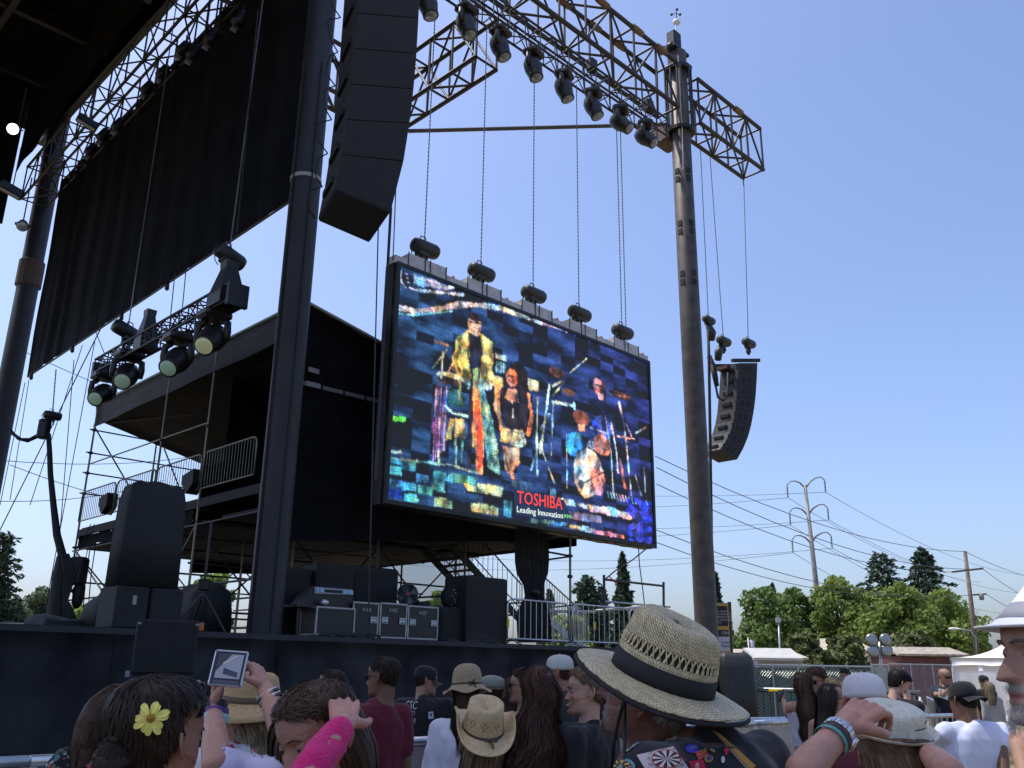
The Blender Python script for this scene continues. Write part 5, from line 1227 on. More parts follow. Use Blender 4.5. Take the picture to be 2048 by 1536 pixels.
for i in range(4):
    d = a_*math.cos(i*1.57+.4)+b_*math.sin(i*1.57+.4); s = d.cross(fx); MB().quad(c+fx*.05+d*.05-s*.02, c+fx*.05+d*.21-s*.07, c+fx*.1+d*.21+s*.07, c+fx*.1+d*.05+s*.02).build('blade', FANM, root)
settle(root, c)
root = thing('cable_reel', 'dark cable drum behind the low box at the right of the road cases', 'cable drum'); c = on_v(905, 1195, .3)
MB().lathe(c, [(.06, -.2), (.3, -.2), (.3, -.16), (.16, -.15), (.16, .15), (.3, .16), (.3, .2), (.06, .2)], (V3((0, 0, c.z))-c), 18).build('drum', SPK, root, True)
for i in range(7): MB().ball(on_v(908+4*math.sin(i*2.2), 1180+6*i, .05), .018, 6, 4).build('rivet', ALU, root)
rod('stand', c, V3((c.x, c.y, DZ)), .06, BLACKM, root); settle(root, c)
# low cables on the deck edge
for k, (x0, x1, y) in enumerate(((640, 745, 1268), (690, 760, 1272), (890, 1000, 1283))):
    pts = [on_v(x0+(x1-x0)*i/14, y+2.2*math.sin(i*1.3+k)+(x1-x0)*i/14*.02, -.66-.0*i) for i in range(15)]
    tag(MB().tube(pts, .03, 6).build('stage_cable', RUBBER, None, True), 'black cable lying along the deck edge, %s' % ['under the console', 'in front of case 4188', 'in front of the tall black box'][k], 'cable', 'cables on the deck edge')
# covered speaker stack and the boxes below it
COVERB = mat('black_cover', (.010, .0105, .0125), .75, noise=(2.5, .35), bump=(6, .5))
root = thing('covered_speaker_stack', 'tall speaker stack under a draped black cover at the left of the stage', 'speaker stack', None)
cx, cy = -2.66, -.05; rings = []
for z, s in ((DZ+.0, 1.04), (DZ+.75, 1.0), (DZ+.76, .93), (4.0, .90), (4.75, .86), (4.98, .78), (5.06, .55)):
    ring = []
    for i in range(40):
        t = 2*math.pi*i/40; e = 4.0; c, sn = math.cos(t), math.sin(t)
        x = math.copysign(abs(c)**(2/e), c)*.66*s; y = math.copysign(abs(sn)**(2/e), sn)*.42*s; f = 1+.025*math.sin(i*2.7+z*.8)*(0 if z < 3.2 else 1)
        ring.append(W(cx+x*f, cy+y*f, z+.03*math.sin(i*.9) if z > 3.2 else z))
    rings.append(ring)
MB().loft(rings[2:]).build('cover', COVERB, root, True)
for k, (a0, a1) in enumerate(((-3.28, -2.68), (-2.64, -2.04))): MB().bbox(W((a0+a1)/2, -.1, DZ+.37), (a1-a0, .8, .74), .03, (U, Vv, ZZ)).build('speaker_cabinet', SPK, root)
MB().box(W(-2.95, -.51, DZ+.5), (.07, .01, .16), (U, Vv, ZZ)).build('sticker', mat('grey_sticker', (.3, .3, .3), .6), root)
settle(root, W(cx, cy, DZ))
root = thing('subwoofer_stack', 'stack of three wide black bass speakers on the ground in front of the stage', 'speaker stack')
A = pt(252, 1400, 14.0); A.z = 0; B = pt(384, 1400, 14.35); B.z = 0; X = (B-A).normalized(); Y = V3((-X.y, X.x, 0)); L = (B-A).length
for k in range(3):
    h = .80; c = A+X*L/2+Y*.5+ZZ*(.4+k*.81)
    cab = MB().bbox(c, (L-.03*(k == 2), 1.0, h-.01), .025, (X, Y, ZZ)).build('speaker_cabinet', SPK, root)
    MB().box(c-Y*.502, (L*.9, .012, h*.84), (X, Y, ZZ)).build('grille', GRILLE2, cab)
    for s in (-1, 1):
        MB().box(c-Y*.512+X*(s*L*.45)+ZZ*.33, (.05, .012, .03), (X, Y, ZZ)).build('corner_plate', mat('dull_corner', (.24, .25, .27), .5, .5), cab)
MB().box(A-X*.03-Y*.02+ZZ*1.62, (.06, .02, .09), (X, Y, ZZ)).build('paper_tag', mat('grey_tag', (.22, .22, .28), .7), root)
settle(root, A+X*L/2+Y*.5)
tag(MB().bbox(W(-1.75, -.55, DZ+.085), (.24, .2, .15), .01, (U, Vv, ZZ)).build('orange_box', mat('orange_box', (.45, .12, .03), .6), None), 'small orange box on the deck edge beside the covered speakers', 'box')
root = thing('light_stand', 'dark tripod stand with crossing legs left of the near mast', 'stand'); c = on_v(408, 1175, -.1); ft = W(uv(c)[0], -.1, DZ)
for dx, dv in ((-.55, .1), (.5, -.1), (.05, .5)): rod('leg', c-ZZ*.1, ft+U*dx+Vv*dv, .028, SCAFD, root)
rod('stand_tube', c-ZZ*.25, c+ZZ*1.3, .025, SCAFD, root); MB().bbox(c+ZZ*.05, (.2, .2, .22), .02).build('joint_block', BLACKM, root); settle(root, ft)
def heap(name, label, cat, x0, x1, y0, v0, depth, seed):
    r_ = random.Random(seed); a = uv(on_v(x0, 1250, v0))[0]; b = uv(on_v(x1, 1250, v0))[0]; zt = on_v((x0+x1)/2, y0, v0).z; rings = []
    ph = [r_.random()*6 for _ in range(6)]
    for z, s in ((DZ, 1), (DZ+(zt-DZ)*.5, .97), (DZ+(zt-DZ)*.85, .86), (zt, .55)):
        ring = []
        for i in range(32):
            t = 2*math.pi*i/32; f = s*(1+.06*math.sin(3*t+ph[0])+.04*math.sin(7*t+ph[1]+z)); c, sn = math.cos(t), math.sin(t)
            ring.append(W((a+b)/2+math.copysign(abs(c)**.6, c)*(b-a)/2*f, v0+depth/2+math.copysign(abs(sn)**.6, sn)*depth/2*f, z+(.06*math.sin(2*t+ph[2]) if z > DZ else 0)))
        rings.append(ring)
    tag(MB().loft(rings).build(name, COVERB, None, True), label, cat, 'covered gear on the stage deck')
heap('covered_gear', 'low gear under a black cover left of the near mast', 'covered gear', 384, 480, 1168, .6, 1.4, 1)
heap('covered_gear', 'dark heap of gear left of the covered speaker stack', 'covered gear', 198, 250, 1192, .5, 1.2, 2)
heap('covered_gear', 'dark low gear behind the cable bundle on the left deck', 'covered gear', 82, 235, 1232, 1.2, 1.5, 3)
# cable bundle hanging at the left
D_ = 25.0
root = thing('cable_bundle', 'thick black cable bundle hanging from a small hoist down to the left deck', 'cable')
P_ = [pt(x, y, D_) for x, y in ((97, 868), (99, 900), (101, 950), (107, 1010), (114, 1070), (124, 1108), (124, 1118))]
MB().tube(P_, .1, 8, [.07, .075, .08, .09, .11, .12, .13]).build('cable_trunk', RUBBER, root, True)
MB().tube([pt(x, y, D_) for x, y in ((124, 1112), (122, 1150), (117, 1200), (113, 1240), (108, 1272))], .2, 9, [.14, .23, .25, .28, .33]).build('cable_trunk', RUBBER, root, True)
for k in range(5):
    MB().tube([pt(x+3*k, y, D_-.2) for x, y in ((124, 1108), (130+k*2, 1150), (126-k, 1200), (128+3*k, 1240), (120+9*k, 1272))], .035, 6).build('cable', RUBBER, root, True)
MB().bbox(pt(88, 858, D_), (.28, .28, .58), .04).build('junction_box', BLACKM, root)
MB().tube([pt(x, y, D_) for x, y in ((80, 868), (60, 879), (42, 879), (22, 865))], .05, 6).build('cable', RUBBER, root, True); MB().tube([pt(x, y, D_+.1) for x, y in ((80, 872), (55, 883), (36, 878), (20, 858))], .035, 6).build('cable', RUBBER, root, True)
settle(root, pt(108, 1272, D_))
hoist('small chain hoist above the hanging cable bundle at the left', 'hoists on the hung side truss', pt(104, 831, D_), U, pt(112, 740, D_), .75, False)
root = thing('hanging_gear', 'dark box of hanging gear and straps right of the cable bundle', 'equipment'); c = pt(156, 1142, D_)
MB().bbox(c, (.42, .4, .75), .05).build('gear_box', SPK, root); MB().lathe(c-ZZ*.65+X*.1, [(.05, -.35), (.14, -.2), (.16, .2), (.08, .35)], n=10).build('gear_bag', SPK, root, True)
for x0 in (172, 182): MB().tube([pt(x0+10, 1085, D_), pt(x0, 1150, D_), pt(x0-8, 1250, D_)], .015, 5).build('strap', RUBBER, root)
for s in (-.15, .15): rod('strap', c+V3((s, 0, .3)), c+V3((s*.3+.2, 0, 1.3)), .012, RUBBER, root)
MB().ball(pt(147, 1182, D_), .07, 8, 5).build('red_plug', mat('red_plug', (.35, .03, .02), .5), root); settle(root, c)
tag(MB().bbox(pt(52, 1263, 24), (.32, .2, .14), .02).build('red_case', mat('red_case', (.18, .015, .02), .5), None), 'small red case on the deck edge at the far left', 'case')
# ------------------------------------------------------------------ aluminium crowd barricade in front of the stage pit
PANEL = mat('barricade_sheet', (.30, .31, .34), .38, .85, noise=(2.5, .25), bump=(30, .15))
bA, bB = V3((-3.75, 4.85, 0)), V3((3.75, 11.75, 0)); bX = (bB-bA).normalized(); bY = V3((-bX.y, bX.x, 0)); NSEC = 8; bL = (bB-bA).length/NSEC
pr = thing('stage_barricade', 'x', 'barricade', 'aluminium barricade panels in front of the stage pit'); H_ = 1.2
MB().box((bL/2, .0, .62), (bL-.03, .02, 1.08)).build('front_sheet', PANEL, pr)
MB().tube([V3((.0, 0, H_)), V3((bL-.01, 0, H_))], .035, 10).build('top_rail', ALU, pr, True)
for x in (.02, bL-.03): MB().box((x, .012, .6), (.045, .05, 1.16)).build('upright', ALU, pr)
MB().box((bL/2, .55, .012), (bL-.02, 1.1, .02)).build('floor_plate', ALU, pr); MB().box((bL/2, -.35, .012), (bL-.02, .68, .02)).build('floor_plate', ALU, pr)
for x in (.1, bL-.1): rod('brace', (x, .02, 1.1), (x, .95, .03), .022, ALU, pr)
MB().box((bL/2, .03, .92), (bL-.1, .03, .05)).build('step_rail', ALU, pr)
bl = ['barricade panel at the far left corner behind the floral shirt', 'barricade panel behind the flower-haired woman', 'barricade panel behind the raised phone', 'barricade panel behind the burgundy shirt man', 'barricade panel in front of the security staff shirt', 'barricade panel behind the cowboy hat', 'barricade panel behind the straw hat man', 'barricade panel right of the straw hat, reflecting light']
for i in range(NSEC):
    o = pr if i == 0 else copy_tree(pr)
    o.location = bA+bX*(bL*i); o.rotation_euler = (0, 0, math.atan2(bX.y, bX.x)); o['label'] = bl[i]
# barricade runs at the right
gr2 = 'steel barricades at the right behind the crowd'
bq = make_barrier(2.2, 1.2, ALU, 14, .03, .010, 'barricade at the far end of the slanting row', 'barrier', gr2)
MB().box((1.1, .03, .62), (2.1, .012, .9)).build('back_sheet', PANEL, bq)
R0, R1 = V3((10.9, 24.6, 0)), V3((6.45, 13.4, 0)); dR = (R1-R0).normalized(); ang = math.atan2(dR.y, dR.x)
bq.location = R0; bq.rotation_euler = (0, 0, ang)
for i, lb in enumerate(('second barricade of the slanting row at the right', 'third barricade of the slanting row at the right', 'fourth barricade of the slanting row at the right', 'nearest barricade of the slanting row, left of the white shirt')):
    clone(bq, R0+dR*(2.28*(i+1)), ang, lb)
e1 = R0+dR*11.5; clone(bq, e1, math.atan2(-1.6, -2.2), 'barricade turned across at the near end of the slanting row'); clone(bq, e1+V3((-1.9, -1.38, 0)), math.atan2(-1.0, -2.2), 'barricade joining the slanting row to the front barricade')
DG = mat('dark_green_steel', (.02, .035, .03), .5, .3)
gb = make_barrier(2.6, 1.2, DG, 11, .03, .012, 'dark green barrier in front of the green fence', 'barrier', 'dark green barriers by the green fence')
q0 = pt(1502, 1440, 29.5); q0.z = 0; gb.location = q0; clone(gb, q0+V3((2.7, .1, 0)), .03, 'second dark green barrier, behind the long haired woman')
tag(MB().rod(q0+V3((-.3, -.2, 1.28)), q0+V3((5.3, -.1, 1.26)), .04, 8).build('rail_pipe', STEEL, None, True), 'pale pipe along the top of the dark green barriers', 'pipe')
tag(MB().lathe(pt(1551, 1381, 29.2), [(.043, -.2), (.048, -.18), (.048, .18), (.043, .2)], V3((1, 0, 0)), 8).build('yellow_tag', YEL, None), 'yellow tape on the pipe above the dark green barriers', 'tape')
# table with metal goods by the red fence
root = thing('metal_stack', 'stack of folded silver barrier frames by the red fence', 'barrier stack'); c = pt(1852, 1400, 27); c.z = 0
for k in range(6):
    for s in (0, 1): MB().tube([c+V3((-.65, .1*k, .55+.1*s+.05*k)), c+V3((.75, .1*k-.1, .52+.1*s+.05*k))], .025, 6).build('frame_tube', ALU, root, True)
for x in (-.5, .55): rod('leg', c+V3((x, .2, 0)), c+V3((x, .2, .6)), .03, ALU, root)
for x, y in ((-.6, .1), (-.1, .15), (.55, .1)): MB().lathe(c+V3((x, y, .85)), [(.05, 0), (.06, .02), (.06, .2), (.03, .25), (.025, .3)], n=10).build('canister', WHITEP, root, True)
settle(root, c)
# ------------------------------------------------------------------ ballast under a black drape and the notice banner by the right mast
root = thing('draped_ballast', 'tall block under a black sheet at the foot of the right mast', 'covered block'); P_ = []
ctr2 = pt(1472, 1400, 29.2); ctr2.z = 0; rings = []
for z, s, sh in ((0, 1.05, 0), (1.0, 1.02, 0), (1.9, .98, 0), (2.2, .90, -.02), (2.34, .72, -.05)):
    rings.append([ctr2+V3((math.copysign(abs(math.cos(t))**.45, math.cos(t))*.58*s*(1+.03*math.sin(5*t+z*2))+sh, math.copysign(abs(math.sin(t))**.45, math.sin(t))*.6*s*(1+.03*math.sin(6*t+z)), z)) for t in [2*math.pi*i/44 for i in range(44)]])
MB().loft(rings).build('black_sheet', mat('black_plastic_sheet', (.02, .021, .02), .5, noise=(3, .3), bump=(5, .7)), root, True); settle(root, ctr2)
root = thing('notice_banner', 'black and yellow notice banner with white lettering on a scaffold post', 'sign'); BD = 33.0
YB = mat('banner_yellow', (.62, .36, .06), .6); BK = mat('banner_black', (.022, .018, .018), .6); WB = mat('banner_white', (.55, .56, .62), .6); LW = mat('banner_lettering', (.6, .6, .6), .6)
a = pt(1462, 1345, BD); a.z = 0; t_ = pt(1458.5, 1204, BD); rod('post', a, t_, .07, SCAFD, root); rod('arm', pt(1425, 1208, BD), pt(1458, 1209, BD), .05, SCAFD, root)
b_ = lambda x, y, dd=0: pt(x, y, BD-.1-dd)
MB().prism([b_(1408, 1207), b_(1456, 1208), b_(1461, 1305), b_(1412, 1305)], (0, .03, 0)).build('banner_sheet', YB, root, fixn=True)
MB().prism([b_(1409, 1211, .01), b_(1454, 1212, .01), b_(1456.5, 1252, .01), b_(1410, 1252, .01)], (0, .006, 0)).build('black_field', BK, root, fixn=True)
MB().prism([b_(1410, 1259, .01), b_(1457, 1260, .01), b_(1458, 1273, .01), b_(1411, 1273, .01)], (0, .006, 0)).build('black_field', BK, root, fixn=True)
MB().prism([b_(1411, 1273.5, .01), b_(1458, 1273.5, .01), b_(1460, 1302, .01), b_(1412, 1302, .01)], (0, .006, 0)).build('white_field', WB, root, fixn=True)
def ban(txt, x, y, hpx, m=LW):
    A = b_(x, y, .02); me = text_mesh(txt, hpx/FPX*BD*1.25, m, 'lettering', .002); place_text(me, 'lettering', A, V3((1, 0, 0)), ZZ, root)
for i, s in enumerate(('of any smoking', 'no, no alcohol is', 'of, without an id,', 'those of your own,', 'vendors')): ban(s, 1425, 1224+5.6*i, 4.2)
ban('ON', 1443, 1269, 7); ban('is. fuel', 1443, 1287, 5, BK); ban('request', 1443, 1293.5, 5, BK)
settle(root, a)
# ================================================================== PEOPLE: builders
from mathutils.bvhtree import BVHTree
def capsule(mb, p, q, r0, r1, n=12, sq=None):
    p, q = V3(p), V3(q); d = q-p; L = d.length
    if L < 1e-5: return mb.ball(p, r0, n, 8)
    d.normalize(); a, b = perp(d); rings = []
    for i in range(5):
        t = -math.pi/2+math.pi/2*(i+.15)/4.15; rings.append((p+d*(r0*math.sin(t)), r0*math.cos(t)))
    for i in range(5):
        t = math.pi/2*i/4.15; rings.append((q+d*(r1*math.sin(t)), r1*math.cos(t)))
    return mb.loft([[c+(a*math.cos(k)+b*math.sin(k))*r for k in [2*math.pi*j/n for j in range(n)]] for c, r in rings])
def remesh(mb, vox, smooth=3, fac=.5):
    me = mb.mesh('tmp'); o = bpy.data.objects.new('tmp', me); COL.objects.link(o)
    m = o.modifiers.new('r', 'REMESH'); m.mode = 'VOXEL'; m.voxel_size = vox; m.adaptivity = 0
    if smooth: s = o.modifiers.new('s', 'SMOOTH'); s.iterations = smooth; s.factor = fac
    dg = bpy.context.evaluated_depsgraph_get(); out = bpy.data.meshes.new_from_object(o.evaluated_get(dg))
    bpy.data.objects.remove(o); bpy.data.meshes.remove(me); return out
def mesh_arrays(me):
    v = np.empty(len(me.vertices)*3, np.float32); me.vertices.foreach_get('co', v)
    return v.reshape(-1, 3), [tuple(p.vertices) for p in me.polygons]
def wrinkle(me, amp, sc, seed=0, seams=None):
    """cloth folds: push the vertices along their normals by stretched noise"""
    n = len(me.vertices); no = np.empty(n*3, np.float32); me.vertices.foreach_get('normal', no); no = no.reshape(-1, 3)
    v, _ = mesh_arrays(me); off = V3((seed*3.1, seed*1.7, 0))
    h = np.array([abs(mnoise.noise(V3((c[0]*sc, c[1]*sc, c[2]*sc*.45))+off))*1.5+.5*mnoise.noise(V3((c[0]*sc*2.3+c[2]*sc, c[1]*sc*2.3, c[2]*sc*.9))+off) for c in v])
    v += no*((h-.35)*amp)[:, None]; me.vertices.foreach_set('co', v.ravel()); me.update()
# ---------------- head
_HR = np.array([ # front y, front z, back y, back z, half width, exponent
 (.046, -.205, -.080, -.170, .068, 2.0), (.036, -.160, -.076, -.120, .058, 2.0), (.030, -.118, -.078, -.075, .055, 2.0), (.046, -.111, -.082, -.048, .055, 2.0),
 (.068, -.1125, -.085, -.030, .056, 1.95), (.086, -.110, -.088, -.014, .059, 1.9), (.0915, -.099, -.091, -.003, .062, 1.95), (.088, -.084, -.095, .010, .066, 2.05),
 (.0885, -.067, -.098, .022, .069, 2.1), (.088, -.050, -.100, .032, .071, 2.2), (.086, -.032, -.101, .041, .0725, 2.25), (.0855, -.014, -.102, .049, .074, 2.3),
 (.085, .004, -.102, .056, .0745, 2.3), (.091, .022, -.101, .064, .0750, 2.3), (.0915, .044, -.098, .076, .0758, 2.25), (.085, .068, -.090, .089, .0735, 2.2),
 (.068, .091, -.075, .101, .064, 2.1), (.043, .107, -.052, .110, .048, 2.0), (.018, .1145, -.026, .1155, .026, 2.0), (.002, .1165, -.006, .1165, .006, 2.0)])
def _cr(A, n):
    k = len(A); out = []
    for i in range(n):
        t = i*(k-1)/(n-1); j = min(int(t), k-2); f = t-j
        p0, p1, p2, p3 = A[max(j-1, 0)], A[j], A[j+1], A[min(j+2, k-1)]
        out.append(.5*((2*p1)+(-p0+p2)*f+(2*p0-5*p1+4*p2-p3)*f*f+(-p0+3*p1-3*p2+p3)*f**3))
    return np.array(out)
def G(x, z, cx, cz, sx, sz): return np.exp(-((x-cx)/sx)**2-((z-cz)/sz)**2)
def head_surface(nr=72, nt=80, nose=1.0, jaw=1.0, fem=0.0, smile=0.0, feat=True, off=0.0):
    R = _cr(_HR, nr); th = np.linspace(0, 2*np.pi, nt, endpoint=False)
    c, s = np.cos(th), np.sin(th); V = np.zeros((nr, nt, 3))
    for i, (fy, fz, by, bz, w_, e) in enumerate(R):
        if i < nr*.45: w_ = w_*(1+(jaw-1)*min(1, i/(nr*.25)))
        ee = 2/e; cy = np.sign(c)*np.abs(c)**ee; sx = np.sign(s)*np.abs(s)**ee
        my, mz = (fy+by)/2, (fz+bz)/2
        # widest point sits a little behind the middle
        y = my+(fy-by)/2*cy; x = w_*sx*(1-.10*np.clip(cy, 0, 1)*(1 if fz < .03 else .4)); z = mz+(fz-bz)/2*cy
        V[i] = np.stack([x, y, z], 1)
    if feat:
        x, y, z = V[..., 0], V[..., 1], V[..., 2]; fr = np.clip(c[None]*1.6, 0, 1)
        d = np.zeros_like(x)
        t = np.clip((.014-z)/.046, 0, 1); prof = (.004+.024*t**1.15)*np.clip((z+.047)/.010, 0, 1)*np.clip((.026-z)/.012, 0, 1)
        sg = .0068+.0052*t; d += nose*prof*np.exp(-(x/sg)**2)
        for q in (-1, 1):
            d += nose*.0085*G(x, z, q*.0125, -.0345, .0065, .0075)
            d -= .0095*G(x, z, q*.030, .004, .0125, .0105); d += .0045*G(x, z, q*.031, -.0005, .011, .0045)
            d += .0050*(1-.5*fem)*G(x, z, q*.026, .021, .020, .0065); d += .0045*G(x, z, q*.044, -.022, .017, .014)*(1+smile)
            d -= .0020*G(x, z, q*.030, -.055, .006, .018)*(1+smile)
        lw = .019+.004*smile
        d += .0058*G(x, z, 0, -.0605, lw, .0048)+.0066*G(x, z, 0, -.0735, lw*.9, .0052)
        d -= .0052*G(x, z, 0, -.0668, lw*1.05, .0020); d -= .0018*G(x, z, 0, -.084, .015, .005); d += .0028*G(x, z, 0, -.099, .014, .010)
        V[..., 1] += d*fr
        V[..., 2] -= .006*nose*np.exp(-(x/.010)**2)*np.clip((z+.045)/.008, 0, 1)*np.clip((-.020-z)/.012, 0, 1)*fr
    return V
def grid_faces(nr, nt, o=0, cap=True):
    F = [(o+i*nt+j, o+i*nt+(j+1) % nt, o+(i+1)*nt+(j+1) % nt, o+(i+1)*nt+j) for i in range(nr-1) for j in range(nt)]
    if cap: F += [tuple(o+j for j in reversed(range(nt))), tuple(o+(nr-1)*nt+j for j in range(nt))]
    return F
def ear_mesh(side):
    mb = MB(); c = V3((side*.073, -.010, -.004)); back = V3((side*.50, -.80, 0)).normalized(); up = V3((0, -.20, 1)).normalized(); nrm = back.cross(up); nrm = nrm if nrm.x*side > 0 else -nrm
    pts = []
    for i in range(19):
        t = math.radians(-70+i*(305/18)); rx, rz = .0165, .031
        k = 1.0 if math.sin(t) > -.3 else .86
        pts.append(c+back*(.010+rx*k*math.cos(t-math.pi*.0))+up*(rz*math.sin(t)*k)+nrm*(.010+.004*math.cos(t)))
    mb.tube(pts, .0042, 7, [.0030+.0018*math.sin(math.pi*i/18) for i in range(19)])
    for q, (dx, dz, r, sx, sz) in enumerate(((.008, .0, .016, .75, 1.55), (.006, -.026, .0085, .8, 1.0))):
        mb.ball(c+back*dx+up*dz+nrm*.006, r, 12, 8, (back, up, nrm), (sx, sz, .32))
    mb.tube([c+back*.002+up*.018+nrm*.010, c+back*.012+up*.010+nrm*.012, c+back*.013-up*.006+nrm*.012, c+back*.004-up*.014+nrm*.010], .003, 6)
    return mb
def skin_mat(name, col, rough=.5):
    if name in MATS: return MATS[name]
    M = mat(name, col, rough, noise=(22, .13), attr='pigment', spec=.35, bump=(140, .22))
    b = M.node_tree.nodes['Principled BSDF']; b.inputs['Subsurface Weight'].default_value = .10; b.inputs['Subsurface Radius'].default_value = (.010, .004, .002)
    return M
SKINS = {'fair': (.50, .29, .215), 'pink': (.44, .235, .17), 'tan': (.34, .19, .125), 'brown': (.17, .085, .052), 'ruddy': (.33, .15, .105)}
EYEW = mat('eye_white', (.36, .32, .30), .2); IRIS = mat('iris', (.03, .022, .015), .1)
def hand_caps(mb, wrist, fdir, pnorm, side, curl=(.3, .3, .3, .3), thumb=.5, s=1.0, spread=.10, palm_curl=0.0):
    """fdir: along the fingers, pnorm: out of the palm, side: +1 thumb on fdir x pnorm side"""
    f = V3(fdir).normalized(); pn = V3(pnorm); pn = (pn-f*pn.dot(f)).normalized(); t = f.cross(pn)*side; w_ = V3(wrist)
    K = [w_+f*(.090*s)+t*(.030*s), w_+f*(.095*s)+t*(.010*s), w_+f*(.090*s)-t*(.010*s), w_+f*(.081*s)-t*(.028*s)]
    for i, k in enumerate(K):
        capsule(mb, w_+f*.012*s+t*((.018-.012*i)*s), k, .0155*s, .0125*s)
    capsule(mb, w_-f*.01*s, w_+f*.03*s, .024*s, .022*s)
    Ls = [(.040, .025, .021), (.045, .028, .022), (.041, .026, .022), (.032, .020, .019)]
    for i, k in enumerate(K):
        a = 0; p = k; sp = (1.5-i)*spread; d0 = (f+t*sp).normalized()
        for j, L in enumerate(Ls[i]):
            a += curl[i]*(.9 if j == 0 else 1.15 if j == 1 else .8)
            d = d0*math.cos(a)+pn*math.sin(a); q = p+d*(L*s); r = (.0098-.0011*j-(.001 if i == 3 else 0))*s
            capsule(mb, p, q, r, r*.92, 10); p = q
    b0 = w_+f*.022*s+t*.026*s; d = (f*.62+t*.72+pn*.35).normalized(); q = b0+d*.042*s; capsule(mb, b0, q, .0155*s, .0125*s, 10)
    d2 = (f*(.85)+t*(.50-.9*thumb)+pn*(.35+.5*thumb)).normalized(); q2 = q+d2*.032*s; capsule(mb, q, q2, .0118*s, .0105*s, 10)
    d3 = (f*.85+t*(.25-1.0*thumb)+pn*(.3+.6*thumb)).normalized(); capsule(mb, q2, q2+d3*.024*s, .0105*s, .0085*s, 10)
TORSO_M = [(.84, .150, .085, -.110), (.93, .165, .10, -.115), (1.04, .155, .105, -.095), (1.17, .163, .12, -.105), (1.30, .180, .125, -.120), (1.39, .178, .10, -.120), (1.445, .135, .06, -.105), (1.49, .075, .035, -.085)]
TORSO_F = [(.84, .160, .085, -.125), (.93, .170, .09, -.120), (1.06, .130, .085, -.085), (1.18, .138, .11, -.090), (1.28, .152, .135, -.105), (1.38, .158, .09, -.105), (1.44, .115, .05, -.090), (1.485, .060, .025, -.075)]
def torso(mb, prof, inf=0., z0=None, z1=None, n=28, flare=0.):
    rings = []
    for z, hw, fy, by in prof:
        if z0 is not None and z < z0-.06: continue
        if z1 is not None and z > z1+.02: continue
        fl = inf+flare*max(0, (1.2-z))
        rings.append([V3((math.copysign(abs(math.cos(t))**.85, math.cos(t))*(hw+fl), (fy+by)/2+math.copysign(abs(math.sin(t))**.85, math.sin(t))*((fy-by)/2+fl), z)) for t in [2*math.pi*i/n for i in range(n)]])
    return mb.loft(rings)
def clothm(name, col, rough=.85, noise=(5, .12), bump=(200, .15)): return mat(name, col, rough, noise=noise, bump=bump, spec=.2, sheen=.15)
JEANS = clothm('dark_denim', (.025, .032, .055)); SHOE = mat('shoe', (.03, .03, .032), .6); BLACKT = clothm('black_tee', (.013, .013, .015))
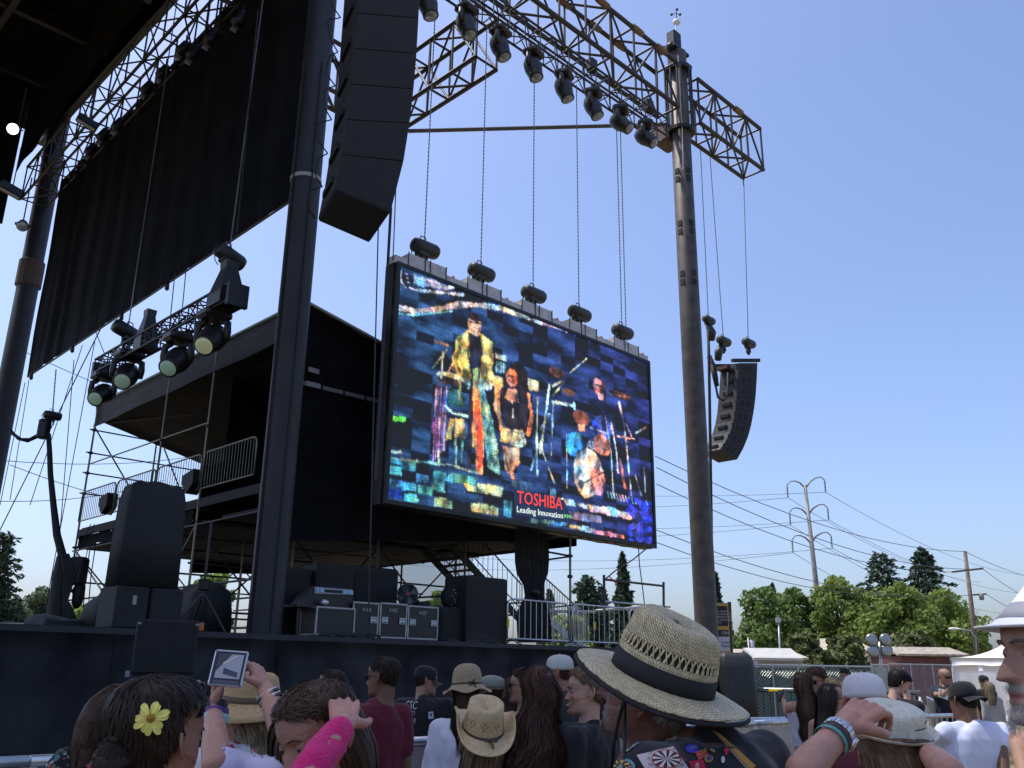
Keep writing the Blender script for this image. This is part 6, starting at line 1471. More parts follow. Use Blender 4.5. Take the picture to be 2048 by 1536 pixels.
class Person:
    def __init__(s, label, px, py, d, yaw=0, hyaw=None, pitch=0, roll=0, fem=False, skin='fair', shirt=None, sleeve='short', pants=None, vox=.012, arms=None,
                 boff=(0, 0), detail=1, nose=1., jaw=1., smile=0., group='people in the crowd', feet=True, shirt_amp=.012, build=1.0, tucked=False, hands=None, low=.86, lip=None, flare=0., ears=(1, -1), beard=None, kz=0.):
        if fem: nose, jaw = nose*.80, jaw*.93
        s.root = thing('person', label, 'person', group); s.skin = SKINS[skin] if isinstance(skin, str) else skin
        s.hc = pt(px, py, d); s.fem = fem; s.k = (s.hc.z+kz)/1.634; k = s.k
        hyaw = yaw if hyaw is None else hyaw
        A = math.radians(yaw); s.fw = V3((math.sin(A), math.cos(A), 0)); s.rt = V3((math.cos(A), -math.sin(A), 0))
        s.base = V3((s.hc.x+boff[0], s.hc.y+boff[1], 0))-s.fw*.012*k
        s.B = Matrix((s.rt*k, s.fw*k, ZZ*k)).transposed().to_4x4(); s.B.translation = s.base
        hk = .97 if fem else 1.02; s.hk = hk
        Hm = Matrix.Rotation(-math.radians(hyaw), 4, 'Z')@Matrix.Rotation(math.radians(pitch), 4, 'X')@Matrix.Rotation(math.radians(roll), 4, 'Y')
        s.Hm = Matrix.Translation(s.hc)@Hm@Matrix.Scale(hk, 4); s.Bi = s.B.inverted()
        # ---- skeleton (body space)
        sw = (.158 if fem else .188)*build; s.sh = {q: V3((q*sw, -.015, 1.425)) for q in (1, -1)}
        s.el, s.wr = {}, {}
        for q in (1, -1):
            s.el[q] = V3((q*(sw+.035), -.03, 1.13)); s.wr[q] = V3((q*(sw+.045), .05, .885))
        for q, (e, w_) in (arms or {}).items(): s.el[q] = s.Bi@V3(e); s.wr[q] = s.Bi@V3(w_)
        prof = [(z, hw*build, fy*build, by*build) for z, hw, fy, by in (TORSO_F if fem else TORSO_M)]
        g = .92 if fem else 1.0; g *= .5+.5*build
        mb = MB(); torso(mb, prof)
        nb = V3((0, -.025, 1.46)); hl = s.Bi@(s.Hm@V3((0, -.02, -.12))); capsule(mb, nb, nb.lerp(hl, .8), (.058 if not fem else .052)*g, (.050 if not fem else .044)*g)
        s.limb = []
        for q in (1, -1):
            capsule(mb, (q*.06, -.02, 1.44), s.sh[q], .052*g, .058*g); capsule(mb, s.sh[q], s.el[q], .056*g, .040*g)
            m_ = s.el[q].lerp(s.wr[q], .3); capsule(mb, s.el[q], m_, .040*g, .041*g); capsule(mb, m_, s.wr[q], .041*g, .027*g)
            capsule(mb, (q*.088, -.005, .90), (q*.105, .015, .49), .088, .056); capsule(mb, (q*.105, .015, .49), (q*.106, -.01, .36), .054, .055); capsule(mb, (q*.106, -.01, .36), (q*.105, -.02, .085), .055, .036)
            capsule(mb, (q*.105, -.03, .05), (q*.115, .13, .03), .038, .03)
            h = (hands or {}).get(q)
            if h is None:
                fd = (s.wr[q]-s.el[q]).normalized(); hand_caps(mb, s.wr[q], fd+V3((0, .12, 0)), V3((-q, .1, 0)), q, (.28, .32, .36, .4), .3, 1.0)
        me = remesh(mb, max(vox, .007), 2); v, f = mesh_arrays(me); bpy.data.meshes.remove(me)
        Bm = np.array(s.B); v = v@Bm[:3, :3].T+Bm[:3, 3]
        VV, FF, PG = [v], list(f), [np.tile(np.array(s.skin), (len(v), 1))]; o = len(v)
        # ---- detailed hands
        for q, h in (hands or {}).items():
            if h is None: continue
            hm = MB(); capsule(hm, s.B@s.el[q].lerp(s.wr[q], .62), s.B@s.wr[q], .0345*g, .0265*g); hand_caps(hm, s.B@s.wr[q], h['f'], h['p'], h.get('side', q), h.get('curl', (.3,)*4), h.get('thumb', .5), h.get('s', 1.0)*g, h.get('spread', .1))
            hme = remesh(hm, .0034 if detail > 1 else .006, 2, .4); v2, f2 = mesh_arrays(hme); bpy.data.meshes.remove(hme)
            VV.append(v2); FF += [tuple(i+o for i in t) for t in f2]; o += len(v2); PG.append(np.tile(np.array(s.skin)*np.array([1.04, .97, .95]), (len(v2), 1)))
        # ---- head
        nr, nt = (84, 96) if detail > 1 else (56, 60) if detail else (34, 36)
        Hv = head_surface(nr, nt, nose, jaw, 1.0 if fem else 0., smile).reshape(-1, 3); s.head_local = Hv.reshape(nr, nt, 3)
        pg = np.tile(np.array(s.skin), (len(Hv), 1)); x, y, z = Hv.T; fr = y > .04
        lp = np.array(lip or (s.skin[0]*.85, s.skin[1]*.55, s.skin[2]*.60)); a = np.clip(1.6*G(x, z, 0, -.0668, .0195, .0082), 0, 1)*fr; pg = pg*(1-a[:, None])+lp*a[:, None]
        a = np.clip(.35*(G(x, z, .045, -.03, .02, .02)+G(x, z, -.045, -.03, .02, .02)+G(x, z, 0, -.03, .013, .012)), 0, .5)*fr; pg = pg*(1-a[:, None])+np.array((s.skin[0]*1.02, s.skin[1]*.78, s.skin[2]*.75))*a[:, None]
        if beard:
            bc = np.array(beard[0]); a = np.clip((G(x, z, 0, -.095, .05, .026)+1.0*G(x, z, 0, -.050, .024, .006)+.8*G(x, z, .032, -.068, .010, .02)+.8*G(x, z, -.032, -.068, .01, .02)-1.2*G(x, z, 0, -.0668, .02, .007))*beard[1], 0, beard[1])*(y > .01)
            rn = np.random.default_rng(3).random(len(a)); a = a*(.6+.5*rn); a = np.clip(a, 0, 1); pg = pg*(1-a[:, None])+bc*a[:, None]
        hm = np.array(s.Hm); VV.append(Hv@hm[:3, :3].T+hm[:3, 3]); FF += grid_faces(nr, nt, o); o += len(Hv); PG.append(pg)
        for q in ears:
            em = ear_mesh(q); ev = np.array(em.v); VV.append(ev@hm[:3, :3].T+hm[:3, 3]); FF += [tuple(i+o for i in t) for t in em.f]; o += len(ev); PG.append(np.tile(np.array(s.skin)*np.array([1.0, .86, .84]), (len(ev), 1)))
        if detail:
            for q in (-1, 1):   # upper eyelids
                lm = MB(); c = V3((q*.0300, .0706, .0028)); rings = []
                for i in range(5):
                    t = math.radians(-2+i*22); rings.append([c+V3((math.sin(k)*.0138*math.cos(t*.35), math.cos(k)*.0132*math.cos(t*.9)-.0005, .0132*math.sin(t))) for k in [math.radians(-104+208*j/10) for j in range(11)]])
                lm.loft(rings, False, False)
                lm.loft([[c+V3((math.sin(k_)*.0136*math.cos(t_*.35), math.cos(k_)*.0128*math.cos(t_*.9)-.0005, .0130*math.sin(t_))) for k_ in [math.radians(-104+208*j/10) for j in range(11)]] for t_ in [math.radians(-34-i*16) for i in range(4)]], False, False); ev = np.array(lm.v); VV.append(ev@hm[:3, :3].T+hm[:3, 3]); FF += [tuple(i+o for i in t) for t in lm.f]; o += len(ev); PG.append(np.tile(np.array(s.skin)*.85, (len(ev), 1)))
        V = np.concatenate(VV)-np.array(s.base); PGA = np.concatenate(PG)
        me = bpy.data.meshes.new('body'); me.from_pydata(V.tolist(), [], FF); me.polygons.foreach_set('use_smooth', [True]*len(me.polygons))
        ca = me.color_attributes.new('pigment', 'FLOAT_COLOR', 'POINT'); ca.data.foreach_set('color', np.concatenate([PGA, np.ones((len(PGA), 1))], 1).astype(np.float32).ravel())
        me.materials.append(skin_mat('skin', (.4, .25, .18))); s.body = link('body', me, s.root); s.root.location = s.base
        if detail:
            for q in (-1, 1):
                c = s.Hm@V3((q*.0300, .0702, .0025)); fd = (s.Hm.to_3x3()@V3((0, 1, 0))).normalized()
                e = MB().ball(c-s.base, .0112*hk, 12, 8).build('eye', EYEW, s.root, True)
                a_, b_ = perp(fd); MB().lathe(c-s.base, [(.0066*hk, .0092*hk), (.0045*hk, .0108*hk), (.001, .0117*hk)], fd, 10).build('iris', IRIS, e, True)
                bm_ = MB(); P_ = [s.Hm@V3((q*bx, by+.0015, bz))-s.base for bx, by, bz in ((.012, .0935, .0195), (.022, .0925, .0235), (.034, .0875, .0245), (.046, .0785, .0195))]
                bm_.tube(P_, .0025, 5, [w__*(.7 if fem else 1) for w__ in (.0022, .003, .0028, .0012)]); bm_.build('eyebrow', mat('brow_dark', (.04, .028, .02), .8) if not beard else mat('brow_grey', (.12, .10, .09), .8), s.root, True)
        # ---- clothes
        cv = max(vox*1.15, .009); s.shirt = None
        def put(name, mb_, m, amp, sc=9, seed=1, vx=cv, sm=3):
            me = remesh(mb_, vx, sm); wrinkle(me, amp, sc, seed); me.transform(Matrix.Translation(-s.base)@s.B); me.materials.clear(); me.materials.append(m)
            me.polygons.foreach_set('use_smooth', [True]*len(me.polygons)); me.name = name; return link(name, me, s.root)
        s.put = put
        if pants:
            mb = MB(); torso(mb, prof, .012, None, 1.02)
            for q in (1, -1):
                capsule(mb, (q*.088, -.005, .90), (q*.105, .015, .49), .100, .070)
                if pants[1] == 'long': capsule(mb, (q*.105, .015, .49), (q*.105, -.02, .10), .070, .055)
            put('trousers' if pants[1] == 'long' else 'shorts', mb, pants[0], .012, 8, 3, max(cv, .012))
            if feet:
                for q in (1, -1):
                    mb = MB(); capsule(mb, (q*.105, -.045, .055), (q*.118, .15, .045), .052, .042); put('shoe', mb, SHOE, .001, 5, 1, .012)
        if shirt:
            mb = MB(); torso(mb, prof, .016, low, 1.47 if sleeve != 'tank' else 1.36, flare=flare)
            for q in (1, -1):
                if sleeve == 'tank':
                    capsule(mb, (q*.085, .085, 1.32), (q*.09, -.02, 1.455), .022, .018); capsule(mb, (q*.09, -.02, 1.455), (q*.08, -.105, 1.32), .018, .022); continue
                capsule(mb, (q*.055, -.02, 1.435), s.sh[q], .064*g, .072*g)
                if sleeve in ('short', 'loose'):
                    e = s.sh[q].lerp(s.el[q], .62 if sleeve == 'short' else .95); capsule(mb, s.sh[q], e, .074*g, .066*g if sleeve == 'short' else .082*g)
                elif sleeve == 'long':
                    capsule(mb, s.sh[q], s.el[q], .068*g, .049*g); capsule(mb, s.el[q], s.wr[q].lerp(s.el[q], .06), .049*g, .039*g)
            if sleeve != 'tank': capsule(mb, (0, -.028, 1.435), (0, -.034, 1.462), .068*g, .064*g)
            if not fem and sleeve != 'tank':
                for q in (1, -1): capsule(mb, (q*.11, -.03, 1.36), (q*.13, -.02, 1.16), .085*build, .07*build)
            s.shirt = put('shirt', mb, shirt, shirt_amp, 9, len(label))
        s.prof = prof; s.g = g
    def P(s, x, y, z): return s.Hm@V3((x, y, z))-s.base          # head space -> root space
    def part(s, name, mb, m, smooth=True, parent=None): return mb.build(name, m, parent or s.root, smooth)
HAIRS = {}
def hairm(kind):
    cols = {'black': [(.006, .005, .005), (.012, .010, .009), (.022, .018, .016)], 'dark': [(.012, .008, .006), (.024, .015, .010), (.040, .025, .017)], 'brown': [(.03, .017, .010), (.055, .030, .017), (.085, .048, .028)],
            'red': [(.05, .015, .007), (.10, .03, .013), (.14, .045, .02)], 'auburn': [(.022, .010, .006), (.045, .018, .010), (.07, .030, .017)], 'light': [(.09, .055, .03), (.15, .095, .055), (.22, .15, .09)],
            'blond': [(.20, .12, .05), (.32, .20, .09), (.42, .28, .14)], 'ash': [(.12, .085, .05), (.20, .15, .09), (.30, .24, .16)], 'grey': [(.2, .19, .18), (.35, .34, .33), (.5, .49, .48)]}[kind]
    return island_mat('hair_'+kind, cols, .5, spec=.22), mat('hair_mass_'+kind, tuple(c*.75 for c in cols[1]), .65, noise=(40, .4), bump=(60, .5), spec=.15)
def strips(name, S_, m, parent):
    """thin locks: each strip is (points, half-width vectors); smooth shared vertices"""
    V, F = [], []
    for P_, W_ in S_:
        o = len(V); k = len(P_)
        for a, w_ in zip(P_, W_): V.append(tuple(a-w_)); V.append(tuple(a+w_))
        F += [(o+2*i, o+2*i+1, o+2*i+3, o+2*i+2) for i in range(k-1)]
    me = bpy.data.meshes.new(name); me.from_pydata(V, [], F); me.polygons.foreach_set('use_smooth', [True]*len(F)); me.materials.append(m); me.update(); return link(name, me, parent)
def hair_cap(p, kind, thick=.012, front=.072, side=-.005, back=-.075, n=46, fringe=0, strands=900, seed=1, blur=.4, zmax=9, comb=.6):
    """close-fitting hair: a shell over the scalp down to the hairline, with fine locks laid on it"""
    L_, Mm = hairm(kind); nr, nt = 60, 64; V = head_surface(nr, nt, feat=False)
    x, y, z = V[..., 0], V[..., 1], V[..., 2]; ang = np.arctan2(np.abs(x), y)     # 0 front .. pi back
    line = np.interp(ang, [0, .55, .95, 1.25, 1.45, 1.62, 1.75, 2.1, math.pi], [front, front-.004, front-.02, .035, side+.02, side-.0, .008, back*.6, back])
    rs = np.random.default_rng(seed); j_ = np.interp(np.arange(nt), np.arange(0, nt+8, 4), rs.normal(size=len(np.arange(0, nt+8, 4)))*.004)
    k = np.clip((z-line-j_[None])/.018, 0, 1); C = np.array([0, -.005, .01])
    N = V-C; N /= np.linalg.norm(N, axis=-1, keepdims=True); Vh = V+N*(thick*k**.5+.0006*(k > 0)+.0016*np.sin(x*260+z*90)*k)[..., None]
    keep = (k > .02) & (z < zmax+.028); F = []; fl = lambda i, j: i*nt+j
    for i in range(nr-1):
        for j in range(nt):
            j2 = (j+1) % nt
            if keep[i, j] and keep[i, j2] and keep[i+1, j] and keep[i+1, j2]: F.append((fl(i, j), fl(i, j2), fl(i+1, j2), fl(i+1, j)))
    if zmax > .1: F.append(tuple((nr-1)*nt+j for j in range(nt)))
    mb = MB(); hm = np.array(p.Hm); W_ = Vh.reshape(-1, 3)@hm[:3, :3].T+hm[:3, 3]-np.array(p.base); mb.v = [tuple(q) for q in W_]; mb.f = F; p.part('hair', mb, Mm)
    # locks
    flat = Vh.reshape(-1, 3); ids = np.flatnonzero(((k > .25) & (z < zmax)).ravel()); C0 = V3((0, -.005, .01)); crown = V3((0, -.045, .105)); LL = []
    lineat = lambda q: np.interp(math.atan2(abs(q.x), q.y), [0, .55, .95, 1.25, 1.45, 1.62, 1.75, 2.1, math.pi], [front, front-.004, front-.02, .035, side+.02, side, .008, back*.6, back])
    from mathutils.kdtree import KDTree
    kd = KDTree(len(flat))
    for i_, q_ in enumerate(flat): kd.insert(q_, i_)
    kd.balance()
    for s_ in range(strands):
        a = V3(flat[ids[rs.integers(len(ids))]]); st_ = .0075+.006*rs.random(); jit = V3(rs.normal(size=3))*blur*.45; P_, W_ = [], []; w0 = .0009+.0011*rs.random(); lift = .0012+.0022*rs.random()
        for q in range(5):
            n_ = (a-C0).normalized(); d = a-crown; d = d-n_*d.dot(n_); d = d.normalized() if d.length > 1e-3 else V3((0, 1, 0))
            if comb and a.y > .03: d = (V3((0, -1, .3))-n_*V3((0, -1, .3)).dot(n_)).normalized()*comb+d*(1-comb)
            d = (d+jit).normalized(); f = q/4; P_.append(p.Hm@(a+n_*(lift*math.sin(math.pi*min(1, f*.8+.15))))-p.base); W_.append(p.Hm.to_3x3()@(n_.cross(d).normalized()*w0*(1-.7*f)))
            b_ = V3(kd.find(a+d*st_)[0]); nb_ = a+d*st_; g_ = (nb_-C0).normalized(); b_ = C0+g_*(b_-C0).length
            if b_.z < lineat(b_)-.004: break
            a = b_
        if len(P_) > 2: LL.append((P_, W_))
    return strips('hair_locks', LL, L_, p.root)
def hair_long(p, kind, length=.42, width=.105, thick=.06, front=.055, strands=700, seed=2, wave=.008, mass_top=True, curl=0., yback=-.045, face=True, zmax=9):
    """long loose hair: a body of hair behind head and shoulders with locks running down it"""
    L_, Mm = hairm(kind); rs = np.random.default_rng(seed); nt = 48; rings = []
    prof = [(.128, .012, .012, -.012), (.122, .040, .042, -.012), (.105, .066, .070, -.013), (.075, .081, .090, -.016), (.04, .089, .095, -.024), (.0, .091, .090, -.034), (-.05, .090, .078, -.046), (-.10, .091, .068, -.052)]
    zs = -.10
    while zs > -length:
        zs -= .05; f = min(1, (-.10-zs)/.2); prof.append((zs, .091+(width-.091)*f, .068+(thick-.068)*f, -.052+(yback-.052+.052)*f*1.3))
    prof = [q for q in prof if q[0] < zmax+.035]
    nrm_end = len(prof)
    def cen(z, y): # below the neck the hair hangs straight down whatever the head does
        return p.Hm@V3((0, y, z)) if z > -.08 else (p.Hm@V3((0, y, -.08)))+ZZ*((z+.08)*p.hk)
    R3 = p.Hm.to_3x3()
    for i, (z, rx, ry, y) in enumerate(prof):
        c = cen(z, y); sh = 1-.35*max(0, (i-nrm_end+3))/3; ring = []
        for j in range(nt):
            t = 2*math.pi*j/nt; w_ = 1+.05*math.sin(5*t+z*9+seed)+.03*math.sin(11*t-z*14)+.018*math.sin(23*t+z*7)
            lx, ly = rx*w_*math.cos(t)*sh, ry*w_*math.sin(t)*sh
            if math.sin(t) > 0 and z < .085: ly *= .55 if not face else .62
            ring.append(c+R3@V3((lx+wave*math.sin(z*28+seed), ly, 0))-p.base)
        rings.append(ring)
    mb = MB(); mb.loft(rings); p.part('hair', mb, Mm)
    LL = []; nk = len(rings); ctrs = [sum((V3(v) for v in r[::6]), V3((0, 0, 0)))/len(r[::6]) for r in rings]; imin = next((i for i, q in enumerate(prof) if q[0] < zmax), 0)
    def at(i, jn):
        i = min(max(i, 0), nk-1.001); a0 = int(i); f = i-a0; g = lambda r: V3(rings[r][int(jn) % nt]).lerp(V3(rings[r][(int(jn)+1) % nt]), jn % 1)
        c = g(a0).lerp(g(a0+1), f); o = c-ctrs[a0].lerp(ctrs[a0+1], f); return c, (o.normalized() if o.length > 1e-5 else ZZ)
    for s_ in range(strands):
        jj = rs.integers(nt)+rs.random(); i0 = imin+rs.random()**1.1*max(1, nk-4-imin); n_ = min(nk-1, i0+2.5+rs.random()*5); ph = rs.random()*6; P_, W_ = [], []; k_ = 9; w0 = .0011+.0016*rs.random(); am = .0015+.004*rs.random()
        for q in range(k_+1):
            i = i0+(n_-i0)*q/k_; c, o = at(i, jj+.35*math.sin(i*.9+ph)+curl*2.2*math.sin(i*1.9+ph)); c = c+o*(.0015+am*math.sin(math.pi*q/k_)+curl*.014*(1+math.sin(i*2.4+ph))); P_.append(c)
            W_.append(o)
        if n_ > nk-1.2: e = P_[-1]; P_.append(e-ZZ*(.02+.05*rs.random())+V3(rs.normal(size=3))*.007); W_.append(W_[-1])
        for q in range(len(P_)):
            d = P_[min(q+1, len(P_)-1)]-P_[max(q-1, 0)]; wv = d.cross(W_[q]); W_[q] = (wv.normalized() if wv.length > 1e-6 else RT)*w0*(1-.6*(q/len(P_))**3)
        LL.append((P_, W_))
    return strips('hair_locks', LL, L_, p.root)
def hair_tail(p, kind, pts, r, seed=3, n=160, name='ponytail'):
    L_, Mm = hairm(kind); rs = np.random.default_rng(seed); P_ = [p.P(*a) for a in pts]; P0 = P_; mb = MB(); k = len(P_)
    rr = [r*(.55+.6*math.sin(math.pi*(i+.7)/(k+.6))) for i in range(k)]; mb.tube(P_, r, 12, rr); p.part(name, mb, Mm)
    LL = []
    for s_ in range(n):
        a0 = rs.random()*6.28; i0 = rs.random()*max(.1, k-2.5); P_, W_ = [], []; w_ = .0010+.0014*rs.random()
        for q in range(7):
            i = min(k-1.001, i0+2.4*q/6); a1 = int(i); f = i-a1; c = P0[a1].lerp(P0[a1+1], f); d = (P0[a1+1]-P0[a1]).normalized(); x_, y_ = perp(d); o = x_*math.cos(a0+.3*i)+y_*math.sin(a0+.3*i); P_.append(c+o*(rr[a1]*(1-f)+rr[a1+1]*f)*1.03); W_.append(d.cross(o).normalized()*w_)
        LL.append((P_, W_))
    return strips(name+'_locks', LL, L_, p.root)
# ---------------- hats (things of their own: they rest on a head)
def hat_frame(p, x=0, y=-.008, z=.06, tilt=0, roll=0, yaw=0):
    return p.Hm@Matrix.Translation((x, y, z))@Matrix.Rotation(math.radians(yaw), 4, 'Z')@Matrix.Rotation(math.radians(tilt), 4, 'X')@Matrix.Rotation(math.radians(roll), 4, 'Y')
def revolve(prof, M, n=64, mod=None, sx=1.0, sy=1.12, uvname='weave', closed=True):
    """prof: [(r, z)] -> list of rings, with uv (angle*r, length); mod(t, r, z) -> (r, z)"""
    rings, uvs = [], []; L = 0; prev = None
    for r, z in prof:
        if prev: L += math.hypot(r-prev[0], z-prev[1])
        prev = (r, z); ring = []
        for i in range(n):
            t = 2*math.pi*i/n; rr, zz = mod(t, r, z) if mod else (r, z)
            ring.append(M@V3((rr*sx*math.cos(t), rr*sy*math.sin(t), zz)))
        rings.append(ring); uvs.append(L)
    return rings, uvs
def hat_part(name, rings, uvs, m, parent, base, n=64, solid=.0025, ru=.12):
    me = bpy.data.meshes.new(name); nr = len(rings); v = [tuple(V3(c)-base) for r in rings for c in r]
    F = [(i*n+j, i*n+(j+1) % n, (i+1)*n+(j+1) % n, (i+1)*n+j) for i in range(nr-1) for j in range(n)]
    me.from_pydata(v, [], F); uv_ = me.uv_layers.new(name='weave'); d = []
    for i in range(nr-1):
        for j in range(n):
            for a, b in ((j, i), (j+1, i), (j+1, i+1), (j, i+1)): d += [a/n*2*math.pi*ru, uvs[b]]
    uv_.data.foreach_set('uv', d); me.materials.append(m); me.polygons.foreach_set('use_smooth', [True]*len(me.polygons)); me.update()
    o = link(name, me, parent)
    if solid: s = o.modifiers.new('thick', 'SOLIDIFY'); s.thickness = solid; s.offset = 0
    return o
def weave_mat(name, c1, c2, dark, w_=.010, h=.0042, rot=.0, strength=.5, rough=.6, mortar=.0006):
    if name in MATS: return MATS[name]
    M = bpy.data.materials.new(name); M.use_nodes = True; MATS[name] = M; n = M.node_tree; L = n.links.new; b = n.nodes['Principled BSDF']
    uv_ = n.nodes.new('ShaderNodeUVMap'); uv_.uv_map = 'weave'; mp = n.nodes.new('ShaderNodeMapping'); mp.inputs['Rotation'].default_value = (0, 0, rot); L(uv_.outputs[0], mp.inputs[0])
    br = n.nodes.new('ShaderNodeTexBrick'); L(mp.outputs[0], br.inputs['Vector']); br.inputs['Scale'].default_value = 1; br.inputs['Brick Width'].default_value = w_; br.inputs['Row Height'].default_value = h
    br.inputs['Mortar Size'].default_value = mortar; br.inputs['Mortar Smooth'].default_value = .6; br.inputs['Color1'].default_value = (*c1, 1); br.inputs['Color2'].default_value = (*c2, 1); br.inputs['Mortar'].default_value = (*dark, 1); br.offset = .5
    nz = n.nodes.new('ShaderNodeTexNoise'); nz.inputs['Scale'].default_value = 60; L(uv_.outputs[0], nz.inputs[0]); mx = n.nodes.new('ShaderNodeMix'); mx.data_type = 'RGBA'; mx.blend_type = 'MULTIPLY'; mx.inputs[0].default_value = .5
    mr = n.nodes.new('ShaderNodeMapRange'); mr.inputs[1].default_value = .3; mr.inputs[2].default_value = .7; mr.inputs[3].default_value = .6; mr.inputs[4].default_value = 1.25; L(nz.outputs[0], mr.inputs[0])
    L(br.outputs['Color'], mx.inputs[6]); L(mr.outputs[0], mx.inputs[7]); L(mx.outputs[2], b.inputs['Base Color']); b.inputs['Roughness'].default_value = rough
    bp = n.nodes.new('ShaderNodeBump'); bp.inputs['Strength'].default_value = strength; bp.inputs['Distance'].default_value = .002; bp.invert = True; L(br.outputs['Fac'], bp.inputs['Height']); L(bp.outputs[0], b.inputs['Normal'])
    return M
def cap_hat(p, label, m, visor=None, vis_yaw=0, button=True, flat=False, group='hats and caps', z=.045, tilt=-6):
    root = thing('cap', label, 'cap', group); M = hat_frame(p, 0, -.008, z, tilt, 0); b = M.translation.copy(); root.location = b
    pr = [(.083, -.028), (.0855, -.01), (.084, .02), (.077, .047), (.060, .066), (.035, .076), (.004, .079)] if not flat else [(.083, -.03), (.088, -.008), (.089, .015), (.082, .034), (.060, .048), (.03, .054), (.004, .056)]
    r_, u_ = revolve(pr, M, 40, lambda t, r, z: (r*(1+.004*abs(math.sin(3*t))), z), 1, 1.15); hat_part('cap_crown', r_, u_, m, root, b, 40)
    if visor:
        A = math.radians(vis_yaw); P = []
        for i in range(13):
            t = math.radians(-62+124*i/12); row = []
            for j in range(5):
                f = j/4; e = (.070*math.cos(t*.95)**.6)*f; y = .092*math.cos(t)+e; x = .083*math.sin(t)*(1+.12*f); q = V3((x, y, -.026-.010*f-.018*(math.sin(t)**2)*(.3+f)-.008*f*f)); row.append(M@(Matrix.Rotation(-A, 3, 'Z')@q)-b)
            P.append(row)
        MB().sheet(P, (0, 0, -.003)).build('visor', visor, root, True)
    if button: MB().ball(M@V3((0, 0, .079 if not flat else .056))-b, .007, 8, 5).build('button', m, root, True)
    return root, M
def shades(p, m, lens, z=.004, y=.0, up=0, lab=None):
    """sunglasses as a thing worn on the head: two lenses, bridge and arms"""
    root = thing('sunglasses', lab or 'sunglasses', 'sunglasses', 'sunglasses'); root.location = p.hc; H = p.Hm; off = p.hc
    f = lambda x, yy, zz: H@(Matrix.Rotation(math.radians(up), 3, 'X')@V3((x, yy+y, zz)))-off
    for q in (-1, 1):
        o = []
        for i in range(16):
            t = 2*math.pi*i/16; x = q*(.033+.0265*math.copysign(abs(math.cos(t))**.75, math.cos(t))); zz = z+.020*math.copysign(abs(math.sin(t))**.8, math.sin(t)); o.append(f(x, .104-.35*max(0, abs(x)-.02), zz))
        MB().prism(o, H.to_3x3()@V3((0, -.003, 0))).build('lens', lens, root, fixn=True); MB().tube(o+[o[0]], .0022, 5).build('rim', m, root, True)
        MB().tube([f(q*.058, .088, z+.008), f(q*.076, .05, z+.008), f(q*.079, -.005, z+.006), f(q*.076, -.03, z-.008)], .0024, 5).build('temple_arm', m, root, True)
    MB().tube([f(-.008, .104, z+.006), f(0, .107, z+.008), f(.008, .104, z+.006)], .0022, 5).build('bridge', m, root, True); return root
FRAME = mat('black_frame', (.01, .01, .011), .25); DLENS = mat('dark_glass', (.012, .012, .014), .06)
def bvh(o):
    dg = None; me = o.data; M = o.matrix_world.copy() if False else Matrix.Translation(V3(o.parent.location))
    return BVHTree.FromPolygons([M@v.co for v in me.vertices], [tuple(p.vertices) for p in me.polygons])
def decal(p, tree, name, uvpts, faces, cols, lift=.003):
    """print on cloth: a patch whose points are laid onto the cloth surface; face colours given"""
    V, ok = [], []
    for x, y in uvpts:
        r = ray(x, y).normalized(); h = tree.ray_cast(CAM, r)
        if h[0] is None: V.append(V3((0, 0, 0))); ok.append(False); continue
        n_ = h[1] if h[1].dot(r) < 0 else -h[1]; V.append(h[0]+n_*lift-p.base); ok.append(True)
    F = [(f, c) for f, c in zip(faces, cols) if all(ok[i] for i in f)]
    if not F: return None
    me = bpy.data.meshes.new(name); me.from_pydata([tuple(v) for v in V], [], [f for f, _ in F]); ca = me.color_attributes.new('print', 'FLOAT_COLOR', 'CORNER'); d = []
    for f, c in F: d += [*c, 1]*len(f)
    ca.data.foreach_set('color', d); me.materials.append(mat('cloth_print', (.5, .5, .5), .8, attr='print', spec=.2)); return link(name, me, p.root)
def decal_text(p, tree, txt, x0, y0, x1, y1, hpx, col, slant=0, name='lettering'):
    me = text_mesh(txt, 1, BLACK, name, 0); xs = [v.co.x for v in me.vertices]; ym = max(v.co.y for v in me.vertices); a, b = min(xs), max(xs)
    pts = [(x0+(x1-x0)*(v.co.x-a)/(b-a)+slant*v.co.y/ym, y0+(y1-y0)*(v.co.x-a)/(b-a)-hpx*v.co.y/ym) for v in me.vertices]; F = [tuple(q.vertices) for q in me.polygons]; bpy.data.meshes.remove(me)
    return decal(p, tree, name, pts, F, [col]*len(F), .006)
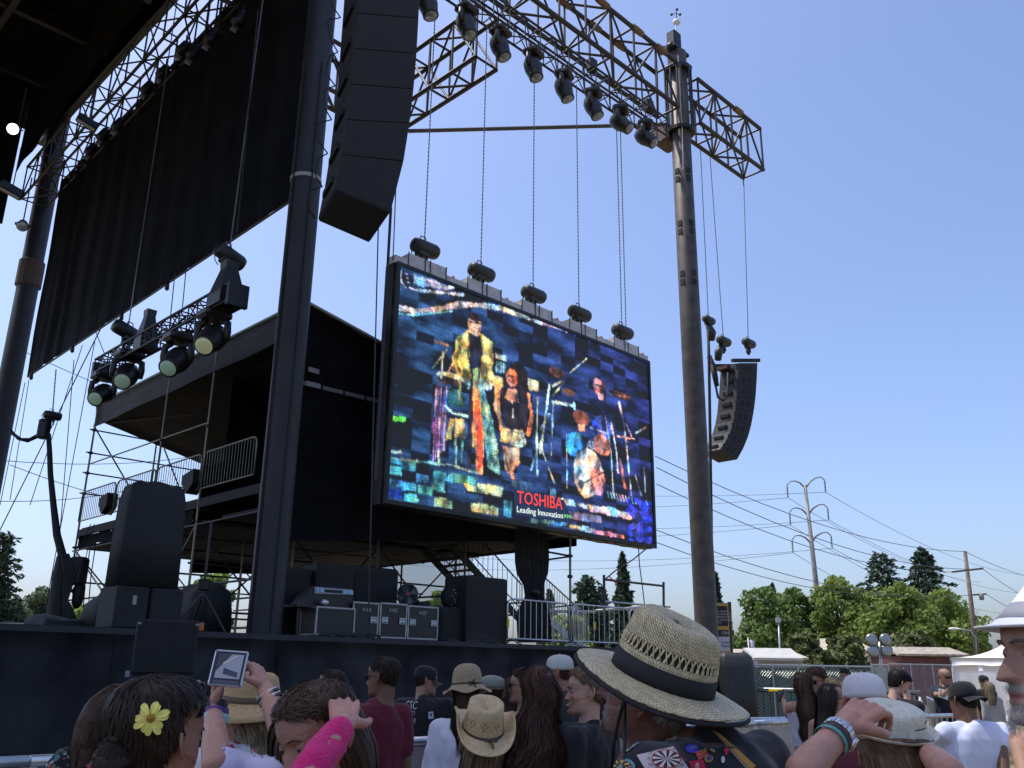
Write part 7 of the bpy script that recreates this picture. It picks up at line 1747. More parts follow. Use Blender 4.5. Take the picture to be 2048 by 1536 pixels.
# ================================================================== PEOPLE
def W3(x, y, d): return pt(x, y, d)
STRAWC = ((.40, .31, .17), (.30, .225, .115), (.09, .065, .03))
SILVER = mat('silver', (.6, .6, .62), .2, .9); SKINB = None
def floral(name, base, cols, scale=22, thr=.36):
    if name in MATS: return MATS[name]
    M = mat(name, base, .85, spec=.2, bump=(200, .15)); n = M.node_tree; L = n.links.new; b = n.nodes['Principled BSDF']; tc = n.nodes.new('ShaderNodeTexCoord')
    nz = n.nodes.new('ShaderNodeTexNoise'); nz.inputs['Scale'].default_value = scale*.8; L(tc.outputs['Object'], nz.inputs[0]); ad = n.nodes.new('ShaderNodeMix'); ad.data_type = 'RGBA'; ad.blend_type = 'LINEAR_LIGHT'; ad.inputs[0].default_value = .06
    L(tc.outputs['Object'], ad.inputs[6]); L(nz.outputs[1], ad.inputs[7])
    v = n.nodes.new('ShaderNodeTexVoronoi'); v.inputs['Scale'].default_value = scale; L(ad.outputs[2], v.inputs['Vector'])
    r = n.nodes.new('ShaderNodeValToRGB'); r.color_ramp.interpolation = 'CONSTANT'; e = r.color_ramp.elements; e[0].color = (*cols[0], 1); e[1].position = 1-1/len(cols); e[1].color = (*cols[-1], 1)
    for i, c in enumerate(cols[1:-1]): q = e.new((i+1)/len(cols)); q.color = (*c, 1)
    sp = n.nodes.new('ShaderNodeSeparateColor'); L(v.outputs['Color'], sp.inputs[0]); L(sp.outputs[0], r.inputs[0])
    lt = n.nodes.new('ShaderNodeMath'); lt.operation = 'LESS_THAN'; lt.inputs[1].default_value = thr; L(v.outputs['Distance'], lt.inputs[0])
    mx = n.nodes.new('ShaderNodeMix'); mx.data_type = 'RGBA'; L(lt.outputs[0], mx.inputs[0]); mx.inputs[6].default_value = (*base, 1); L(r.outputs[0], mx.inputs[7]); L(mx.outputs[2], b.inputs['Base Color']); return M
# ---- woman with the yellow flower, far left front
p = Person('person in a black strap top with dark pinned-up hair and a yellow flower', 318, 1484, 2.0, 26, 30, 0, 0, True, 'tan', BLACKT, 'tank', (JEANS, 'long'), .009, detail=2, ears=(1,))
hair_cap(p, 'dark', .020, .080, .05, -.085, strands=3200, seed=11)
hair_tail(p, 'dark', [(-.01, -.075, .01), (-.0, -.108, -.02), (0, -.108, -.05), (.01, -.08, -.075)], .034, 4, 300, 'bun')
hair_tail(p, 'brown', [(-.05, -.09, -.03), (-.06, -.115, -.08), (-.055, -.10, -.14), (-.06, -.07, -.19)], .016, 5, 80, 'loose_strand')
fl = thing('flower', 'yellow daisy with an orange centre tucked in dark hair', 'flower'); c = W3(303, 1437, 1.885); nv = (CAM-c).normalized(); nv = (nv+V3((-.25, 0, .1))).normalized(); a_, b_ = perp(nv)
PET = mat('petal_yellow', (.78, .68, .14), .55, noise=(60, .15))
for i in range(12):
    t = i*2*math.pi/12+.15*math.sin(i*3.3); d = a_*math.cos(t)+b_*math.sin(t); s = d.cross(nv); L = .026+.004*math.sin(i*2.1)
    P = [[c+d*(.006+L*f)+s*(w_*q)+nv*(.004+.006*f-.012*f*f+.002*abs(q)) for q in (-1, 0, 1)] for f, w_ in ((0, .002), (.3, .0055), (.65, .0075), (.9, .0055), (1, .002))]
    MB().sheet(P).build('petal', PET, fl, True)
MB().ball(c+nv*.006, .0085, 12, 8).build('flower_centre', mat('flower_orange', (.62, .30, .03), .8, bump=(400, .8)), fl, True); settle(fl, c)
shades(p, FRAME, DLENS, .088, -.01, 12, 'sunglasses pushed up on the dark hair with the yellow flower')
# ---- floral shirt woman behind her
p = Person('person in a dark floral shirt with long light brown hair, behind the flower-haired woman', 288, 1420, 3.9, -10, 60, 0, 0, True, 'tan', floral('floral_shirt', (.012, .016, .02), [(.10, .16, .08), (.30, .36, .44), (.34, .07, .08), (.05, .18, .22), (.42, .20, .10), (.06, .10, .05)], 24, .42), 'short', (JEANS, 'long'), .012, boff=(-.12, 0))
hair_long(p, 'brown', .20, .092, .055, strands=500, seed=21); hair_tail(p, 'brown', [(-.02, -.06, .07), (-.03, -.12, .05), (-.035, -.165, .0), (-.035, -.19, -.07), (-.03, -.20, -.15), (-.02, -.20, -.22)], .055, 22, 500, 'loose_hair'); hair_tail(p, 'ash', [(-.03, -.10, .07), (-.055, -.15, .03), (-.06, -.185, -.04), (-.05, -.205, -.12)], .035, 23, 260, 'loose_strand')
# ---- woman in pink with sunglasses on her head
PINK = clothm('pink_knit', (.62, .02, .16), .8, (14, .15), (160, .35))
p3 = Person('person in a pink sleeve with sunglasses on her brown hair, hand on her head', 634, 1478, 2.2, -150, -142, -16, 6, True, 'pink', PINK, 'long', (JEANS, 'long'), .008, detail=2, nose=1.05, jaw=1.04, shirt_amp=.019,
            arms={-1: (W3(606, 1566, 1.93), W3(686, 1452, 2.06))}, hands={-1: dict(f=(-.15, .80, .50), p=(-.30, .40, -.85), side=-1, curl=(.35, .4, .42, .45), thumb=.0, s=.96, spread=.12)})
hair_cap(p3, 'brown', .014, .066, -.0, -.085, strands=2600, seed=31); hair_long(p3, 'brown', .34, .098, .05, strands=900, seed=32, yback=-.05)
shades(p3, FRAME, DLENS, .088, -.03, 18, 'black sunglasses resting on top of the pink sleeved woman\'s hair')
c = p3.B@p3.wr[-1]; rg = MB(); q = W3(676, 1412, 2.115); rg.tube([q+RT*(.0105*math.cos(t))+FWD*(.0105*math.sin(t))+UP*.001*math.sin(2*t) for t in [2*math.pi*i/14 for i in range(15)]], .002, 6); tag(rg.build('ring', SILVER, None, True), 'silver ring on the hand of the pink sleeved woman', 'ring')
# ---- woman holding up the phone
LILAC = mat('lilac_print_tee', (.50, .48, .66), .85, bump=(200, .15)); 
def print_nodes(M, c1, c2):
    n = M.node_tree; L = n.links.new; b = n.nodes['Principled BSDF']; tc = n.nodes.new('ShaderNodeTexCoord'); w_ = n.nodes.new('ShaderNodeTexBrick'); mp = n.nodes.new('ShaderNodeMapping'); mp.inputs['Rotation'].default_value = (1.2, .3, .5); L(tc.outputs['Object'], mp.inputs[0]); L(mp.outputs[0], w_.inputs[0])
    w_.inputs['Scale'].default_value = 1; w_.inputs['Brick Width'].default_value = .018; w_.inputs['Row Height'].default_value = .012; w_.inputs['Mortar Size'].default_value = .0042; w_.inputs['Color1'].default_value = (*c1, 1); w_.inputs['Color2'].default_value = (*c1, 1); w_.inputs['Mortar'].default_value = (*c2, 1)
    nz = n.nodes.new('ShaderNodeTexNoise'); nz.inputs['Scale'].default_value = 7; L(tc.outputs['Object'], nz.inputs[0]); gt = n.nodes.new('ShaderNodeMath'); gt.operation = 'GREATER_THAN'; gt.inputs[1].default_value = .5; L(nz.outputs[0], gt.inputs[0]); mx = n.nodes.new('ShaderNodeMix'); mx.data_type = 'RGBA'; L(gt.outputs[0], mx.inputs[0]); mx.inputs[6].default_value = (*c2, 1); L(w_.outputs[0], mx.inputs[7]); L(mx.outputs[2], b.inputs['Base Color'])
print_nodes(LILAC, (.16, .13, .30), (.55, .53, .68))
PH = 2.735
pp = Person('person in a white and purple print shirt raising a phone with both hands', 618, 1478, 2.62, 0, 0, 12, 0, True, 'pink', LILAC, 'short', (JEANS, 'long'), .008, detail=2, boff=(-.02, 0), kz=.11,
            arms={-1: (W3(432, 1530, 2.52), W3(428, 1420, 2.755)), 1: (W3(578, 1488, 2.64), W3(530, 1378, 2.775))},
            hands={-1: dict(f=(-.14, .30, .93), p=(.95, .28, .1), side=-1, curl=(.55, .65, .75, .85), thumb=.25, s=.92, spread=.06), 1: dict(f=(-.52, .25, .80), p=(-.80, .25, -.55), side=1, curl=(.30, .8, .95, 1.0), thumb=.35, s=.92)})
hair_cap(pp, 'brown', .014, strands=900, seed=35); hair_long(pp, 'brown', .25, .09, .05, strands=300, seed=36)
ph = thing('phone', 'smartphone in a silver frame held up, its screen showing the stage', 'phone'); c = W3(457, 1337, PH); X = V3((1, .05, -.06)).normalized(); Y = V3((-.12, .28, 1)); Y = (Y-X*Y.dot(X)).normalized(); N = X.cross(Y)
MB().bbox(c, (.098, .105, .009), .004, (X, Y, N)).build('phone_frame', mat('phone_silver', (.42, .44, .48), .3, .6), ph)
MB().box(c+N*.0048, (.088, .094, .001), (X, Y, N)).build('phone_glass', mat('phone_face', (.02, .02, .024), .12), ph)
PS = lambda name, pts, col, z: MB().prism([c+X*a+Y*b+N*z for a, b in pts], N*.0003).build(name, mat('screen_'+name, col, .3, emit=(col, .2)), ph, fixn=True)
PS('screen_sky', [(-.034, -.030), (.038, -.030), (.038, .040), (-.034, .040)], (.20, .22, .26), .0056)
PS('screen_roof', [(-.034, .040), (-.034, -.012), (.004, .040)], (.03, .03, .035), .0061); PS('screen_panel', [(-.012, .0), (.030, -.012), (.030, -.026), (-.012, -.018)], (.03, .035, .06), .0061); PS('screen_beam', [(-.018, .014), (.016, .036), (.020, .034), (-.014, .009)], (.32, .33, .36), .0066)
PS('screen_bar', [(-.034, -.045), (.038, -.045), (.038, -.036), (-.034, -.036)], (.05, .04, .06), .0056); settle(ph, c)
for dd, lb, m_, r_ in (((432, 1410, 2.765), 'dark bracelet on the left raised wrist of the phone holder', BLACKM, .034), ((432, 1425, 2.745), 'purple band on the left raised wrist of the phone holder', mat('purple_band', (.09, .03, .18), .6), .0355), ((431, 1438, 2.73), 'mint green festival wristband on the raised left wrist', mat('mint_band', (.30, .58, .52), .5), .037)):
    q = W3(*dd); ax = V3((0, .3, 1)).normalized(); tag(MB().lathe(q, [(r_*.97, -.011), (r_, -.008), (r_, .008), (r_*.97, .011)], ax, 20, False).build('wristband', m_, None, True), lb, 'wristband', 'wristbands of the phone holder')
for i in range(4):
    q = W3(534+i*2.6, 1387+i*4.5, 2.765-.006*i); ax = V3((-.55, .0, .8)).normalized(); a_, b_ = perp(ax)
    tag(MB().tube([q+a_*(.033*math.cos(t))+b_*(.033*math.sin(t)) for t in [2*math.pi*k/20 for k in range(21)]], .0028, 6).build('bracelet', BLACKM if i % 2 else SILVER, None, True), 'thin %s bangle on the right raised wrist, %s' % ('black' if i % 2 else 'silver', ['nearest the hand', 'second from the hand', 'third from the hand', 'nearest the elbow'][i]), 'bracelet', 'bangles on the right raised wrist')
q = W3(424, 1362, 2.78); tag(MB().tube([q+RT*(.0098*math.cos(t))+FWD*(.0098*math.sin(t)) for t in [2*math.pi*i/14 for i in range(15)]], .0025, 6).build('ring', SILVER, None, True), 'broad silver ring on the hand left of the phone', 'ring')
# ---- blonde in a tan straw hat
p = Person('person with curly grey blonde hair in a tan straw hat and floral top', 490, 1436, 3.45, -60, -80, 6, 0, True, 'pink', floral('rose_top', (.62, .60, .60), [(.55, .05, .10), (.60, .10, .14), (.5, .04, .10)], 14, .5), 'short', (JEANS, 'long'), .012, detail=2, nose=1.3, kz=.075)
hair_long(p, 'ash', .30, .098, .065, strands=1600, seed=41, curl=.5, wave=.014, zmax=.03)
root = thing('straw_hat', 'tan straw hat with a low crown on curly blonde hair', 'hat'); M = hat_frame(p, 0, -.012, .062, -4, -6); b = M.translation.copy(); root.location = b
TANS = weave_mat('tan_straw', (.55, .37, .17), (.48, .31, .13), (.2, .12, .05), .008, .003, .3, .3)
pr = [(.176, -.030), (.15, -.016), (.125, -.006), (.098, .0), (.093, .008), (.090, .05), (.084, .082), (.070, .096), (.045, .10), (.02, .094), (.003, .092)]
r_, u_ = revolve(pr, M, 56, lambda t, r, z: (r, z-(.02*(math.cos(t)**2)*max(0, (r-.1)/.07)))); hat_part('hat_straw', r_, u_, TANS, root, b, 56)
r_, u_ = revolve([(.099, .003), (.0945, .012), (.094, .024)], M, 56); hat_part('hat_cord', r_, u_, mat('dark_cord', (.10, .06, .03), .7), root, b, 56)
# ---- mid crowd
p = Person('person with long dark hair seen from behind, left of the burgundy shirt', 662, 1376, 6.4, -30, -55, 0, 0, True, 'tan', BLACKT, 'short', (JEANS, 'long'), .014); hair_long(p, 'dark', .42, .11, .065, strands=500, seed=51)
p = Person('person in a burgundy polo shirt with short brown hair and glasses, back turned', 766, 1356, 5.8, -34, -68, 0, 0, False, 'brown', clothm('burgundy_cotton', (.115, .012, .025)), 'short', (JEANS, 'long'), .011, detail=1, build=.98, flare=.05, boff=(-.06, 0))
hair_cap(p, 'dark', .006, .070, .02, -.05, strands=900, seed=52); shades(p, FRAME, DLENS, lab='dark glasses of the burgundy shirt man')
p7 = Person('person in a black security staff shirt and black cap, facing right', 852, 1362, 8.2, 8, 72, -4, 0, False, 'tan', BLACKT, 'short', (JEANS, 'long'), .013, detail=1, build=1.05, group='security staff')
hair_cap(p7, 'dark', .006, .06, .0, -.06, strands=200, seed=53, zmax=.0); cap_hat(p7, 'black baseball cap of the security man behind the barricade', BLACKT, BLACKT, 0)
bpy.context.view_layer.update(); t7 = bvh(p7.shirt)
decal_text(p7, t7, 'CSC', 810, 1418, 833, 1419, 16, (.42, .42, .44), 3); decal_text(p7, t7, 'SECURITY', 807, 1432, 831, 1432, 10, (.36, .36, .38)); decal_text(p7, t7, 'STAFF', 806, 1448, 832, 1448, 11, (.40, .40, .42))
decal(p7, t7, 'back_logo', [(857, 1424), (866, 1423), (867, 1437), (857, 1438)], [(0, 1, 2, 3)], [(.5, .5, .55)]); decal(p7, t7, 'back_logo', [(860, 1427), (864, 1426.5), (864, 1431), (861, 1434)], [(0, 1, 2, 3)], [(.04, .06, .15)], .005)
WHITEB = clothm('white_blouse', (.68, .68, .76), .85, (4, .06))
p = Person('person in a loose white blouse and crocheted sun hat, seen from behind', 934, 1391, 6.2, 8, 0, 0, 0, True, 'fair', WHITEB, 'loose', (JEANS, 'long'), .011, shirt_amp=.016, boff=(-.02, 0)); hair_long(p, 'brown', .30, .090, .055, strands=600, seed=54, zmax=.03)
root = thing('sun_hat', 'tan crocheted cloche hat with a rippled brim and dark bow', 'hat'); M = hat_frame(p, 0, -.005, .075, -3, -3); b = M.translation.copy(); root.location = b
KNIT = weave_mat('crochet_straw', (.46, .34, .19), (.38, .27, .145), (.17, .115, .06), .006, .0055, 0, .8)
pr = [(.165, -.052), (.150, -.048), (.125, -.030), (.107, -.008), (.103, .0), (.100, .03), (.096, .065), (.084, .100), (.058, .122), (.03, .130), (.003, .132)]
r_, u_ = revolve(pr, M, 64, lambda t, r, z: (r, z+.012*math.sin(5*t)*max(0, (r-.107)/.055))); hat_part('hat_straw', r_, u_, KNIT, root, b, 64)
DK = mat('dark_ribbon', (.03, .02, .018), .7); r_, u_ = revolve([(.106, -.004), (.104, .006)], M, 64); hat_part('hat_cord', r_, u_, DK, root, b, 64)
bw = MB()
for k in range(5): bw.tube([M@V3((.045, -.105, 0))-b, M@V3((.045+.035*math.cos(k*1.3), -.13, .03*math.sin(k*1.3)-.005))-b, M@V3((.045+.02*math.cos(k*1.3+.6), -.125, .02*math.sin(k*1.3+.6)-.02))-b], .004, 5)
bw.build('bow', DK, root, True)
GREYG = clothm('grey_green_cotton', (.19, .205, .17)); 
p = Person('person in a blue shirt and grey green flat cap, seen from behind', 981, 1386, 6.6, -10, -28, 0, 0, False, 'pink', clothm('blue_cotton', (.035, .05, .16)), 'short', (JEANS, 'long'), .013, detail=1); hair_cap(p, 'dark', .005, .05, .0, -.06, strands=250, seed=55, zmax=.0); cap_hat(p, 'grey green flat cap between the sun hat and the red haired head', GREYG, GREYG, 0, False, True, z=.055)
p = Person('person with straight reddish hair seen from behind, beside the flat cap', 1017, 1388, 7.6, 10, 0, 0, 0, True, 'fair', BLACKT, 'short', (JEANS, 'long'), .014); hair_long(p, 'auburn', .30, .095, .06, strands=350, seed=56)
p = Person('person with dark pinned hair and big black sunglasses, facing left', 1046, 1374, 6.6, -60, -88, 3, 0, True, 'tan', BLACKT, 'tank', (JEANS, 'long'), .013, detail=1); hair_cap(p, 'dark', .018, .075, .01, -.08, strands=500, seed=57); hair_tail(p, 'dark', [(0, -.07, .07), (0, -.10, .09), (0, -.12, .08), (0, -.11, .05)], .035, 58, 100, 'bun'); shades(p, FRAME, DLENS, lab='big black sunglasses beside the long brown hair')
p = Person('person with very long wavy chestnut hair, back to the camera', 1080, 1382, 4.75, 6, 4, 0, 0, True, 'tan', BLACKT, 'short', (JEANS, 'long'), .012, boff=(.03, 0)); hair_long(p, 'auburn', .62, .155, .075, strands=1500, seed=59, curl=.35, wave=.016)
p = Person('person with straight black hair in a dark top, low in front of the chestnut hair', 1046, 1482, 4.75, 10, 5, 0, 0, True, 'tan', BLACKT, 'long', (JEANS, 'long'), .011, boff=(.05, 0)); hair_long(p, 'black', .42, .125, .07, strands=1200, seed=60)
GREYC = clothm('grey_cap_cloth', (.42, .43, .40)); TEALV = clothm('teal_visor', (.07, .15, .18))
p = Person('tall person in a grey cap with a teal visor, facing left', 1117, 1345, 6.9, -50, -72, 4, 0, False, 'ruddy', clothm('dark_green_tee', (.02, .03, .025)), 'short', (JEANS, 'long'), .013, detail=1); hair_cap(p, 'brown', .005, .05, .0, -.06, strands=250, seed=61, zmax=.0); cap_hat(p, 'pale grey cap with a teal visor above the chestnut hair', GREYC, TEALV)
p = Person('smiling person with light brown hair in a ponytail and black top, facing left', 1171, 1385, 4.8, -55, -97, 2, 0, True, 'fair', BLACKT, 'short', (JEANS, 'long'), .010, detail=2, smile=1.0, lip=(.36, .13, .12)); hair_cap(p, 'light', .018, .076, .03, -.06, strands=3000, seed=62); hair_tail(p, 'light', [(0, -.080, .075), (.0, -.125, .09), (0, -.16, .07), (0, -.17, .01), (0, -.16, -.06)], .036, 63, 360)
MB().tube([p.P(-.018, .0885, -.0655), p.P(-.009, .0955, -.0672), p.P(0, .0975, -.0678), p.P(.009, .0955, -.0672), p.P(.018, .0885, -.0655)], .0034, 6).build('teeth', mat('teeth', (.62, .58, .52), .3), p.root, True)
# ---- straw cowboy hat
p = Person('person with brown hair under a tan straw cowboy hat, back to the camera', 965, 1486, 4.15, 0, -4, 8, 0, True, 'fair', clothm('brown_top', (.04, .03, .025)), 'short', (JEANS, 'long'), .012); hair_long(p, 'light', .40, .12, .06, strands=900, seed=64, zmax=.03)
root = thing('cowboy_hat', 'tan straw cowboy hat with cut-out diamonds and a brown leather cord', 'hat'); M = hat_frame(p, 0, -.008, .062, 16, 5, 4); b = M.translation.copy(); root.location = b
COW = weave_mat('cowboy_straw', (.66, .50, .28), (.58, .43, .23), (.36, .25, .12), .0035, .0035, .78, .3)
def cow(t, r, z):
    if r > .098: k = (r-.098)/.085; s2 = math.cos(t)**2; return (r*(1-.26*k*s2*s2), z+.085*k**1.4*s2*s2-.016*k*(math.sin(t)**4))
    if z > .09: return (r, z+.012*math.cos(2*t)*0-.028*max(0, 1-r/.065)*1.0-.010*max(0, -math.sin(t))*0+.008*abs(math.cos(t)))
    return (r*(1-.05*max(0, z/.11)*(math.cos(t)**2)), z)
pr = [(.183, .0), (.165, -.003), (.14, -.004), (.115, -.002), (.098, .002), (.094, .02), (.091, .055), (.087, .09), (.080, .112), (.066, .122), (.045, .118), (.02, .112), (.003, .110)]
r_, u_ = revolve(pr, M, 72, cow, .95, 1.14); hat_part('hat_straw', r_, u_, COW, root, b, 72, .003)
LEA = mat('brown_leather', (.06, .035, .02), .6)
r_, u_ = revolve([(.0995, .004), (.0985, .009), (.0975, .014)], M, 72, None, .95, 1.14); hat_part('leather_cord', r_, u_, LEA, root, b, 72)
tl = MB(); f = lambda x, y, z: M@V3((x, y, z))-b
tl.tube([f(.012, -.114, .010), f(.016, -.125, .006), f(.020, -.150, .006), f(.024, -.175, .006)], .003, 6); tl.tube([f(.016, -.114, .010), f(.026, -.130, .007), f(.030, -.155, .007), (f(.026, -.178, .007))], .003, 6); tl.ball(f(.014, -.117, .010), .006, 8, 6); tl.build('cord_tail', LEA, root, True)
def crown_pt(t, z): r = .0945-.0035*(z-.02)/.035+.0022; rr, zz = cow(t, r-.0, z); return M@V3((rr*.95*math.cos(t), rr*1.14*math.sin(t), zz))-b
HOLE = mat('opening_shade', (.03, .02, .012), .9)  # flat dark diamonds stand in for the shade inside the openings
for ci, tc_ in enumerate((-2.35, -1.72, -1.0, -.35, -2.9)):
    for (da, dz) in ((0, .013), (0, -.013), (-.09, 0), (.09, 0), (-.17, .006), (.17, .006)):
        big = .8 if abs(da) < .1 else .55
        MB().add([crown_pt(tc_+da+x*.040*big, .056+dz+y*.0075*big) for x, y in ((-1, 0), (0, -1), (1, 0), (0, 1))], [(0, 1, 2, 3)]).build('cut_out_shade', HOLE, root)
# ---- big straw hat man
SHIRTB = clothm('black_print_shirt', (.012, .012, .017), .8)
p17 = Person('person with a grey beard in a black print shirt and wide straw hat', 1300, 1386, 2.12, -46, -68, 18, -9, False, (.19, .088, .066), SHIRTB, 'short', (JEANS, 'long'), .008, detail=2, boff=(.10, .0), kz=.06, build=1.04, nose=1.1, jaw=1.12, beard=((.22, .20, .19), .75), shirt_amp=.010)
hair_cap(p17, 'grey', .004, .03, .0, -.07, strands=500, seed=71, zmax=.0)
L_, Mm = hairm('grey'); rs = np.random.default_rng(5); q = []
for i in range(700):
    x = rs.normal()*.035; z = -.098+rs.normal()*.014; y = .088-.9*abs(x)**1.2*.6; a = V3((x, y, z)); d = V3((rs.normal()*.4, .35, -1+rs.normal()*.3)).normalized()*.012; w_ = V3((.0007, 0, 0)); q += [a-w_, a+w_, a+d+w_*.3, a+d-w_*.3]
link('beard', quads_mesh('beard', np.array([tuple(p17.Hm@v-p17.base) for v in q]), L_), p17.root)
root = thing('straw_hat', 'wide woven straw sun hat with a black band and open lattice round the crown', 'hat'); M = hat_frame(p17, 0, -.019, .037, 3, 0); b = M.translation.copy(); root.location = b
WB1 = weave_mat('straw_brim_weave', (.66, .57, .36), (.55, .46, .27), (.18, .135, .06), .0125, .0052, .12, .9, .55, .0008); WC1 = weave_mat('straw_crown_weave', (.66, .56, .34), (.50, .41, .22), (.17, .125, .055), .0125, .0052, .72, .9, .55, .0008)
SX, SY = .96, 1.13
def brim(t, r, z): k = max(0, (r-.10)/.078); return (r, z-.010*k*math.cos(t)**2+.004*k*math.sin(3*t+1)-.006*k*k)
r_, u_ = revolve([(.101+.0715*i/12, .001-.002*i/12) for i in range(13)], M, 96, brim, SX, SY); hat_part('hat_brim', r_, u_, WB1, root, b, 96, .003, .14)
r_, u_ = revolve([(.1715, -.005), (.1745, -.006), (.1760, -.009), (.1745, -.012), (.1705, -.011)], M, 96, brim, SX, SY); BIND = mat('black_binding', (.012, .012, .014), .8, bump=(200, .3)); hat_part('brim_binding', r_, u_, BIND, root, b, 96, .002)
def crn(t, r, z): return (r, z*(1+.06*math.sin(t)))
r_, u_ = revolve([(.1030, .001), (.1018, .02), (.0995, .042)], M, 96, crn, SX, SY); hat_part('hat_band', r_, u_, BIND, root, b, 96, .002)
LR = [(.1012, .001), (.1000, .020), (.0975, .046), (.0962, .056)]; r_, u_ = revolve(LR, M, 96, crn, SX, SY); hat_part('hat_crown', r_, u_, WC1, root, b, 96, .003, .1)
UR = [(.0925, .080), (.0915, .084), (.0885, .102), (.0850, .117), (.079, .1275), (.066, .1345), (.045, .136), (.02, .134), (.002, .133)]
r_, u_ = revolve(UR, M, 96, lambda t, r, z: (r, z*(1+.06*math.sin(t))-.010*max(0, 1-r/.06)), SX, SY); hat_part('hat_crown', r_, u_, WC1, root, b, 96, .003, .1)
STRAND = mat('straw_strand', (.62, .52, .31), .55, noise=(80, .25)); NL = 46
for i in range(NL):
    for s in (-1, 1):
        for w0 in (0, .16):
            pts = []
            for j in range(5):
                f = j/4; t = 2*math.pi*(i+w0+s*(.62*f-.31))/NL; rr = .0965-.0042*f+.0010*s*math.cos(f*math.pi*2); rz = crn(t, rr, .055+.026*f); pts.append(M@V3((rz[0]*SX*math.cos(t), rz[0]*SY*math.sin(t), rz[1]))-b)
            if w0 == 0 or s == 1: MB().tube(pts, .0014, 5).build('lattice_strand', STRAND, root, True)
r_, u_ = revolve([(.0975, .0), (.0935, .03), (.0895, .07), (.084, .095), (.06, .108), (.003, .112)], M, 48, crn, SX, SY); hat_part('crown_inner_shade', r_, u_, mat('crown_inner_shade', (.035, .025, .018), .9), root, b, 48, 0)  # dark shell added for the shaded inside of the crown
def hp(t, r, z): return M@V3((r*SX*math.cos(t), r*SY*math.sin(t), z))-b
tq = -2.2
for k_ in range(2):   # chin cord
    pass
cordp = [hp(math.radians(165), .104, .0)-b]+[p17.P(*q)+p17.base-b for q in ((-.083, .030, -.01), (-.079, .034, -.06), (-.066, .036, -.11), (-.058, .03, -.17))]
MB().tube(cordp, .0036, 7).build('chin_cord', BIND, root, True)
MB().lathe(hp(math.radians(205), .112, .003)-b, [(.003, 0), (.006, .001), (.006, .003), (.003, .004)], (M.to_3x3()@V3((0, 0, 1))), 10).build('eyelet', SILVER, root, True)
# shirt prints
bpy.context.view_layer.update(); t17 = bvh(p17.shirt)
def board(tree, p, cx, cy, ex, ey, rot=0):
    """dart board print: ex, ey are half axes in pixels as 2-vectors"""
    U2 = lambda a, r: (cx+ex[0]*r*math.cos(a)+ey[0]*r*math.sin(a), cy+ex[1]*r*math.cos(a)+ey[1]*r*math.sin(a))
    V, F, C = [], [], []
    for r0, r1, kind in ((.0, .30, 0), (.30, .78, 1), (.78, .86, 2), (.86, .95, 1), (.95, 1.02, 3)):
        for i in range(40):
            a0, a1 = 2*math.pi*i/40, 2*math.pi*(i+1)/40; o = len(V); V += [U2(a0, r0), U2(a1, r0), U2(a1, r1), U2(a0, r1)]; F.append((o, o+1, o+2, o+3)); w_ = (i//2) % 2
            C.append(((.02, .02, .022) if w_ else (.52, .47, .45)) if kind in (0, 1) else ((.30, .02, .03) if kind == 3 or w_ else (.5, .45, .43)))
    decal(p, tree, 'dart_board', V, F, C, .006)
def gridquad(q, n=8, m=8): 
    (x0, y0), (x1, y1), (x2, y2), (x3, y3) = q; V = [((x0*(1-a)+x1*a)*(1-b_)+(x3*(1-a)+x2*a)*b_, (y0*(1-a)+y1*a)*(1-b_)+(y3*(1-a)+y2*a)*b_) for b_ in [j/m for j in range(m+1)] for a in [i/n for i in range(n+1)]]
    return V, [(j*(n+1)+i, j*(n+1)+i+1, (j+1)*(n+1)+i+1, (j+1)*(n+1)+i) for j in range(m) for i in range(n)]
def patch(q, col, name='print_patch', lift=.003, n=6, m=6, p=None, tree=None, f=None):
    V, F = gridquad(q, n, m); C = [col if f is None else f(i % n, i//n) for i in range(len(F))]; decal(p or p17, tree or t17, name, V, F, C, lift)
patch([(1274, 1512), (1346, 1495), (1380, 1545), (1305, 1560)], (.47, .40, .40), n=10, m=10); board(t17, p17, 1331, 1521, (27, -1), (1, 17))
for i in range(12):
    a = i*math.pi/6; decal_text(p17, t17, str((i*7) % 20+1), 1331+34*math.cos(a)-3, 1523+22*math.sin(a), 1331+34*math.cos(a)+3, 1523+22*math.sin(a), 5, (.12, .04, .05))
def ring_(cx, cy, rx, ry, col, tree=t17, p=p17, lift=.003, n=24):
    V = [(cx, cy)]+[(cx+rx*math.cos(2*math.pi*i/n), cy+ry*math.sin(2*math.pi*i/n)) for i in range(n)]+[(cx+rx*.5*math.cos(2*math.pi*i/n), cy+ry*.5*math.sin(2*math.pi*i/n)) for i in range(n)]
    F = [(1+i, 1+(i+1) % n, 1+n+(i+1) % n, 1+n+i) for i in range(n)]+[(0, 1+n+i, 1+n+(i+1) % n) for i in range(n)]; decal(p, tree, 'print_patch', V, F, [col]*len(F), lift)
ring_(1247, 1534, 25, 16, (.12, .30, .36)); board(t17, p17, 1247, 1534, (19, -1), (1, 11.5))
for i in range(14): a = i*.45; ring_(1247+12*math.cos(a), 1534+8*math.sin(a), 4, 2.6, (.5, .38, .12) if i % 2 else (.04, .03, .02), lift=.008, n=10)
patch([(1354, 1453), (1382, 1452), (1377, 1464), (1362, 1466)], (.42, .26, .08)); patch([(1320, 1474), (1357, 1469), (1352, 1482), (1322, 1484)], (.36, .27, .16)); patch([(1328, 1474), (1340, 1473), (1337, 1481), (1326, 1482)], (.22, .10, .12), lift=.005, n=3, m=3)
patch([(1359, 1474), (1362, 1474), (1428, 1502), (1426, 1505)], (.10, .15, .17), n=14, m=1); patch([(1421, 1499), (1430, 1503), (1428, 1507), (1419, 1502)], (.36, .28, .10), n=3, m=1)
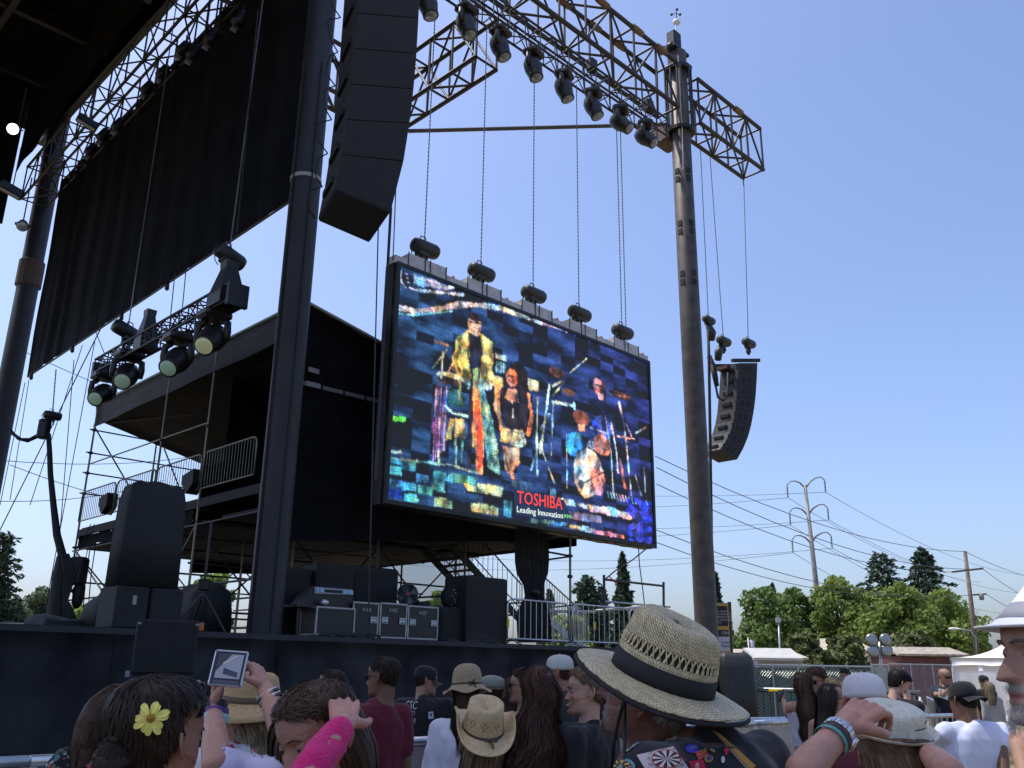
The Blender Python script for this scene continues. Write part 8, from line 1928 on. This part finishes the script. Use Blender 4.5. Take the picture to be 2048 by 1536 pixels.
ring_(1383, 1499, 13, 9, (.05, .05, .36)); patch([(1388, 1506), (1408, 1500), (1416, 1511), (1396, 1521)], (.42, .06, .05)); decal_text(p17, t17, 'CUP', 1392, 1514, 1411, 1507, 7, (.5, .25, .08)); decal_text(p17, t17, 'UN', 1378, 1503, 1390, 1501, 6, (.35, .28, .14))
ring_(1416, 1519, 9, 7, (.36, .26, .08)); ring_(1416, 1519, 6, 4.5, (.06, .05, .12), lift=.005); patch([(1376, 1524), (1404, 1520), (1410, 1536), (1382, 1545)], (.40, .02, .05)); decal_text(p17, t17, '8', 1386, 1537, 1394, 1536, 9, (.5, .45, .45))
patch([(1425, 1462), (1441, 1470), (1510, 1533), (1494, 1544)], (.44, .24, .05), n=12, m=4, f=lambda i, j: (.46, .25, .05) if i > 3 else (.30, .10, .07) if i > 1 else (.24, .20, .16)); patch([(1447, 1500), (1455, 1496), (1457, 1506), (1450, 1513)], (.45, .04, .06), n=3, m=3); ring_(1445, 1521, 4, 7, (.48, .46, .40), n=12)
patch([(1251, 1500), (1290, 1472), (1297, 1476), (1256, 1505)], (.07, .14, .22), n=10, m=2, f=lambda i, j: (.08, .15, .24) if i % 3 else (.28, .26, .16))
# ---- group right of the straw hat
TANK = clothm('pale_tank_top', (.40, .37, .42), .85, (5, .08))
p = Person('person with long brown hair in a pale tank top and dark shorts, back turned', 1605, 1370, 9.4, -8, -5, -4, 0, True, 'tan', TANK, 'tank', (clothm('dark_shorts', (.02, .022, .035)), 'short'), .011, low=1.02,
           arms={-1: (W3(1577, 1431, 9.55), W3(1567, 1402, 9.95))}); hair_long(p, 'brown', .52, .115, .06, strands=1200, seed=81, curl=.25, wave=.012)
tag(MB().lathe(W3(1563, 1392, 10.0), [(.03, -.06), (.035, -.05), (.035, .05), (.03, .06)], n=10).build('drink_can', mat('dark_can', (.06, .06, .065), .35, .5), None, True), 'dark drink can held by the woman in the pale tank top', 'drink can')
p = Person('person with tousled brown hair and sunglasses in a blue shirt behind the pale tank top', 1633, 1362, 9.9, -150, -128, -10, 0, False, 'tan', clothm('royal_blue_tee', (.03, .07, .24)), 'short', (JEANS, 'long'), .013, detail=1, boff=(.03, .05)); hair_cap(p, 'brown', .026, .062, .0, -.06, strands=900, seed=82, blur=1.2); shades(p, FRAME, DLENS, lab='dark sunglasses of the brown haired man behind the tank top')
p = Person('person with a blonde bob, just behind the dark haired woman in sunglasses', 1668, 1381, 9.3, 40, 55, 0, 0, True, 'fair', clothm('teal_top', (.04, .20, .17)), 'short', (JEANS, 'long'), .014); hair_long(p, 'blond', .16, .092, .06, strands=600, seed=83)
p = Person('person with long black hair and sunglasses in a black strap top, facing right', 1664, 1399, 7.4, 45, 72, -3, 0, True, 'tan', BLACKT, 'tank', (clothm('navy_skirt', (.02, .025, .06)), 'short'), .011, detail=1); hair_long(p, 'dark', .44, .10, .06, strands=900, seed=84); shades(p, FRAME, DLENS, lab='sunglasses of the black haired woman facing right')
p = Person('person in a navy shirt and black cap far back by the green fence', 1690, 1350, 17, 40, 60, -6, 0, False, 'tan', clothm('navy_cotton', (.02, .024, .045)), 'short', (JEANS, 'long'), .02, detail=0); cap_hat(p, 'black cap of the man in navy near the green fence', BLACKT, BLACKT)
p = Person('person with red hair in front of the pale slatted fence panel', 1726, 1358, 15, 0, 10, 0, 0, True, 'fair', clothm('grey_top', (.2, .2, .2)), 'short', (JEANS, 'long'), .02, detail=0); hair_long(p, 'red', .18, .10, .07, strands=300, seed=85)
LGREY = clothm('light_grey_cap', (.52, .52, .56))
p = Person('person in a light grey cap, mostly hidden behind the raised hand', 1729, 1407, 4.1, 5, 0, 0, 0, False, 'ruddy', clothm('maroon_tee', (.10, .02, .03)), 'short', (JEANS, 'long'), .012); cap_hat(p, 'light grey cap just above the raised hand with the watch', LGREY, LGREY)
# ---- woman in the boater holding her hat
ORANGE = floral('orange_print', (.55, .20, .03), [(.55, .55, .62), (.60, .58, .62), (.5, .2, .03), (.58, .56, .6)], 11, .34)
p = Person('person in an orange print top with a hand raised to hold her straw hat', 1786, 1512, 2.55, 4, 2, -6, 0, True, 'pink', ORANGE, 'short', (JEANS, 'long'), .008, detail=2, boff=(.0, -.02), build=1.05,
           arms={-1: (W3(1604, 1542, 2.0), W3(1690, 1453, 2.12)), 1: (W3(1900, 1545, 2.2), W3(1850, 1500, 2.5))},
           hands={-1: dict(f=(.72, .38, .42), p=(.25, .62, -.72), side=-1, curl=(.75, .8, .85, .9), thumb=.7, s=1.06, spread=.03)})
hair_long(p, 'light', .20, .092, .055, strands=1500, seed=92, zmax=.03)
root = thing('boater_hat', 'pale straw boater hat with dark dashes, held by a raised hand', 'hat'); M = hat_frame(p, 0, -.01, .070, 20, 2); b = M.translation.copy(); root.location = b
BOAT = weave_mat('boater_braid', (.68, .65, .54), (.62, .59, .48), (.40, .37, .28), .4, .0042, 0, .6, .6, .0007)
def boat(t, r, z): return (r, z+.016*max(0, (r-.105)/.04)**2)
pr = [(.124, .0), (.116, -.005), (.107, -.008), (.098, -.008), (.0935, .0), (.0910, .020), (.0885, .040), (.0845, .053), (.076, .058), (.050, .0605), (.025, .060), (.003, .060)]
r_, u_ = revolve(pr, M, 80, boat, .97, 1.10); hat_part('hat_braid', r_, u_, BOAT, root, b, 80, .003)
DASH = mat('dark_dash', (.06, .05, .045), .7)
for t0, t1, r, z in ((-2.5, -1.95, .0925, .022), (-1.25, -.75, .0918, .026), (-.75, -.3, .0905, .037), (-2.2, -1.6, .1135, -.0015), (-1.2, -.85, .118, .003), (-1.75, -1.35, .1245, .008)):
    pts = [M@V3((r*.97*math.cos(t), r*1.10*math.sin(t), z))-b for t in [t0+(t1-t0)*i/10 for i in range(11)]]; MB().tube(pts, .0020, 6).build('dash', DASH, root, True)
wt = thing('wristwatch', 'silver metal watch on the raised wrist at the straw boater', 'watch'); w0 = p.B@p.wr[-1]; e0 = p.B@p.el[-1]; ax = (w0-e0).normalized(); c = w0-ax*.035; n0 = (CAM-c); n0 = (n0-ax*n0.dot(ax)).normalized(); s0 = ax.cross(n0)
for i in range(22):
    t = 2*math.pi*i/22; d = n0*math.cos(t)+s0*math.sin(t); MB().bbox(c+d*.0335, (.0088, .018, .004), .001, (ax.cross(d), ax, d)).build('watch_link', SILVER, wt)
d = (n0*.25+s0*.97).normalized(); MB().lathe(c+d*.034, [(.016, 0), (.018, .003), (.016, .008), (.001, .0085)], d, 16).build('watch_case', SILVER, wt, True); settle(wt, c)
tag(MB().lathe(c-ax*.022, [(.0355, -.006), (.0365, -.004), (.0365, .004), (.0355, .006)], ax, 20, False).build('wristband', mat('dark_band', (.03, .025, .025), .6), None, True), 'dark band next to the silver watch', 'wristband')
tag(MB().lathe(c-ax*.036, [(.0365, -.005), (.0375, -.003), (.0375, .003), (.0365, .005)], ax, 20, False).build('wristband', mat('green_band', (.06, .30, .26), .5), None, True), 'green festival wristband below the silver watch', 'wristband')
# ---- people at the right
BJK = clothm('black_jacket', (.013, .013, .018))
p = Person('person with short black hair in a black jacket, hand to his face', 1799, 1369, 9.4, 60, 85, -22, 0, False, 'fair', BJK, 'long', (JEANS, 'long'), .013, detail=1, arms={1: (W3(1800, 1440, 9.2), W3(1812, 1402, 9.3))}); hair_cap(p, 'black', .020, .055, .0, -.06, strands=900, seed=93)
p27 = Person('bald person in sunglasses and a navy polo shirt reading papers by the red fence', 1889, 1353, 15.5, 175, 168, -12, 0, False, 'tan', clothm('navy_polo', (.018, .02, .03)), 'short', (BLACKT, 'long'), .016, detail=1, arms={1: (W3(1873, 1390, 15.3), W3(1882, 1389, 14.95)), -1: (W3(1908, 1388, 15.3), W3(1898, 1386, 14.95))}); shades(p27, FRAME, DLENS, lab='sunglasses of the bald man with papers')
pa_ = MB(); pa_.sheet([[W3(1878+18*i/3, 1376+18*j/3+2*i, 14.9+.02*math.sin(i*2)) for j in range(4)] for i in range(4)], (0, .01, 0)); tag(pa_.build('paper_sheet', WHITEP, None), 'white papers held by the bald man in navy', 'paper')
WTEE = clothm('white_tee', (.62, .64, .78), .85, (3, .05))
p = Person('person in a white T-shirt and black cap walking away at the right', 1926, 1402, 6.5, -6, -22, -4, 0, False, 'brown', WTEE, 'short', (clothm('grey_shorts', (.10, .10, .11)), 'long'), .009, detail=1, shirt_amp=.013, flare=.08, build=1.10, boff=(.03, 0),
           arms={1: (W3(2003, 1500, 6.4), W3(2012, 1575, 6.3)), -1: (W3(1872, 1490, 6.6), W3(1862, 1560, 6.5))}); hair_cap(p, 'black', .003, .02, .0, -.05, strands=200, seed=94, zmax=.0); cap_hat(p, 'black cap worn backwards above the white T-shirt', BLACKT, BLACKT, 175)
p = Person('person in a grey top with light hair standing by the white tent', 1978, 1378, 17, -5, 20, -10, 0, True, 'fair', clothm('heather_grey', (.33, .32, .31)), 'long', (BLACKT, 'long'), .018, detail=0); hair_long(p, 'ash', .3, .09, .05, strands=250, seed=95)
p = Person('person in a black shirt standing behind the grey top, by the white tent', 1968, 1364, 18.5, 170, 170, -6, 0, False, 'tan', BLACKT, 'short', (JEANS, 'long'), .02, detail=0); cap_hat(p, 'black cap beside the white tent', BLACKT, BLACKT)
p = Person('person at the right edge with a bent bare arm', 2105, 1392, 4.4, -30, -30, 0, 0, False, 'tan', clothm('tan_tank', (.4, .33, .25)), 'tank', (JEANS, 'long'), .011, arms={-1: (W3(2036, 1478, 4.35), W3(2052, 1560, 4.1))}); hair_cap(p, 'brown', .01, strands=200, seed=96)
p = Person('person with a grey goatee under a white fedora at the right edge, facing left', 2124, 1320, 1.62, -80, -92, 4, 0, False, (.37, .20, .145), clothm('pale_blue_shirt', (.4, .45, .55)), 'short', (JEANS, 'long'), .009, detail=2, nose=1.08, jaw=1.06, beard=((.40, .37, .35), .8), boff=(.06, 0))
hair_cap(p, 'grey', .004, .03, .0, -.06, strands=300, seed=97, zmax=.0)
L_, Mm = hairm('grey'); rs = np.random.default_rng(8); q = []
for i in range(900):
    m_ = rs.random() < .25; x = rs.normal()*(.022 if m_ else .028); z = (-.052 if m_ else -.100)+rs.normal()*(.004 if m_ else .012); y = (.094 if m_ else .090)-.9*abs(x)**1.2*.7; a = V3((x, y, z)); d = V3((rs.normal()*.5, .45, -1+rs.normal()*.4)).normalized()*(.006 if m_ else .010); w_ = V3((.0006, 0, 0)); q += [a-w_, a+w_, a+d+w_*.3, a+d-w_*.3]
link('beard', quads_mesh('beard', np.array([tuple(p.Hm@v-p.base) for v in q]), L_), p.root)
root = thing('fedora', 'white fedora with a grey band at the right edge of the view', 'hat'); M = hat_frame(p, 0, -.014, .050, 4, 0); b = M.translation.copy(); root.location = b
FED = mat('white_felt', (.80, .80, .82), .8, noise=(8, .04), bump=(250, .15))
pr = [(.130, -.002), (.124, -.006), (.113, -.006), (.102, -.002), (.0975, .006), (.090, .035), (.079, .07), (.068, .095), (.058, .105), (.045, .106), (.025, .098), (.003, .094)]
r_, u_ = revolve(pr, M, 72, lambda t, r, z: (r*(1-.5*max(0, z)/.1*max(0, math.sin(t))), z-.014*max(0, (r-.10)/.03)*max(0, math.sin(t))**2+.012*max(0, (r-.10)/.03)*max(0, -math.sin(t))), .98, 1.13); hat_part('felt_body', r_, u_, FED, root, b, 72, .003)
r_, u_ = revolve([(.1000, .004), (.0965, .018), (.0925, .034)], M, 72, lambda t, r, z: (r*(1-.5*max(0, z)/.1*max(0, math.sin(t))), z), .98, 1.13); hat_part('hat_band', r_, u_, mat('grey_band', (.33, .33, .36), .7), root, b, 72, .002)
